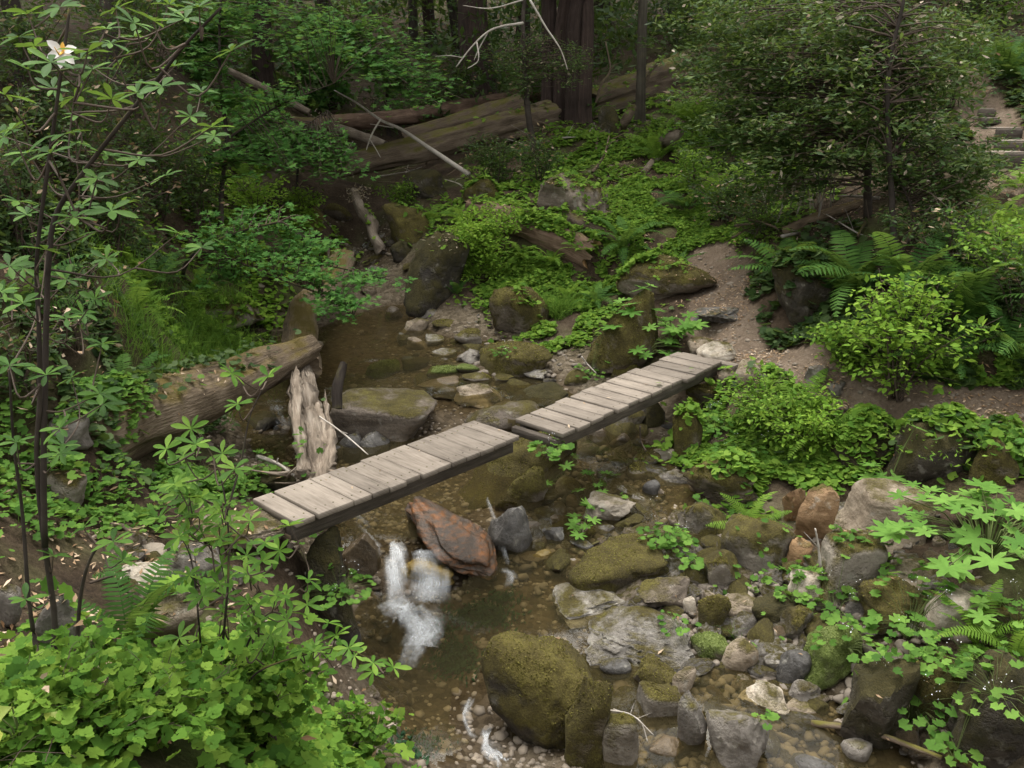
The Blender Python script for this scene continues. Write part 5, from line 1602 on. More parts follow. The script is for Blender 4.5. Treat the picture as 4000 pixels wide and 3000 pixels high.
def cover(name, label, cat, spots, tmpl, mk, size, lift, seed, tilt=.35, kind='stuff', kind_path=0):
    r = np.random.default_rng(seed)
    Ps, Ns = [], []
    for (u, v, rx, ry, n) in spots:
        c = hit(u, v)
        Q = c[:2] + r.normal(size=(n, 2)) * .55 * np.array([rx, ry])
        X, Y = Q[:, 0], Q[:, 1]
        # clumped: most leaves gather round a few centres; none on the trail or in the water
        keep = (vnoise(np.stack([X * 2.6, Y * 2.6, np.full(n, seed * 3.1)], -1), seed) > -.25) & ((path_mask(X, Y) < .55) | (kind_path > 0))
        hz = (.25 + .75 * r.random(n)) * (.6 + .4 * vnoise(np.stack([X * 4, Y * 4, np.ones(n)], -1), seed + 3))
        wz = np.where(creek_dist(X, Y) < 1.6, water_z(X, Y), -9)
        for k in np.nonzero(keep)[0]:
            d = drop(X[k], Y[k])
            if d is None or d[0][2] < wz[k] or d[1][2] < .15:
                continue
            Ps.append(d[0] + np.array([0, 0, lift * hz[k]]) + d[1] * .01)
            Ns.append(unit(np.array([0, 0, .8]) + d[1] * .5 + r.normal(size=3) * tilt))
    Ps, Ns = np.array(Ps), np.array(Ns)
    n = len(Ps)
    V, T, rr = scatter(LEAF[tmpl], Ps, rdir(r, 0, n), Ns, size * r.uniform(.6, 1.3, n))
    o = put(name, V, T, M[mk], attrs={'rnd': rr}, kind=kind)
    return tag(o, label, cat)


# ------------------------------------------------------------------ plants
def clump(name, label, cat, p, n, rad, hgt, tmpl, mk, size, seed, single=False, group=None, flowers=0, lean=(0, 0)):
    """leaves on their own stalks rising from one root"""
    r = np.random.default_rng(seed)
    p = np.asarray(p, float)
    t = thing(name, label, cat, p, group)
    st = Acc()
    Ls = []
    for k in range(n):
        a = r.uniform(0, 6.283)
        q = math.sqrt(r.random()) * rad
        e = p + np.array([math.cos(a) * q + lean[0], math.sin(a) * q + lean[1], hgt * (.45 + .55 * r.random()) * (1 - .35 * (q / rad) ** 2)])
        d = drop(e[0], e[1])
        if d is not None and d[0][2] > e[2] - .03:
            e[2] = d[0][2] + .03 + r.random() * hgt * .4
        mid = (p + e) / 2 + np.array([0, 0, hgt * .25])
        V, T = tube([p, mid, e], [size * .045, size * .035, size * .025], 3, cap=False)
        st.add(V, T, r.random())
        out = unit(np.array([math.cos(a), math.sin(a), 0]) * .9 + r.normal(size=3) * .5)
        out[2] = -.12
        Ls.append((e, out, unit(np.array([0, -.12, 1]) + np.array([math.cos(a), math.sin(a), 0]) * .3 + r.normal(size=3) * .22), size * r.uniform(.6, 1.15)))
    st.build('stem', M['greenstem'], t, smooth=False)
    if single:
        me = leaf_mesh(tmpl, mk)
        for (e, f, nn, s) in Ls[:300]:
            inst('leaf', me, leaf_matrix(e, f, nn, s), t)
        Ls = Ls[300:]
    if Ls:
        V, T, rr = scatter(LEAF[tmpl], np.array([l[0] for l in Ls]), np.array([l[1] for l in Ls]), np.array([l[2] for l in Ls]), np.array([l[3] for l in Ls]))
        put('foliage', V, T, M[mk], t, attrs={'rnd': rr}, kind='stuff')
    if flowers:
        fa, fs = Acc(), Acc()
        for k in range((flowers + 1) // 2):
            a = r.uniform(0, 6.283)
            q = rad * r.random() * 1.1
            e = p + np.array([math.cos(a) * q, math.sin(a) * q, hgt * r.uniform(1.1, 1.7)])
            V, T = tube([p + [math.cos(a) * q * .4, math.sin(a) * q * .4, hgt * .3], (p + e) / 2 + [0, 0, hgt * .25], e], .0016, 3, cap=False)
            fs.add(V, T)
            for _ in range(5):
                c = e + r.normal(size=3) * [.028, .028, .02]
                V, T, _x = scatter(LEAF['small'], c[None], rdir(r, 0, 1), rdir(r, .8, 1), .0052)
                fa.add(V, T)
        fs.build('flower_stalk', M['greenstem'], t, smooth=False)
        fa.build('flower_cluster', M['tinyflower'], t, smooth=False, kind='stuff')
    return t


def fern(label, p, n, L, mk, seed, group=None, spread=.6, lean=(0, -.15)):
    r = np.random.default_rng(seed)
    p = np.asarray(p, float)
    t = thing('fern', label, 'fern', p, group)
    for k in range(n):
        a = 6.283 * (k + r.random() * .7) / n
        f = np.array([math.cos(a), math.sin(a), 0]) + np.array([lean[0], lean[1], 0]) * .6
        f = unit(f)
        tilt = r.uniform(-.55, .35) + (spread - .6)
        fw = unit(f + np.array([0, 0, -tilt]))
        nn = unit(np.array([0, 0, 1]) + f * tilt + np.cross(f, [0, 0, 1]) * r.normal() * .25)
        inst('frond', FROND[mk][int(r.integers(6))], leaf_matrix(p + f * .02, fw, nn, L * r.uniform(.65, 1.1)), t)
    return t


def shrub(name, label, cat, base, h, spread, nst, tmpl, mk, nleaf, size, seed, group=None, stemr=.014, stemm='stem', flat=.55, low=.25, lean=(0, 0), single=False, twigs=7, dead=0, tmpl_up=.9):
    r = np.random.default_rng(seed)
    base = np.asarray(base, float)
    t = thing(name, label, cat, base, group)
    st = Acc()
    tw = []
    for k in range(nst):
        a = 6.283 * (k + r.random()) / nst
        q = spread * r.uniform(.25, 1)
        tip = base + np.array([math.cos(a) * q + lean[0], math.sin(a) * q + lean[1], h * r.uniform(.6, 1.0) * (1 - .2 * (q / spread))])
        mid = base + (tip - base) * .5 + np.array([-math.cos(a) * q * .18, -math.sin(a) * q * .18, h * .08]) + r.normal(size=3) * spread * .06
        P = smooth_path([base + r.normal(size=3) * [.04, .04, 0], mid, tip], 14)
        rr = stemr * r.uniform(.6, 1.1)
        V, T = tube(P, np.linspace(rr, rr * .25, 14), 5, .1, k)
        st.add(V, T, r.random())
        for j in range(twigs):
            f = low + (1 - low) * (j + r.random()) / twigs
            i = min(13, int(f * 13))
            aa = r.uniform(0, 6.283)
            ln = spread * r.uniform(.25, .6) * (1.15 - f * .5)
            d = np.array([math.cos(aa), math.sin(aa), r.normal() * .25 * (1 - flat) + .12])
            Q = smooth_path([P[i], P[i] + d * ln * .5 + [0, 0, ln * .1], P[i] + d * ln + r.normal(size=3) * ln * .12], 7)
            V, T = tube(Q, np.linspace(rr * .4, rr * .12, 7), 3, cap=False)
            st.add(V, T, r.random())
            tw.append(Q)
        tw.append(P[int(13 * max(low, .45)):][:7] if len(P[int(13 * max(low, .45)):]) >= 7 else P[-7:])
    st.build('stem', M[stemm], t)
    W = np.array(tw)
    k = r.integers(len(W), size=nleaf)
    s = r.random(nleaf) ** .8 * 5.99
    i = s.astype(int)
    f = (s - i)[:, None]
    pos = W[k, i] * (1 - f) + W[k, np.minimum(i + 1, 6)] * f
    dirs = unit(W[k, np.minimum(i + 1, 6)] - W[k, i] + 1e-6)
    fw = unit(dirs * .6 + rdir(r, 0, nleaf) * .9)
    pos = pos + r.normal(size=(nleaf, 3)) * size * np.array([.8, .8, .5])
    nn = unit(np.array([0, 0, tmpl_up]) + r.normal(size=(nleaf, 3)) * (1 - flat) * .9)
    sz = size * r.uniform(.55, 1.2, nleaf)
    if single:
        me = leaf_mesh(tmpl, mk)
        m = min(300, nleaf)
        for q in range(m):
            inst('leaf', me, leaf_matrix(pos[q], fw[q], nn[q], sz[q]), t)
        pos, fw, nn, sz = pos[m:], fw[m:], nn[m:], sz[m:]
    if len(pos):
        V, T, rr = scatter(LEAF[tmpl], pos, fw, nn, sz)
        put('foliage', V, T, M[mk], t, attrs={'rnd': rr}, kind='stuff')
    if dead:
        q = r.integers(len(W), size=dead)
        pos = W[q, 6] + r.normal(size=(dead, 3)) * .08
        V, T, rr = scatter(LEAF['lance'], pos, rdir(r, 0, dead), rdir(r, .4, dead), size * 1.1)
        put('dead_foliage', V, T, M['dry'], t, attrs={'rnd': rr}, kind='stuff')
    return t


def azalea(label, base, trunks, whorls, mk, size, seed, flower=None, r0=.016):
    """leaves in whorls at the ends of twigs that spring from a few bare stems"""
    r = np.random.default_rng(seed)
    t = thing('azalea', label, 'shrub', base)
    P_all = []
    for k, pts in enumerate(trunks):
        P = smooth_path(pts, 40)
        P_all.append(P)
        V, T = tube(P, np.linspace(r0 * (1.1 - .2 * k / len(trunks)), r0 * .35, 40), 8, .12, k)
        put('stem', V, T, M['darkbark'], t, attrs={'along': np.linspace(0, 2, len(V)), 'around': np.zeros(len(V))})
    nodes_ = np.concatenate(P_all)
    tw = Acc()
    leaves = []
    for w in whorls:
        d = np.linalg.norm(nodes_ - w, axis=1) + np.maximum(0, nodes_[:, 2] - w[2] + .05) * 2.5
        i = int(np.argmin(d))
        a = nodes_[i]
        mid = (a + w) / 2 + np.array([0, 0, -.06]) + r.normal(size=3) * .03
        Q = smooth_path([a, mid, w], 9)
        V, T = tube(Q, np.linspace(.0045, .0022, 9), 5, cap=False)
        tw.add(V, T, r.random())
        nodes_ = np.concatenate([nodes_, Q[3:8]])
        n = int(r.integers(6, 8))
        ax = unit(np.array([r.normal() * .28, r.normal() * .28 - .22, 1]))
        x = unit(np.cross(ax, [0, 1, .1]))
        y = np.cross(ax, x)
        o = r.uniform(0, 6.28)
        for j in range(n):
            an = o + 6.283 * j / n + r.normal() * .12
            f = unit(x * math.cos(an) + y * math.sin(an) + ax * r.uniform(-.1, .45))
            leaves.append((w, f, unit(ax + r.normal(size=3) * .12), size * r.uniform(.75, 1.15)))
    tw.build('twig', M['stem'], t, kind='stuff')
    me = leaf_mesh('azalea', mk)
    for (p, f, nn, s) in leaves[:300]:
        inst('leaf', me, leaf_matrix(p, f, nn, s), t)
    L = leaves[300:]
    if L:
        V, T, rr = scatter(LEAF['azalea'], np.array([l[0] for l in L]), np.array([l[1] for l in L]), np.array([l[2] for l in L]), np.array([l[3] for l in L]))
        put('foliage', V, T, M[mk], t, attrs={'rnd': rr}, kind='stuff')
    return t


def Wh(lst, y0, y1, seed):
    r = np.random.default_rng(seed)
    return [at(u, v, r.uniform(y0, y1)) for (u, v) in lst]


W1 = [(60, 30), (40, 80), (75, 100), (190, 112), (110, 135), (200, 150), (60, 150), (297, 200), (350, 187), (160, 210), (230, 62), (290, 50), (330, 45), (130, 15), (250, 20),
      (400, 40), (430, 15), (500, 110), (458, 275), (10, 205), (25, 280), (140, 290), (60, 330), (110, 330), (230, 335), (300, 345), (210, 385), (40, 435), (150, 445),
      (240, 455), (210, 500), (160, 470), (100, 540), (20, 575), (50, 655), (100, 810), (215, 850), (20, 790), (130, 925), (35, 955), (130, 980),
      (180, 1140), (245, 1170), (265, 1210), (115, 1200), (55, 1295)]
rw = np.random.default_rng(91)
b1 = hit(110, 1490)
azalea('tall dark-stemmed azalea with whorled leaves and one white flower on the left', b1,
       [[b1, at(118, 1340, 3.3), at(97, 1180, 3.25), at(80, 1000, 3.2), at(86, 850, 3.15), at(84, 700, 3.1), at(80, 553, 3.1), at(108, 330, 3.05), at(137, 120, 3.0), at(150, 20, 3)],
        [at(97, 1180, 3.25), at(94, 1000, 3.18), at(100, 700, 3.2), at(106, 555, 3.2), at(123, 460, 3.2), at(187, 363, 3.15), at(293, 227, 3.1), at(347, 163, 3.1), at(397, 100, 3.05), at(477, 17, 3.0)],
        [hit(95, 1500), at(78, 1400, 3.5), at(62, 1290, 3.5), at(48, 1106, 3.5), at(30, 960, 3.4), at(20, 800, 3.3)],
        [hit(160, 1480), at(166, 1390, 3.45), at(177, 1270, 3.4), at(205, 1190, 3.35), at(255, 1165, 3.3)]],
       Wh(W1, 2.75, 3.35, 5) + Wh([(rw.uniform(-40, 470), rw.uniform(-30, 560)) for _ in range(26)], 3.3, 4.2, 15) + Wh([(rw.uniform(-40, 260), rw.uniform(560, 1000)) for _ in range(12)], 3.3, 4.0, 16), 'azalea', .078, 9, r0=.0125)
fl = at(137, 112, 2.95)
ft = thing('azalea_flower', 'white azalea blossom with a yellow throat near the top left', 'flower', fl)
for k in range(6):
    a = k * 1.05 + .3
    f = unit(np.array([math.cos(a) * .8, -.45, math.sin(a) * .8]))
    V, T, rr = scatter(blade(.5, 3, .3, .25, .55), fl[None], f[None], unit(np.array([[0, -1, .25]]) + .01), .03 if k == 1 else .052)
    put('petal', V, T, M['petalyellow'] if k == 1 else M['petal'], ft, attrs={'rnd': rr})
V, T = tube([fl, fl + [0, -.03, -.01], fl + [0, -.055, .012]], [.005, .003, .001], 5)
put('stamen', V, T, M['petalyellow'], ft, attrs={'rnd': np.zeros(len(V))})
V, T = tube([fl, fl + [.006, .015, -.05], at(108, 330, 3.05) + [0, 0, .25]], .003, 4)
put('stalk', V, T, M['greenstem'], ft, attrs={'rnd': np.zeros(len(V))})

W2 = [(345, 1120), (400, 1149), (430, 1110), (540, 1125), (420, 1195), (395, 985), (413, 926), (500, 806), (513, 873), (423, 960), (360, 970), (480, 980), (507, 1013),
      (400, 1030), (403, 1070), (480, 1086), (580, 813), (573, 1172), (626, 1136), (603, 1190), (666, 1252), (566, 1212), (596, 1286), (663, 1306), (583, 1372), (709, 1346),
      (753, 1400), (766, 1416), (806, 1432), (850, 1442), (806, 1450), (653, 1406), (616, 1290), (680, 1392), (726, 1372), (560, 1306), (560, 1246), (536, 1300), (530, 1240),
      (533, 1200), (546, 1330), (500, 1130), (620, 1340)]
b2 = hit(470, 1480)
azalea('bright young azalea with light green whorled leaves before the near footbridge', b2,
       [[b2, at(488, 1320, 3.55), at(494, 1200, 3.6), at(490, 1106, 3.6), at(470, 1010, 3.6), at(425, 930, 3.6)],
        [b2 + [.1, 0, 0], at(540, 1380, 3.5), at(600, 1310, 3.6), at(670, 1255, 3.65)],
        [b2 + [.15, -.05, 0], at(560, 1450, 3.4), at(640, 1420, 3.5), at(740, 1400, 3.5), at(840, 1448, 3.5)],
        [b2 + [-.1, .05, 0], at(430, 1350, 3.6), at(410, 1200, 3.65), at(360, 1120, 3.7)],
        [at(490, 1106, 3.6), at(520, 1000, 3.7), at(540, 900, 3.75), at(575, 825, 3.8)]],
       Wh(W2, 3.35, 3.8, 6) + Wh([(380 + 330 * a_ * b_ + rw.normal() * 20, 1010 + 420 * b_ + rw.normal() * 15) for a_, b_ in rw.random((46, 2)) ** .8], 3.4, 3.9, 17), 'azalea_light', .08, 19, r0=.006)

# foreground leaves of three, lower left
for k, (u, v, h, sp, n, lab) in enumerate([(90, 1610, .36, .42, 330, 'low leafy shrub with three-part leaves in the lower left corner'),
                                           (330, 1600, .42, .45, 360, 'low leafy shrub with three-part leaves at the middle of the lower left bank'),
                                           (590, 1600, .55, .42, 360, 'leafy shrub with three-part leaves hanging over the lower pool edge'),
                                           (520, 1510, .45, .34, 260, 'leafy shrub with three-part leaves beneath the bright young azalea'),
                                           (780, 1640, .45, .32, 150, 'few leafy sprays with three-part leaves at the edge of the lower pool')]):
    shrub('leafy_shrub', lab, 'shrub', hit(u, v) if k != 2 else hit(560, 1600), h, sp, 11, 'tri', 'oak', int(n * 1.9), .072, 60 + k, stemr=.005, flat=.45, low=.25, single=True, twigs=7, dead=10)
clump('leafy_sprout', 'yellowing broad-leaved sprig in the lower left corner', 'plant', hit(60, 1659), 7, .12, .28, 'ovate', 'yellowing', .13, 71, single=True)

# coltsfoot: big hand-shaped leaves
for (u, v, n, rad, hgt, sz, sd, lab) in [(2130, 1215, 78, .78, .55, .18, 81, 'big coltsfoot clump with broad hand-shaped leaves at the right edge'),
                                         (1915, 1060, 5, .20, .34, .18, 82, 'lone coltsfoot with one broad pale leaf in front of the dark boulder'),
                                         (1385, 782, 24, .55, .42, .20, 83, 'coltsfoot clump with broad leaves at the foot of the pyramid boulder'),
                                         (1450, 745, 14, .36, .50, .20, 84, 'coltsfoot leaves beside the trail end of the far footbridge'),
                                         (1215, 1020, 7, .2, .3, .11, 85, 'small pale coltsfoot over the leafy boulder between the footbridges'),
                                         (1175, 1078, 6, .14, .22, .10, 86, 'small pale coltsfoot beside the brown moss boulder'),
                                         (1290, 1070, 8, .25, .28, .10, 87, 'pale coltsfoot sprouting behind the large cream rock'),
                                         (1260, 1160, 9, .22, .26, .12, 88, 'pale coltsfoot with flat star leaves above the long olive boulder'),
                                         (2150, 1355, 5, .2, .24, .16, 89, 'yellow green coltsfoot leaf below the big clump')]:
    clump('coltsfoot', lab, 'plant', seen(u, v) if sd in (85,) else hit(u, v), n, rad, hgt, 'coltsfoot', 'coltsfoot', sz, sd, single=True)

# round lobed leaves with white florets
for (u, v, n, rad, hgt, sz, sd, fl_, lab) in [(1440, 1190, 60, .26, .26, .052, 91, 8, 'round-leaved plant with white florets on the right end of the long olive boulder'),
                                              (1490, 1225, 16, .14, .12, .055, 92, 0, 'round-leaved sprig hanging beside the pointed mossy rock'),
                                              (1960, 1380, 48, .34, .30, .058, 93, 12, 'dark green round-leaved plant with white florets on the brown mossy boulder'),
                                              (1965, 1560, 64, .34, .34, .058, 94, 10, 'bright round-leaved plant spilling over the dark wedge boulder'),
                                              (1800, 1330, 18, .22, .20, .055, 95, 6, 'round-leaved plant rooted above the green mossy boulder'),
                                              (1830, 1400, 26, .26, .12, .045, 96, 4, 'small round leaves creeping on top of the green mossy boulder'),
                                              (2150, 1500, 32, .38, .14, .045, 97, 6, 'trailing small-leaved plant over the large dark boulder'),
                                              (2195, 1370, 26, .3, .26, .05, 98, 4, 'round-leaved plant at the right edge below the coltsfoot'),
                                              (1190, 985, 34, .22, .16, .05, 99, 2, 'round-leaved plant draped over the boulder carrying both footbridge ends'),
                                              (1545, 935, 60, .35, .22, .045, 100, 12, 'round-leaved plant with florets below the trail end of the far footbridge'),
                                              (1600, 990, 50, .35, .2, .05, 101, 8, 'round-leaved plant on the tall brown mossy boulder'),
                                              (1085, 770, 26, .2, .12, .04, 102, 3, 'tiny round-leaved tuft on the long low mossy boulder'),
                                              (1275, 815, 40, .24, .12, .04, 103, 2, 'round-leaved tuft hugging the far footbridge side'),
                                              (735, 1290, 90, .26, .14, .036, 104, 6, 'creeping round-leaved plant covering the left cascade boulder'),
                                              (1465, 1360, 18, .16, .10, .035, 105, 0, 'few small leaves rooted on the wide grey layered outcrop'),
                                              (1640, 1560, 8, .1, .08, .04, 106, 0, 'small sprig on the big grey layered rock'),
                                              (2060, 1640, 12, .18, .12, .06, 107, 0, 'leaf sprig beside the grey stick in the lower right'),
                                              (1710, 1300, 16, .14, .12, .045, 108, 2, 'small sprig on the low dark mossy rock')]:
    clump('round_leaved_plant', lab, 'plant', seen(u, v), n, rad, hgt, 'round', 'lobed', sz, sd, flowers=fl_)

# ferns
for (u, v, n, L, mk, sd, sp, lab) in [(1345, 545, 16, .95, 'fern', 1, .75, 'feathery sword fern before the tan log at the trail edge'),
                                      (1440, 610, 12, .8, 'fern', 2, .6, 'arching sword fern on the broad mossy mound boulder'),
                                      (1290, 660, 10, .6, 'fern', 3, .6, 'small sword fern left of the pyramid boulder'),
                                      (1730, 640, 18, 1.15, 'fern', 4, .6, 'dark sword fern drooping beside the trail bend'),
                                      (1840, 640, 18, 1.2, 'fern', 5, .6, 'large dark sword fern under the evergreen oak'),
                                      (1960, 640, 16, 1.1, 'fern', 6, .6, 'arching sword fern behind the dogwood bush'),
                                      (2080, 700, 16, 1.1, 'fern', 7, .6, 'sword fern with drooping fronds right of the dogwood bush'),
                                      (2180, 780, 14, 1.0, 'fern', 8, .6, 'dark fern at the right edge above the trail'),
                                      (2190, 560, 16, 1.0, 'fernlight', 9, .6, 'bright fern clump at the right edge below the steps'),
                                      (2150, 500, 14, .9, 'fernlight', 10, .6, 'light fern left of the bright right-edge clump'),
                                      (2200, 410, 12, .8, 'fernlight', 11, .9, 'upright light fern just below the timber steps'),
                                      (2170, 175, 18, 1.2, 'fern', 12, .6, 'sword fern hanging on the bank above the steps'),
                                      (2110, 150, 14, 1.1, 'fern', 13, .6, 'sword fern left on the bank above the steps'),
                                      (1640, 420, 16, 1.2, 'fernlight', 14, .8, 'upright light sword fern in front of the evergreen oak'),
                                      (1560, 330, 14, 1.1, 'fern', 15, .6, 'sword fern on the slope below the rotten log'),
                                      (1490, 270, 14, 1.1, 'fernlight', 16, .6, 'sword fern high on the green slope under the rotten log'),
                                      (1700, 395, 12, 1.0, 'fern', 17, .6, 'dim sword fern against the thicket right of the green slope'),
                                      (1540, 440, 14, 1.0, 'fernlight', 18, .6, 'pale fern in the leafy slope above the trail'),
                                      (1480, 455, 12, .9, 'fern', 19, .6, 'sword fern left on the leafy slope above the trail'),
                                      (1620, 1150, 11, .55, 'fernlight', 20, .6, 'light lady fern on the tan boulder in mid creek'),
                                      (2110, 1400, 14, .55, 'fernlight', 21, .6, 'feathery light fern over the brown mossy boulder at right'),
                                      (2190, 1430, 12, .55, 'fernlight', 22, .6, 'feathery light fern at the right edge below the coltsfoot'),
                                      (1715, 900, 12, .75, 'fernlight', 23, .8, 'upright light fern in the bank below the trail'),
                                      (1780, 960, 12, .7, 'fernlight', 24, .6, 'light fern beside the dark shaded boulder'),
                                      (330, 620, 14, .8, 'fern', 25, .6, 'fern behind the grassy left bank'),
                                      (280, 850, 10, .6, 'fern', 26, .6, 'fern in the grass behind the mossy left log'),
                                      (410, 630, 8, .7, 'fernlight', 27, .9, 'single upright fern beside the moss-topped left boulder'),
                                      (300, 690, 14, .9, 'fernlight', 28, .6, 'light fern clump left of the grass'),
                                      (310, 1270, 6, .5, 'fern', 29, .8, 'small upright fern by the pale flat rock on the left bank'),
                                      (290, 1410, 7, .75, 'fern', 30, .4, 'fern with one long arched frond over the brown flat rock'),
                                      (1000, 480, 14, .7, 'fernlight', 31, .7, 'bright fern behind the lime green bush'),
                                      (930, 480, 12, .6, 'fernlight', 32, .7, 'bright fern left of the lime green bush'),
                                      (985, 640, 6, .5, 'fern', 33, .3, 'drooping five-finger fern under the dark overhang'),
                                      (1230, 645, 10, .6, 'fernlight', 34, .6, 'small bright fern amid the middle bank leaves'),
                                      (1130, 560, 12, .6, 'fernlight', 41, .7, 'bright upright fern right of the lime green bush'),
                                      (1190, 575, 12, .6, 'fernlight', 42, .6, 'bright fern in the middle of the leafy bank'),
                                      (1260, 560, 12, .65, 'fernlight', 43, .6, 'bright fern under the reddish broken log end'),
                                      (1420, 350, 12, .9, 'fernlight', 35, .6, 'light fern beside the upper trail'),
                                      (1270, 260, 10, .9, 'fern', 36, .6, 'dim fern between the redwood clump and the rotten log'),
                                      (530, 410, 12, .9, 'fernlight', 37, .6, 'bright ferns by the weathered grey log'),
                                      (60, 700, 12, .9, 'fern', 38, .6, 'dim fern on the far left slope'),
                                      (2030, 800, 10, .8, 'fern', 39, .6, 'fern half hidden behind the dogwood bush'),
                                      (795, 1590, 5, .2, 'fernlight', 40, .8, 'tiny fern at the edge of the lower pool')]:
    fern(lab, hit(u, v), n, L, mk, sd, spread=sp)

# shrubs
shrub('lime_green_bush', 'dense lime green bush growing on the dark overhanging boulder', 'bush', hit(1040, 618) + [0, .15, .1], 1.35, .85, 22, 'ovate', 'lime', 6500, .07, 201, stemr=.008, flat=.4, low=.1, twigs=9)
shrub('dogwood_bush', 'leafy creek dogwood bush with bright oval leaves beside the trail', 'bush', hit(1930, 862), 1.55, 1.0, 17, 'ovate', 'lime', 1800, .085, 202, stemr=.009, flat=.55, low=.15, twigs=8)
shrub('dogwood_bush', 'smaller oval-leaved bush left of the creek dogwood by the trail bend', 'bush', hit(1830, 800), .7, .55, 10, 'ovate', 'sorrel', 1100, .075, 203, stemr=.007, flat=.5, low=.1)
shrub('leafy_bush', 'light green bush spilling down the bank below the trail', 'bush', hit(1650, 940), .8, .62, 14, 'ovate', 'sorrel', 1700, .06, 204, stemr=.006, flat=.5, low=.08, twigs=8)
shrub('leafy_bush', 'light green bush between the far footbridge and the dogwood', 'bush', hit(1740, 980), .75, .6, 12, 'ovate', 'lime', 1400, .06, 205, stemr=.006, flat=.5, low=.08, twigs=8)
shrub('leafy_bush', 'dark leafy sprays before the wide dark mossy boulder', 'bush', hit(1990, 1010), .55, .6, 9, 'lance', 'sorrel', 420, .075, 206, stemr=.005, flat=.7, low=.2)
shrub('leafy_bush', 'small bush on the right bank just above the coltsfoot', 'bush', hit(2150, 1010), .5, .45, 9, 'round', 'lobed', 320, .05, 207, stemr=.005, flat=.5, low=.1)

# evergreen oaks at right, with their crooked bare stems
def oak(label, base, stems, n, size, crowns, seed, mk='tanoak', tmpl='lance', dead=300, name='evergreen_oak'):
    r = np.random.default_rng(seed)
    t = thing(name, label, 'tree', base)
    P_all = []
    for k, (pts, r0) in enumerate(stems):
        P = smooth_path(pts, 40)
        P_all.append(P)
        V, T = tube(P, np.linspace(r0, r0 * .35, 40), 9, .15, k)
        put('trunk', V, T, M['darkbark'], t, attrs={'along': np.linspace(0, 4, len(V)), 'around': np.zeros(len(V))})
    NP = np.concatenate([p[8:] for p in P_all])
    br, pos, dirs = Acc(), [], []
    for (c, rad, m) in crowns:
        for _ in range(m):
            e = c + unit(r.normal(size=3)) * rad * r.random() ** .45
            i = int(np.argmin(np.linalg.norm(NP - e, axis=1) + np.maximum(0, NP[:, 2] - e[2]) * 1.0))
            a = NP[i]
            Q = smooth_path([a, (a + e) / 2 + [0, 0, .08] + r.normal(size=3) * .1, e], 8)
            V, T = tube(Q, np.linspace(.012, .003, 8), 4, cap=False)
            br.add(V, T, r.random())
            q = int(n / sum(x[2] for x in crowns))
            sp = np.abs(r.normal(size=(q, 1))) * .10 + .02
            pos.append(e + r.normal(size=(q, 3)) * [.15, .15, .06])
            dirs.append(unit(e - a)[None] * .5 + r.normal(size=(q, 3)) * .8)
    br.build('branch', M['stem'], t)
    pos, dirs = np.concatenate(pos), np.concatenate(dirs)
    nn = unit(np.array([0, -.1, .9]) + r.normal(size=pos.shape) * .45)
    V, T, rr = scatter(LEAF[tmpl], pos, dirs * [1, 1, .4], nn, size * r.uniform(.55, 1.2, len(pos)))
    put('crown', V, T, M[mk], t, attrs={'rnd': rr}, kind='stuff')
    q = r.integers(len(pos), size=max(60, n // 24))                      # pale new leaves at the shoot tips
    q = q[np.argsort(-pos[q, 2] + r.normal(size=len(q)) * .6)]
    V, T, rr = scatter(LEAF[tmpl], pos[q] + r.normal(size=(len(q), 3)) * .04, rdir(r, .2, len(q)), rdir(r, .8, len(q)), size * r.uniform(.6, 1.1, len(q)))
    put('new_growth', V, T, M['tanoak_tip'], t, attrs={'rnd': rr}, kind='stuff')
    if dead:
        q = r.integers(len(pos), size=dead)
        V, T, rr = scatter(LEAF['lance'], pos[q] + r.normal(size=(dead, 3)) * .05, rdir(r, 0, dead), rdir(r, .3, dead), size)
        put('dead_foliage', V, T, M['drycluster'], t, attrs={'rnd': rr}, kind='stuff')
    return t


bo = hit(1945, 575)
yb = bo[1]
oak('broad evergreen oak with crooked dark stems on the right slope', bo,
    [([bo, at(1930, 500, yb + .1), at(1925, 400, yb + .2), at(1918, 300, yb + .2), at(1920, 150, yb + .2), at(1952, 0, yb + .3), at(1975, -150, yb + .3)], .045),
     ([at(1935, 560, yb + .1), at(1975, 480, yb + .3), at(1950, 400, yb + .5), at(1925, 330, yb + .4)], .03)],
    13000, .105, [(at(1900, 240, yb + .6), .9, 46), (at(2010, 300, yb + .5), .75, 30), (at(1990, 150, yb + .8), .8, 30), (at(1850, 110, yb + .9), .8, 30), (at(2030, 430, yb + .4), .7, 24), (at(1900, 30, yb + 1), .8, 26)], 301, dead=500)
bo2 = hit(1875, 470)
yb2 = bo2[1]
oak('dense evergreen oak with a straight dark trunk left of the crooked one', bo2,
    [([bo2, at(1874, 400, yb2), at(1876, 320, yb2), at(1872, 200, yb2 + .2), at(1868, 50, yb2 + .3), at(1862, -120, yb2 + .3)], .06)],
    16500, .11, [(at(1780, 260, yb2 + .2), 1.1, 46), (at(1700, 200, yb2 + .6), 1.0, 40), (at(1790, 110, yb2 + .8), 1.1, 44), (at(1650, 80, yb2 + 1), 1.0, 40), (at(1700, 320, yb2), .8, 30), (at(1600, 250, yb2 + .8), .9, 34), (at(1560, 60, yb2 + 1.5), .8, 20)], 302, dead=500)
bo3 = hit(1660, 260)
oak('pale-leaved evergreen oak leaning over the green slope', bo3,
    [([bo3, bo3 + [0.1, 0, 1.2], bo3 + [-.2, -.1, 2.4], bo3 + [-.1, 0, 4.0]], .06)],
    10000, .115, [(at(1560, 90, bo3[1] - 1.5), 1.0, 30), (at(1640, 150, bo3[1] - 1.5), .9, 30), (at(1500, 30, bo3[1] - .5), 1.0, 30), (at(1600, 20, bo3[1]), 1.3, 40)], 303, dead=200)

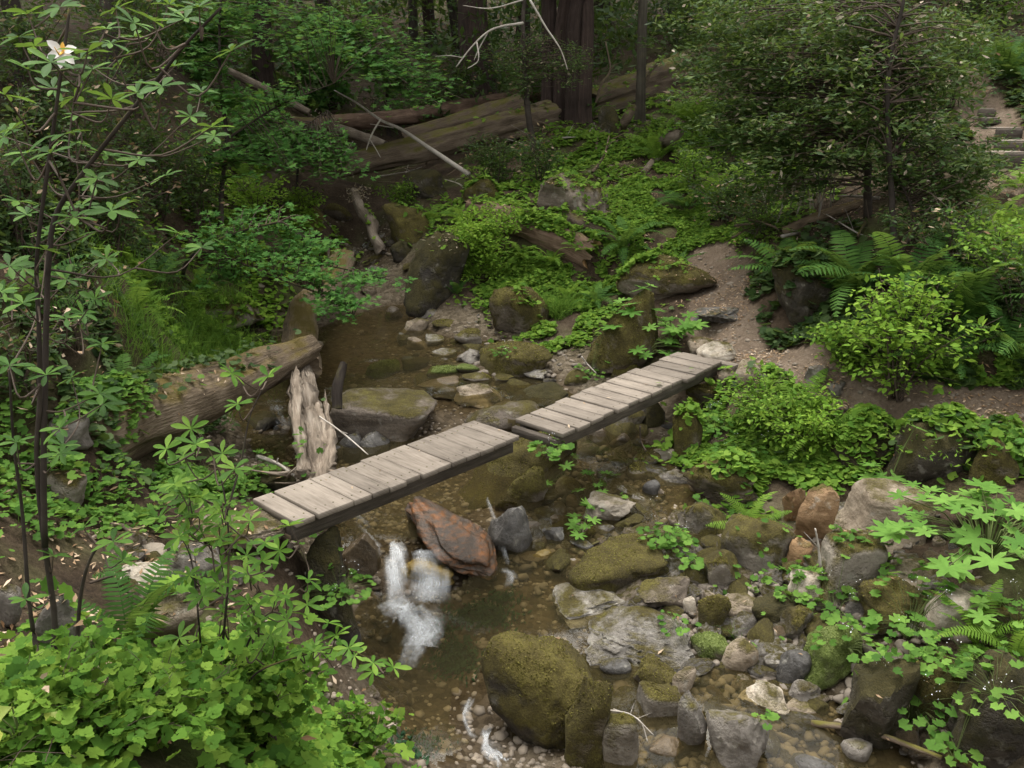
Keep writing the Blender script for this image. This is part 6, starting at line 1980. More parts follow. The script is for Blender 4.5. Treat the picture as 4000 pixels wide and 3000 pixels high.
# maples: flat layers of lobed leaves
def maple(label, base, stems, layers, n, size, seed, mk='maple'):
    r = np.random.default_rng(seed)
    t = thing('maple', label, 'tree', base)
    P_all = []
    for k, (pts, r0) in enumerate(stems):
        P = smooth_path(pts, 36)
        P_all.append(P)
        V, T = tube(P, np.linspace(r0, r0 * .3, 36), 8, .12, k)
        put('trunk', V, T, M['darkbark'], t, attrs={'along': np.linspace(0, 3, len(V)), 'around': np.zeros(len(V))})
    NP = np.concatenate(P_all)
    br, pos, dirs = Acc(), [], []
    tot = sum(l[3] for l in layers)
    for (c, rx, rz, m) in layers:
        for _ in range(m):
            e = c + np.array([r.normal() * rx * .6, r.normal() * rx * .6, r.normal() * rz * .5])
            i = int(np.argmin(np.linalg.norm(NP - e, axis=1)))
            a = NP[i]
            Q = smooth_path([a, (a + e) / 2 + [0, 0, .06], e], 8)
            V, T = tube(Q, np.linspace(.010, .003, 8), 4, cap=False)
            br.add(V, T, r.random())
            q = max(3, int(n / tot))
            s = r.random((q, 1))
            b = Q[4] * (1 - s) + e * s
            pos.append(b + r.normal(size=(q, 3)) * [size * 1.3, size * 1.3, size * .35])
            dirs.append(unit(e - a)[None] * .8 + r.normal(size=(q, 3)) * .6)
    br.build('branch', M['stem'], t)
    pos, dirs = np.concatenate(pos), np.concatenate(dirs)
    nn = unit(np.array([0, -.28, .95]) + r.normal(size=pos.shape) * .2)
    V, T, rr = scatter(LEAF['maple'], pos, dirs * [1, 1, .2], nn, size * r.uniform(.6, 1.15, len(pos)))
    put('crown', V, T, M[mk], t, attrs={'rnd': rr}, kind='stuff')
    return t


mb = hit(420, 620)
maple('vine maple reaching low over the pool from the left bank', mb,
      [([mb, at(395, 590, 12.4), at(430, 540, 12.2), at(520, 500, 12), at(600, 480, 12)], .04), ([at(430, 540, 12.2), at(500, 560, 11.8), at(600, 600, 11.6), at(700, 640, 11.4), at(770, 690, 11.2)], .022),
       ([at(500, 560, 11.8), at(620, 560, 12), at(740, 580, 12.2), at(820, 600, 12.3)], .02)],
      [(at(470, 520, 12), .5, .22, 26), (at(580, 550, 11.8), .5, .2, 34), (at(670, 585, 11.6), .42, .14, 30), (at(735, 655, 11.3), .3, .14, 26), (at(780, 610, 12), .4, .15, 20), (at(560, 480, 12.4), .55, .25, 26), (at(660, 520, 12.3), .5, .2, 24),
       (at(480, 600, 11.8), .35, .15, 14)], 2600, .066, 311)
mb2 = hit(480, 520)
maple('slender maple with a thin dark stem in the left thicket', mb2,
      [([mb2, at(478, 420, 14.6), at(490, 300, 14.8), at(478, 200, 15), at(474, 80, 15.1), at(480, -60, 15.2)], .05), ([at(490, 300, 14.8), at(600, 230, 15), at(720, 180, 15.5)], .022)],
      [(at(560, 215, 15), .8, .22, 36), (at(450, 200, 14.6), .5, .2, 18), (at(640, 60, 15.5), 1.0, .4, 40), (at(480, 330, 14.4), .6, .2, 22), (at(560, 350, 14.6), .7, .25, 26), (at(520, 30, 15), .8, .4, 26), (at(430, 130, 14.5), .5, .25, 14)], 3000, .085, 312)
mb3 = hit(840, 300)
maple('bright maple spreading in flat layers over the fallen logs', mb3,
      [([mb3, mb3 + [0, 0, 1.0], at(830, 180, mb3[1] - 1.5), at(760, 90, mb3[1] - 2), at(700, -20, mb3[1] - 2)], .06)],
      [(at(800, 130, 18.5), 1.1, .28, 46), (at(870, 170, 18), .9, .22, 42), (at(740, 155, 18.6), .8, .25, 34), (at(900, 225, 17.8), .6, .18, 24), (at(660, 90, 19), 1.1, .4, 40), (at(740, 50, 19), 1.2, .4, 40), (at(850, 80, 19.5), .9, .3, 26),
       (at(610, 40, 19), 1.0, .5, 30)], 4200, .10, 313)
mb4 = hit(640, 420)
maple('low dim maple in front of the fallen logs', mb4,
      [([mb4, mb4 + [.1, 0, .7], mb4 + [.3, -.2, 1.3], mb4 + [.8, -.2, 1.7]], .03)],
      [(at(700, 350, 17), .8, .25, 30), (at(640, 330, 17), .8, .3, 30), (at(570, 300, 17), .7, .3, 24), (at(740, 380, 16.8), .5, .2, 18), (at(520, 260, 17), .7, .3, 22)], 2400, .085, 314)

# dim shrubs of the understorey
SH = [(1070, 395, 1.1, .9, 2800, .075, 'dim', 'dark huckleberry bush in front of the redwood clump'),
      (1170, 400, 1.2, .8, 2200, .07, 'dim', 'dark bush between the leaning sapling and the tilted brown boulder'),
      (260, 560, 1.6, .9, 2600, .07, 'dim', 'dark evergreen bush behind the left azalea'),
      (350, 480, 2.2, 1.1, 3600, .08, 'dim', 'tall dark evergreen bush left of the slender maple'),
      (180, 420, 2.4, 1.1, 3400, .08, 'dim', 'dark bush on the upper left slope'),
      (60, 560, 1.8, .8, 2200, .07, 'dim', 'dark bush low on the far left slope'),
      (430, 500, 1.6, .9, 2600, .07, 'tanoak', 'speckled evergreen bush beside the foot of the slender maple'),
      (300, 320, 3.0, 1.3, 3600, .10, 'dim', 'shaded bush high on the left slope'),
      (80, 300, 2.6, 1.1, 3000, .09, 'dim', 'shaded bush at the top of the left slope'),
      (1500, 420, 1.0, .8, 2000, .06, 'sorrel', 'leafy low bush on the slope right of the upper trail'),
      (1570, 480, 1.1, .9, 2400, .065, 'dim', 'dim bush on the slope above the trail bend'),
      (1640, 520, .9, .8, 2000, .06, 'dim', 'dim bush overhanging the back of the trail bend'),
      (1950, 420, 1.4, 1.0, 2600, .07, 'tanoak', 'evergreen bush between the crooked oak and the steps'),
      (2060, 470, 1.3, .9, 2400, .07, 'dim', 'dark bush below the timber steps'),
      (2040, 600, 1.1, .8, 2200, .065, 'dim', 'dark bush behind the right-hand sword ferns'),
      (2140, 640, 1.0, .8, 2200, .06, 'sorrel', 'green bush on the right slope above the trail'),
      (2200, 700, 1.0, .7, 1800, .06, 'dim', 'dim bush at the right edge above the trail'),
      (2060, 230, 2.0, 1.2, 2800, .09, 'tanoak', 'evergreen bush left of the topmost step'),
      (2080, 80, 2.6, 1.4, 3000, .11, 'dim', 'dark bush on the top right bank'),
      (1480, 120, 2.6, 1.6, 3000, .12, 'dim', 'dark bush above the rotten log'),
      (1240, 110, 3.0, 1.6, 3000, .13, 'dim', 'dark bush behind the redwood clump'),
      (960, 270, 2.2, 1.3, 3000, .10, 'dim', 'dim bush behind the thick moss-streaked log'),
      (1120, 250, 2.0, 1.2, 2600, .10, 'tanoak', 'speckled bush just left of the redwood clump'),
      (560, 480, .9, .7, 1500, .06, 'lime', 'yellow green low bush by the weathered grey log'),
      (660, 480, .8, .7, 1400, .06, 'lime', 'yellow green low bush left of the standing driftwood'),
      (870, 455, .7, .5, 1100, .06, 'sorrel', 'small green bush right of the standing driftwood'),
      (480, 590, .9, .6, 1500, .06, 'sorrel', 'green bush under the vine maple'),
      (150, 760, 1.0, .6, 900, .06, 'dim', 'dim bush left of the grassy bank'),
      (340, 200, 2.8, 1.5, 3000, .11, 'dim', 'dim bush on the bare slope behind the thin pale log'),
      (250, 110, 3.0, 1.6, 2800, .12, 'dim', 'dim bush above the bare slope at the upper left'),
      (440, 180, 2.4, 1.4, 2600, .11, 'maple', 'green bush at the upper end of the thin pale log'),
      (700, 230, 2.2, 1.4, 2600, .11, 'maple', 'green bush behind the slim log under the bright maple'),
      (560, 330, 1.4, 1.0, 2200, .08, 'maple', 'green bush under the dark log in the left thicket'),
      (2130, 60, 2.0, 1.2, 2200, .10, 'sorrel', 'bright bush on the bank at the top right'),
      (60, 860, .8, .5, 800, .06, 'dim', 'dim low bush beneath the azalea at the left edge')]
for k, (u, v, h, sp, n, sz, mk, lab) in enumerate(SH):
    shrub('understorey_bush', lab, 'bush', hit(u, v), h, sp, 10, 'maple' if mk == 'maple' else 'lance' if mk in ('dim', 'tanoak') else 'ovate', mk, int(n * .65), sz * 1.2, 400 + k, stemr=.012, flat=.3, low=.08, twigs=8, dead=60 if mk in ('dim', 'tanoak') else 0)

# dry leaf clusters hanging on dead twigs
for (u, v, y, n, rad, lab) in [(775, 415, 18.1, 130, .22, 'cluster of pale dead leaves on the top of the driftwood trunk'), (700, 262, 22.8, 90, .3, 'pale dead leaves hanging at the left end of the slim log'),
                               (800, 215, 20.0, 50, .25, 'few pale dead leaves on the white dead branch'), (962, 525, 14.6, 110, .2, 'heap of tan dead fern leaves below the lime green bush')]:
    c = at(u, v, y)
    t = thing('dead_leaf_cluster', lab, 'dead leaves', c)
    r = np.random.default_rng(int(u))
    pos = c + r.normal(size=(n, 3)) * rad * [.6, .5, .45]
    V, T, rr = scatter(LEAF['lance'], pos, rdir(r, -.4, n), rdir(r, .2, n), .075 * r.uniform(.6, 1.2, n))
    put('foliage', V, T, M['drycluster'], t, attrs={'rnd': rr}, kind='stuff')
    a = Acc()
    for q in range(9):
        V, T = tube([c + [0, 0, .02], (c + pos[q]) / 2 + [0, 0, .03], pos[q]], .004, 4, cap=False)
        a.add(V, T, .5)
    a.build('twig', M['stem'], t, kind='stuff')

# grass
def grass(label, spots, seed, mk='grass', Lg=.4):
    r = np.random.default_rng(seed)
    Ps, Fs, Ss = [], [], []
    for (u, v, rx, ry, n) in spots:
        c = hit(u, v)
        for _ in range(int(n / 7)):
            x, y = c[0] + r.normal() * rx * .5, c[1] + r.normal() * ry * .5
            d = drop(x, y, 1.2)
            if d is None:
                continue
            for _ in range(7):
                Ps.append(d[0] + r.normal(size=3) * [.03, .03, 0])
                Fs.append(unit(np.array([r.normal() * .55, r.normal() * .55 - .1, 1])))
                Ss.append(Lg * r.uniform(.5, 1.15))
    Ps, Fs = np.array(Ps), np.array(Fs)
    y = np.linspace(0, 1, 6)
    V0 = np.concatenate([np.stack([np.full(6, s_ * .011) * (1 - y * .9), y - .18 * y ** 3, .62 * y ** 2.2], 1) for s_ in (-1, 1)])
    T0 = np.concatenate([[(i, i + 6, i + 7), (i, i + 7, i + 1)] for i in range(5)])
    n = len(Ps)
    hor = unit(r.normal(size=(n, 3)) * [1, 1, .05])
    V, T, rr = scatter((V0, np.array(T0)), Ps, Fs, hor, np.array(Ss))
    return tag(put('grass', V, T, M[mk], attrs={'rnd': rr}, kind='stuff'), label, 'grass')


grass('tall lush grass on the left bank behind the mossy log', [(430, 740, .8, .8, 1700), (350, 790, .6, .6, 1300), (500, 770, .5, .6, 900), (300, 740, .6, .6, 500), (470, 690, .7, .6, 700)], 501)
grass('tuft of fine grass hanging over the dark-faced mossy boulder', [(1205, 680, .22, .2, 420)], 502, Lg=.45)
grass('sparse grass tuft on the sandy bar', [(1580, 1375, .12, .1, 40), (430, 1010, .3, .3, 120)], 503, Lg=.14)

# ground cover
cover('ground_cover', 'bright green ground cover on the middle bank between boulders and trail', 'ground cover',
      [(1150, 600, 1.0, .9, 2600), (1250, 590, .9, .9, 2400), (1220, 700, .6, .6, 1500), (1330, 640, .6, .6, 900), (1130, 560, .7, .6, 1000), (1400, 650, .4, .5, 500), (1200, 740, .5, .4, 900), (1100, 650, .5, .5, 700)], 'small', 'sorrel', .052, .16, 601)
cover('ground_cover', 'lighter clover-leaved carpet on the slope right of the upper trail', 'ground cover',
      [(1430, 430, 1.6, 1.6, 3400), (1520, 400, 1.8, 1.8, 3000), (1480, 500, 1.3, 1.2, 2800), (1400, 510, 1.0, .9, 1400), (1620, 500, 1.2, 1.2, 1600), (1500, 330, 2.2, 2.0, 2600), (1560, 240, 2.4, 2.2, 2600), (1450, 240, 1.8, 1.6, 1400)], 'sorrel', 'sorrel', .06, .10, 602)
cover('ground_cover', 'leafy ground cover around the redwood foot and upper trail', 'ground cover',
      [(1240, 320, 1.6, 1.6, 2400), (1180, 350, 1.4, 1.4, 1800), (1390, 320, 1.0, 1.4, 1500), (1260, 400, .9, .9, 900), (1060, 430, 1.2, 1.0, 1500)], 'small', 'sorrel', .06, .14, 603)
cover('ground_cover', 'low leafy plants on the left bank before the near footbridge', 'ground cover',
      [(430, 1055, .8, .4, 1000), (330, 1040, .6, .4, 600), (500, 1040, .5, .4, 500), (230, 1100, .5, .3, 200), (60, 1100, .5, .7, 500), (80, 960, .6, .7, 500), (400, 1000, .5, .3, 400)], 'round', 'lobed', .036, .16, 604)
cover('ground_cover', 'sprawling leaves covering the ground in the lower left', 'ground cover',
      [(400, 1500, .6, .5, 1100), (250, 1560, .5, .4, 800), (600, 1500, .5, .4, 700), (100, 1600, .4, .4, 600), (650, 1620, .4, .3, 500)], 'round', 'oak', .05, .14, 605)
cover('ground_cover', 'green ground cover over the right bank below the trail', 'ground cover',
      [(1600, 900, .9, .7, 2000), (1900, 935, .9, .35, 1300), (2080, 950, .7, .35, 900), (2060, 845, .9, .3, 1300), (2170, 850, .7, .3, 900), (1950, 850, .5, .3, 500), (1850, 905, .6, .3, 600), (1700, 970, .8, .6, 1800), (1560, 960, .5, .5, 800), (1780, 1010, .6, .5, 900), (2140, 980, .5, .5, 500), (1640, 1060, .4, .4, 500)], 'small', 'sorrel', .048, .16, 606)
cover('ground_cover', 'dim green carpet on the right hillside above the trail', 'ground cover',
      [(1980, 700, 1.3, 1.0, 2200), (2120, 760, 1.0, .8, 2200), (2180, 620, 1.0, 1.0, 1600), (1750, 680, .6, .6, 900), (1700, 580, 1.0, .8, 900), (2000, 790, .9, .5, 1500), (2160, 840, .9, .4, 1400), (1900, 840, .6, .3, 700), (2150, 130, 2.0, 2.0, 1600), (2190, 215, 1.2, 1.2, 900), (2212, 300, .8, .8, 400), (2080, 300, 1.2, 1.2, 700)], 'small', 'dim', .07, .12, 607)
cover('ground_cover', 'yellow green carpet on the left bank upstream', 'ground cover',
      [(560, 470, 1.2, 1.2, 1800), (650, 490, 1.0, 1.0, 1600), (480, 560, .9, .9, 1500), (410, 640, .7, .7, 1100), (520, 680, .5, .5, 700), (340, 650, .8, .8, 1100)], 'small', 'lime', .06, .15, 608)
cover('ground_cover', 'dark trailing leaves on the shaded left hillside', 'ground cover',
      [(200, 620, 1.2, 1.0, 2000), (100, 750, .8, .8, 1500), (220, 760, .7, .7, 1000), (80, 480, 1.4, 1.2, 1600), (260, 480, 1.6, 1.4, 1800), (160, 860, .5, .5, 500)], 'small', 'dim', .05, .16, 609)
cover('ground_cover', 'small leaves sprouting between the stones of the side creek', 'ground cover',
      [(1300, 1080, .4, .3, 60), (1700, 1260, .5, .4, 120), (1560, 1080, .4, .3, 120), (1230, 980, .3, .3, 160), (1900, 1330, .5, .4, 220), (2020, 1480, .4, .3, 160)], 'round', 'lobed', .04, .08, 610)
cover('leaf_litter', 'dry tan leaves scattered on trail, stones and banks', 'leaf litter',
      [(1560, 640, .6, 1.6, 900), (1330, 400, .7, 2.4, 1700), (1800, 830, 1.2, .6, 800), (2100, 900, .9, .4, 600), (1640, 770, .7, .7, 600), (300, 1180, .9, .6, 420), (120, 1250, .7, .7, 400), (1200, 1450, .5, .5, 26), (1650, 1400, 1.2, 1.0, 60),
       (1700, 540, 1.4, 1.2, 700), (1300, 520, 1.2, 1.0, 260), (150, 700, 1.3, 1.3, 900), (100, 1440, .6, .4, 260), (1950, 500, 1.6, 1.6, 900), (2100, 400, 1.6, 2.0, 700), (1100, 450, 1.4, 1.2, 300), (350, 1550, .6, .4, 120), (1800, 520, 1.2, 1.0, 700), (500, 1250, .5, .4, 60)],
      'lance', 'dry', .055, .0, 611, tilt=.3, kind_path=1)
_pl = []
for pts, w in PATHS[:3]:
    q = smooth_path(pts, 130)
    _pl.append(q + np.concatenate([rng.normal(size=(130, 2)) * w * .8, np.zeros((130, 1))], 1))
_pl = np.concatenate(_pl)
_pl[:, 2] = land(_pl[:, 0], _pl[:, 1]) + .012
V, T, rr = scatter(LEAF['lance'], _pl, rdir(rng, 0, len(_pl)), unit(rng.normal(size=_pl.shape) * .2 + [0, 0, 1]), .05 * rng.uniform(.5, 1.2, len(_pl)))
tag(put('leaf_litter', V, T, M['dry'], attrs={'rnd': rr}, kind='stuff'), 'dry tan leaf litter on the bare dirt trail', 'leaf litter')

_lv = []
for (u, v, z) in [(640, 1072, .2), (700, 1035, .2), (905, 975, .2), (560, 1098, .2), (980, 935, .2), (1080, 930, .2), (1170, 905, 0), (1230, 925, 0), (1320, 860, .02), (1400, 830, .03), (1475, 790, .04), (1260, 868, .01), (820, 1020, .2), (760, 1050, .2)]:
    _lv.append(atz(u, v, z + .008))
_lv = np.array(_lv)
V, T, rr = scatter(LEAF['lance'], _lv, rdir(rng, 0, len(_lv)), unit(rng.normal(size=_lv.shape) * .15 + [0, 0, 1]), .055 * rng.uniform(.6, 1.2, len(_lv)))
tag(put('leaf_litter', V, T, M['dry'], attrs={'rnd': rr}, kind='stuff'), 'few dry leaves lying on the footbridge planks', 'leaf litter')

# ------------------------------------------------------------------ trees
def tree(name, label, base, r0, top, lean, seed, mat, flutes=6, crown=None, mk='dim', crown_z=6.0, group=None, dep=.12):
    base = np.asarray(base, float)
    base = base - [0, 0, .15]
    t = thing(name, label, 'tree', base, group)
    n, seg = 46, 40
    f = np.linspace(0, 1, n) ** 1.5
    P = base + np.array([lean[0], lean[1], top])[None] * f[:, None]
    P[:, :2] += np.stack([vnoise(np.stack([f * top * .55, np.full(n, seed * 1.7 + q), np.zeros(n)], -1), seed) for q in (0, 9)], -1) * min(.16, r0 * .9) * np.clip(f * 4, 0, 1)[:, None]
    rad = r0 * (1 - .55 * f) * (1 + .55 * np.exp(-f * top / (r0 * 2.2)))
    th = np.linspace(0, 2 * np.pi, seg, endpoint=False)
    TH, S = np.meshgrid(th, f * top)
    q = np.stack([np.cos(TH) * 1.1, np.sin(TH) * 1.1, S * .12], -1)
    ph = fbm(q, 2, seed) * 2.0
    rr = rad[:, None] * (1 + dep * np.abs(np.sin(TH * flutes / 2 + ph + seed)) - dep * .5 + .05 * fbm(np.stack([np.cos(TH) * 5, np.sin(TH) * 5, S * .5], -1), 3, seed + 2))
    V = P[:, None] + np.stack([np.cos(TH) * rr, np.sin(TH) * rr, np.zeros_like(rr)], -1)
    V = V.reshape(-1, 3)
    i = np.arange(n - 1)[:, None] * seg + np.arange(seg)[None]
    j = np.arange(n - 1)[:, None] * seg + (np.arange(seg)[None] + 1) % seg
    T = np.concatenate([np.stack([i, j, j + seg], -1).reshape(-1, 3), np.stack([i, j + seg, i + seg], -1).reshape(-1, 3)])
    put('trunk', V, T, M[mat], t, attrs={'along': S.ravel() * .4, 'around': np.tile(np.minimum(th, 2 * np.pi - th) * r0 * 1.4, n)})
    if crown:  # crowns out of view, built large to shade the background
        r = np.random.default_rng(seed)
        R_, n_ = crown
        c = base + np.array([lean[0], lean[1], 0]) * .6 + np.array([0, 0, crown_z])
        m = 16
        cl = c + np.stack([r.normal(size=m) * R_ * .55, r.normal(size=m) * R_ * .55, np.abs(r.normal(size=m)) * (top - crown_z) * .45], 1)
        br = Acc()
        for e in cl:
            k = int(np.argmin(np.abs(P[:, 2] - (e[2] - .6))))
            Vb, Tb = tube([P[k], (P[k] + e) / 2 + [0, 0, .2], e], [r0 * .14, r0 * .09, .015], 5, cap=False)
            br.add(Vb, Tb, .5)
        br.build('branch', M['stem'], t)
        k = r.integers(m, size=n_)
        pos = cl[k] + r.normal(size=(n_, 3)) * R_ * np.array([.26, .26, .14])
        V, T, rr = scatter(LEAF['clump'], pos, rdir(r, 0, n_), unit(r.normal(size=(n_, 3)) * .4 + [0, 0, 1]), .72 * r.uniform(.6, 1.2, n_))
        put('crown', V, T, M[mk], t, attrs={'rnd': rr}, kind='stuff')
    return t


rc = hit(1222, 268)
dR = depth(rc)
for (du, rpx, dy, lab) in [(-34, 17, 0, 'left stem of the redwood clump with deep bark furrows'), (-6, 16, .25, 'second stem of the redwood clump'), (18, 15, -.05, 'third stem of the redwood clump in the middle'),
                           (38, 15, .1, 'right stem of the redwood clump standing slightly behind')]:
    p = hit(1222 + du, 268) + [0, dy, 0]
    tree('redwood', lab, p, rpx * dR / FPX, 15, (rng.normal() * .12, .2), int(rpx * 7 + du), 'bark', 9, (2.6, 320), crown_z=8, dep=.22)
TR = [('redwood', 1043, 222, 31, 16, (-1.6, .5), 'bark', 'leaning reddish redwood trunk behind the fallen logs'),
      ('redwood', 573, 190, 20, 16, (0, 0), 'bark', 'dark straight redwood trunk behind the left maple'),
      ('forest_tree', 1383, 262, 10, 13, (-.25, 0), 'slimbark', 'slim dark tree beside the upper trail'),
      ('forest_tree', 995, 110, 12, 14, (-2.2, 0), 'darkbark', 'dark leaning trunk left of the reddish redwood'),
      ('forest_tree', 895, 120, 10, 15, (.2, 0), 'darkbark', 'thin dark trunk in the gap above the bright maple'),
      ('forest_tree', 930, 110, 13, 15, (-.4, 0), 'bark', 'brown trunk far behind the bright maple'),
      ('forest_tree', 700, 110, 14, 15, (.3, 0), 'darkbark', 'dim trunk hidden behind the maple leaves'),
      ('forest_tree', 250, 190, 16, 14, (.4, 0), 'darkbark', 'dim trunk on the upper left slope'),
      ('forest_tree', 60, 210, 18, 14, (-.3, 0), 'darkbark', 'dim trunk at the top left corner'),
      ('forest_tree', 400, 140, 12, 15, (.1, 0), 'darkbark', 'dim slender trunk left of the dark redwood'),
      ('forest_tree', 1130, 120, 14, 16, (0, 0), 'bark', 'brown trunk seen between the two redwoods'),
      ('forest_tree', 1300, 60, 16, 16, (0, 0), 'darkbark', 'dark trunk far behind the redwood clump'),
      ('forest_tree', 1450, 60, 12, 15, (.2, 0), 'darkbark', 'dark trunk above the rotten log'),
      ('forest_tree', 1640, 30, 18, 15, (.2, 0), 'bark', 'brown trunk on the high right slope'),
      ('forest_tree', 1800, 10, 14, 14, (0, 0), 'darkbark', 'dark trunk behind the evergreen oaks'),
      ('forest_tree', 2130, 20, 18, 13, (.2, 0), 'darkbark', 'dark trunk at the top right corner')]
for k, (nm, u, v, rpx, top, lean, mt, lab) in enumerate(TR):
    p = hit(u, v)
    tree(nm, lab, p, rpx * depth(p) / FPX, top, lean, 700 + k, mt, 7, (3.4, 460), crown_z=6.6, dep=.14)
# leaning sapling with sparse leaves before the redwoods
sb_ = hit(1156, 338)
oak('thin grey leaning sapling with sparse leaves before the redwood clump', sb_,
    [([sb_, at(1150, 300, sb_[1]), at(1140, 240, sb_[1]), at(1137, 180, sb_[1]), at(1130, 90, sb_[1]), at(1132, 10, sb_[1]), at(1145, -60, sb_[1])], .085)],
    2400, .085, [(at(1170, 130, sb_[1] - .2), .7, 26), (at(1220, 140, sb_[1] - .3), .5, 18), (at(1130, 170, sb_[1] - .3), .4, 12), (at(1100, 110, sb_[1]), .5, 12), (at(1250, 150, sb_[1] - .3), .3, 8)], 304, mk='tanoak', dead=40, name='sapling')
wb_ = thing('dead_branch', 'bare white forked branch hanging left of the sapling top', 'branch', at(1130, 60, 18.4))
for k, (pts, r0) in enumerate([([(1130, 50, 18.4), (1090, 56, 18.2), (1055, 68, 18.1), (1020, 100, 18.0), (985, 145, 17.9)], .028), ([(1030, 92, 18), (1034, 120, 17.9), (1030, 135, 17.9), (1010, 148, 17.9)], .016), ([(1055, 68, 18.1), (1035, 105, 18.1), (1024, 130, 18)], .014),
                               ([(1130, 0, 18.4), (1060, 18, 18.3), (1000, 12, 18.2)], .016), ([(1145, 0, 18.4), (1180, 60, 18.3), (1210, 105, 18.2), (1226, 150, 18.1)], .022), ([(1000, 125, 17.9), (970, 120, 17.9), (940, 122, 17.9)], .01)]):
    P = smooth_path([at(*q) for q in pts], 18)
    V, T = tube(P, np.linspace(r0, r0 * .4, 18), 7, .2, k)
    put('limb' if k == 0 else 'side_twig', V, T, M['deadbranch'], wb_, attrs={'along': np.linspace(0, 2, len(V)), 'around': np.zeros(len(V))})

# the far wood: one mass of foliage on the slopes behind
r = np.random.default_rng(77)
fx, fy = [], []
n = 26000
x = r.uniform(-1, 1, n)
y = 24 + 34 * r.random(n) ** 1.3
x = x * (y * .78)
z = land(x, y)
hgt = r.random(n) ** 1.4 * (2.2 + (y - 24) * .12) * (.5 + .9 * np.clip(vnoise(np.stack([x * .35, y * .35, np.zeros(n)], -1), 5) + .5, 0, 1.4))
keep = vnoise(np.stack([x * .5, y * .5, hgt * .6], -1), 9) > -.3
P3 = np.stack([x, y, z + hgt], -1)[keep]
n = len(P3)
V, T, rr = scatter(LEAF['clump'], P3, rdir(r, 0, n), unit(r.normal(size=(n, 3)) * .5 + [0, -.2, 1]), .42 * r.uniform(.5, 1.3, n))
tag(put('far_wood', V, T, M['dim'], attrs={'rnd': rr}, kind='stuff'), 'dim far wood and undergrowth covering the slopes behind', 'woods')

Ps = []
r = np.random.default_rng(88)
for (u, v, su, sv, n) in [(1040, 1330, 55, 26, 800), (985, 1420, 40, 34, 800), (900, 1610, 60, 26, 260), (1080, 1290, 40, 18, 200), (960, 1350, 30, 15, 100)]:
    c, c2, c3 = hit(u, v), hit(u + su, v), hit(u, v + sv)
    q = r.normal(size=(n, 2)) * .6
    xy = c[:2] + q[:, :1] * (c2 - c)[:2] + q[:, 1:] * (c3 - c)[:2]
    Ps.append(np.concatenate([xy, (land(xy[:, 0], xy[:, 1]) + .008 + r.random(n) * .03)[:, None]], 1))
Ps = np.concatenate(Ps)
n = len(Ps)
V, T, rr = scatter(LEAF['lance'], Ps, unit(np.array([-.1, -1, 0]) + r.normal(size=(n, 3)) * .4), unit(r.normal(size=(n, 3)) * .3 + [0, 0, 1]), .06 * r.uniform(.5, 1.3, n))
tag(put('water_weed', V, T, M['weed'], attrs={'rnd': rr}, kind='stuff'), 'dark green weed swaying on the bed of the lower pool', 'water weed')

# ------------------------------------------------------------------ water
def water_mat():
    m, nt, ns, ls = nodes('creek_water')
    out = N(ns, 'ShaderNodeOutputMaterial')
    tc = N(ns, 'ShaderNodeTexCoord')
    mp = N(ns, 'ShaderNodeMapping')
    mp.inputs['Scale'].default_value = (3.2, 1.6, 1)
    ls.new(tc.outputs['Object'], mp.inputs['Vector'])
    n1 = N(ns, 'ShaderNodeTexNoise', Scale=2.6, Detail=4.0, Roughness=.6)
    ls.new(mp.outputs[0], n1.inputs['Vector'])
    b = N(ns, 'ShaderNodeBump', Strength=.16, Distance=.03)
    ls.new(n1.outputs[0], b.inputs['Height'])
    tr = N(ns, 'ShaderNodeBsdfTransparent')
    tr.inputs[0].default_value = (.76, .705, .53, 1)
    df = N(ns, 'ShaderNodeBsdfDiffuse')                                   # faint silt in the water
    df.inputs[0].default_value = (.105, .088, .045, 1)
    gl = N(ns, 'ShaderNodeBsdfGlossy', Roughness=.05)
    ls.new(b.outputs[0], gl.inputs['Normal'])
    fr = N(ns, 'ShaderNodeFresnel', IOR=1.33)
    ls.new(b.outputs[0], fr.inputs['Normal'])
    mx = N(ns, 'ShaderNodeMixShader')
    ls.new(math_(ns, ls, 'MULTIPLY', fr.outputs[0], .75), mx.inputs[0])  # reflection weakened to mimic dark leaves overhead that are not built
    m2 = N(ns, 'ShaderNodeMixShader')
    m2.inputs[0].default_value = .15
    ls.new(tr.outputs[0], m2.inputs[1])
    ls.new(df.outputs[0], m2.inputs[2])
    ls.new(m2.outputs[0], mx.inputs[1])
    ls.new(gl.outputs[0], mx.inputs[2])
    ls.new(mx.outputs[0], out.inputs[0])
    return m


wx = np.arange(-6.5, 4.6, .05)
wy = np.arange(3.6, 19.5, .05)
WX, WY = np.meshgrid(wx, wy)
WZ = water_z(WX, WY)
LZ = land(WX, WY)
CDW = creek_dist(WX, WY)
WZ = WZ + fbm(np.stack([WX * 3, WY * 2, 0 * WX], -1), 3, 4) * .006
gy_, gx_ = np.gradient(WZ, .05)
ok = (CDW < 2.3) & (WZ > LZ - .03) & (np.hypot(gx_, gy_) < .30)
m_, k_ = WX.shape
cell = ok[:-1, :-1] & ok[1:, :-1] & ok[:-1, 1:] & ok[1:, 1:]
ii = (np.arange(m_ - 1)[:, None] * k_ + np.arange(k_ - 1)[None])[cell]
T = np.concatenate([np.stack([ii, ii + 1, ii + k_ + 1], 1), np.stack([ii, ii + k_ + 1, ii + k_], 1)])
V = np.stack([WX, WY, WZ], -1).reshape(-1, 3)
us, inv = np.unique(T, return_inverse=True)
tag(put('water', V[us], inv.reshape(-1, 3), water_mat(), kind='structure'), 'clear brown creek water running through pools between the stones', 'water')


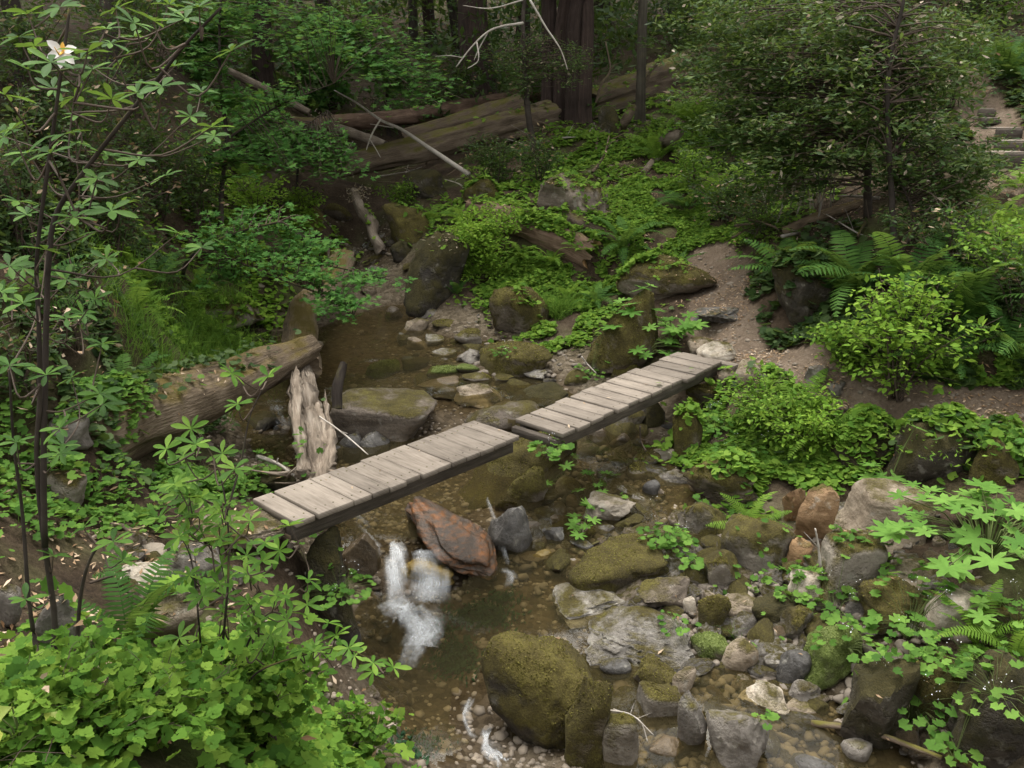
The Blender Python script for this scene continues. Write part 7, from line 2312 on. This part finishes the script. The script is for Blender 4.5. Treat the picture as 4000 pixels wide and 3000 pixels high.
def foam_mat():
    m, nt, ns, ls = nodes('white_water')
    out = N(ns, 'ShaderNodeOutputMaterial')
    at_ = N(ns, 'ShaderNodeAttribute', attribute_name='rnd')
    al = N(ns, 'ShaderNodeAttribute', attribute_name='al')
    ac = N(ns, 'ShaderNodeAttribute', attribute_name='ac')
    cmb = N(ns, 'ShaderNodeCombineXYZ')
    ls.new(math_(ns, ls, 'MULTIPLY', al.outputs['Fac'], 7.0), cmb.inputs[0])
    ls.new(math_(ns, ls, 'MULTIPLY', ac.outputs['Fac'], 75.0), cmb.inputs[1])
    nz = N(ns, 'ShaderNodeTexNoise', Scale=1.0, Detail=4.0, Roughness=.6)
    ls.new(cmb.outputs[0], nz.inputs['Vector'])
    d = N(ns, 'ShaderNodeBsdfPrincipled', Roughness=.35)
    d.inputs['Base Color'].default_value = (.78, .80, .80, 1)
    tr = N(ns, 'ShaderNodeBsdfTransparent')
    a = math_(ns, ls, 'MULTIPLY', at_.outputs['Fac'], math_(ns, ls, 'MULTIPLY', math_(ns, ls, 'SUBTRACT', nz.outputs[0], .27, True), 2.6, True), True)
    mx = N(ns, 'ShaderNodeMixShader')
    ls.new(a, mx.inputs[0])
    ls.new(tr.outputs[0], mx.inputs[1])
    ls.new(d.outputs[0], mx.inputs[2])
    ls.new(mx.outputs[0], out.inputs[0])
    return m


FM = foam_mat()


def fall(label, pts, width, n, seed, dens=.6, fanout=.4, rise=.03, streak=1.0):
    """overlapping thin sheets of streaked water that follow one line"""
    r = np.random.default_rng(seed)
    P0 = np.array([atz(*p) for p in pts])
    V_, T_, R_, AL, AC, base = [], [], [], [], [], 0
    m, w = 36, 9
    for k in range(max(7, n // 6)):
        P = smooth_path(P0, m)
        tt = np.linspace(0, 1, m)
        a = r.uniform(-.25, .55)
        b = a + r.uniform(.35, .8)
        tan = unit(np.gradient(P, axis=0))
        side = unit(np.cross(tan, [0, 0, 1]))
        o = r.normal() * .45
        wob = fbm(np.stack([tt * 3, np.full(m, k * 1.7), np.full(m, seed * 2.0)], -1), 2, seed)[:, None] * .16
        C = P + side * width * (1 + fanout * tt)[:, None] * (o + wob) + np.stack([np.zeros(m), np.zeros(m), rise * (.4 + r.random()) + np.sin(tt * 9 + r.random() * 6) * .008], 1)
        half = width * r.uniform(.25, .6) * (1 + fanout * tt)
        ac = np.linspace(-1, 1, w)
        G = C[:, None] + side[:, None] * (half[:, None] * ac[None])[..., None] + np.array([0, 0, 1]) * (.018 * (1 - ac[None] ** 2) + .006 * r.normal(size=(m, w)))[..., None]
        fade = np.clip(np.minimum((tt - a) / .28, (b - tt) / .34), 0, 1)[:, None] * (1 - ac[None] ** 2) ** 1.3
        V_.append(G.reshape(-1, 3))
        R_.append((dens * .85 * r.uniform(.4, 1) * fade).ravel())
        AL.append(np.repeat(tt * (1 + (1 - streak) * 3) * np.linalg.norm(np.diff(P0, axis=0), axis=1).sum() + k * 3.1, w))
        AC.append(((half[:, None] * ac[None]) * streak + k * .7).ravel())
        i = (np.arange(m - 1)[:, None] * w + np.arange(w - 1)[None]).ravel() + base
        T_ += [np.stack([i, i + 1, i + w + 1], 1), np.stack([i, i + w + 1, i + w], 1)]
        base += m * w
    o = put('white_water', np.concatenate(V_), np.concatenate(T_), FM, attrs={'rnd': np.concatenate(R_), 'al': np.concatenate(AL), 'ac': np.concatenate(AC)}, kind='stuff')
    return tag(o, label, 'white water')


def splash(label, u, v, z, rad, n, seed, dens=.6):
    r = np.random.default_rng(seed)
    c = atz(u, v, z)
    acc = Acc()
    for k in range(n):
        a = r.uniform(0, 6.283)
        q = np.abs(r.normal()) * rad * .55
        p = c + np.array([math.cos(a) * q, math.sin(a) * q * 1.2, .015 + r.random() * .06 * max(0, 1 - q / rad)])
        d = unit(np.array([math.cos(a) * .5 + r.normal() * .4, -.9 + r.normal() * .5, r.normal() * .3]))
        s = unit(np.cross(d, [0, 0, 1]))
        L, w = r.uniform(.01, .05), r.uniform(.003, .010)
        V = np.stack([p - d * L, p - s * w, p + d * L, p + s * w + [0, 0, .003]])
        acc.add(V, [(0, 1, 2), (0, 2, 3)], dens * r.uniform(.3, 1) * (1 - .5 * min(1, q / rad)))
    return tag(acc.build('white_water', FM, smooth=False, kind='stuff'), label, 'white water')


fall('white water rushing over the left side of the ochre rock', [(846, 1182, -.80), (853, 1215, -.87), (860, 1255, -.97), (868, 1310, -1.09)], .085, 170, 1, .7)
fall('thin veil of water falling over the face of the ochre rock', [(915, 1194, -.81), (922, 1225, -.89), (926, 1262, -1.01), (918, 1305, -1.10)], .13, 150, 3, .5, rise=.012)
fall('streaks of water in the dark under the near footbridge', [(720, 1090, -.73), (760, 1112, -.76), (800, 1150, -.82), (838, 1182, -.86)], .06, 50, 4, .22)
fall('small white spill along the right edge of the rusty slab', [(1052, 1085, -.8), (1066, 1120, -.86), (1080, 1165, -.98), (1098, 1225, -1.09)], .03, 45, 5, .35)
fall('white water leaving the frame below the lower pool', [(1046, 1598, -1.16), (1056, 1622, -1.25), (1072, 1645, -1.36), (1086, 1672, -1.46)], .10, 120, 6, .7)
fall('little white cascade left of the bleached trunk', [(598, 885, -.47), (606, 903, -.52), (612, 925, -.60), (606, 948, -.66)], .07, 70, 7, .45)
fall('upper little waterfall beyond the maple branch', [(788, 530, .25), (785, 548, .08), (780, 565, -.12), (778, 585, -.34)], .14, 90, 8, .7)
fall('foaming splash in the lower pool under the cascade', [(850, 1300, -1.085), (872, 1325, -1.105), (895, 1360, -1.115), (890, 1400, -1.125)], .13, 130, 21, .62, rise=.012, streak=.35)
fall('foam trail drifting down the lower pool', [(915, 1310, -1.10), (930, 1345, -1.118), (905, 1400, -1.124), (885, 1450, -1.13)], .10, 80, 22, .32, rise=.006, streak=.35)
fall('small swirl of foam left of the giant boulder', [(1020, 1515, -1.125), (1008, 1550, -1.135), (1022, 1580, -1.14), (1040, 1598, -1.15)], .04, 45, 25, .32, rise=.006, streak=.35)
fall('foam at the foot of the rusty slab', [(1085, 1235, -1.09), (1100, 1250, -1.10), (1090, 1275, -1.11)], .06, 45, 23, .3, rise=.006, streak=.35)
splash('drops over the splash under the cascade', 878, 1325, -1.10, .16, 220, 31, .4)
splash('foam at the bottom edge of the frame', 1090, 1655, -1.44, .2, 200, 24, .45)
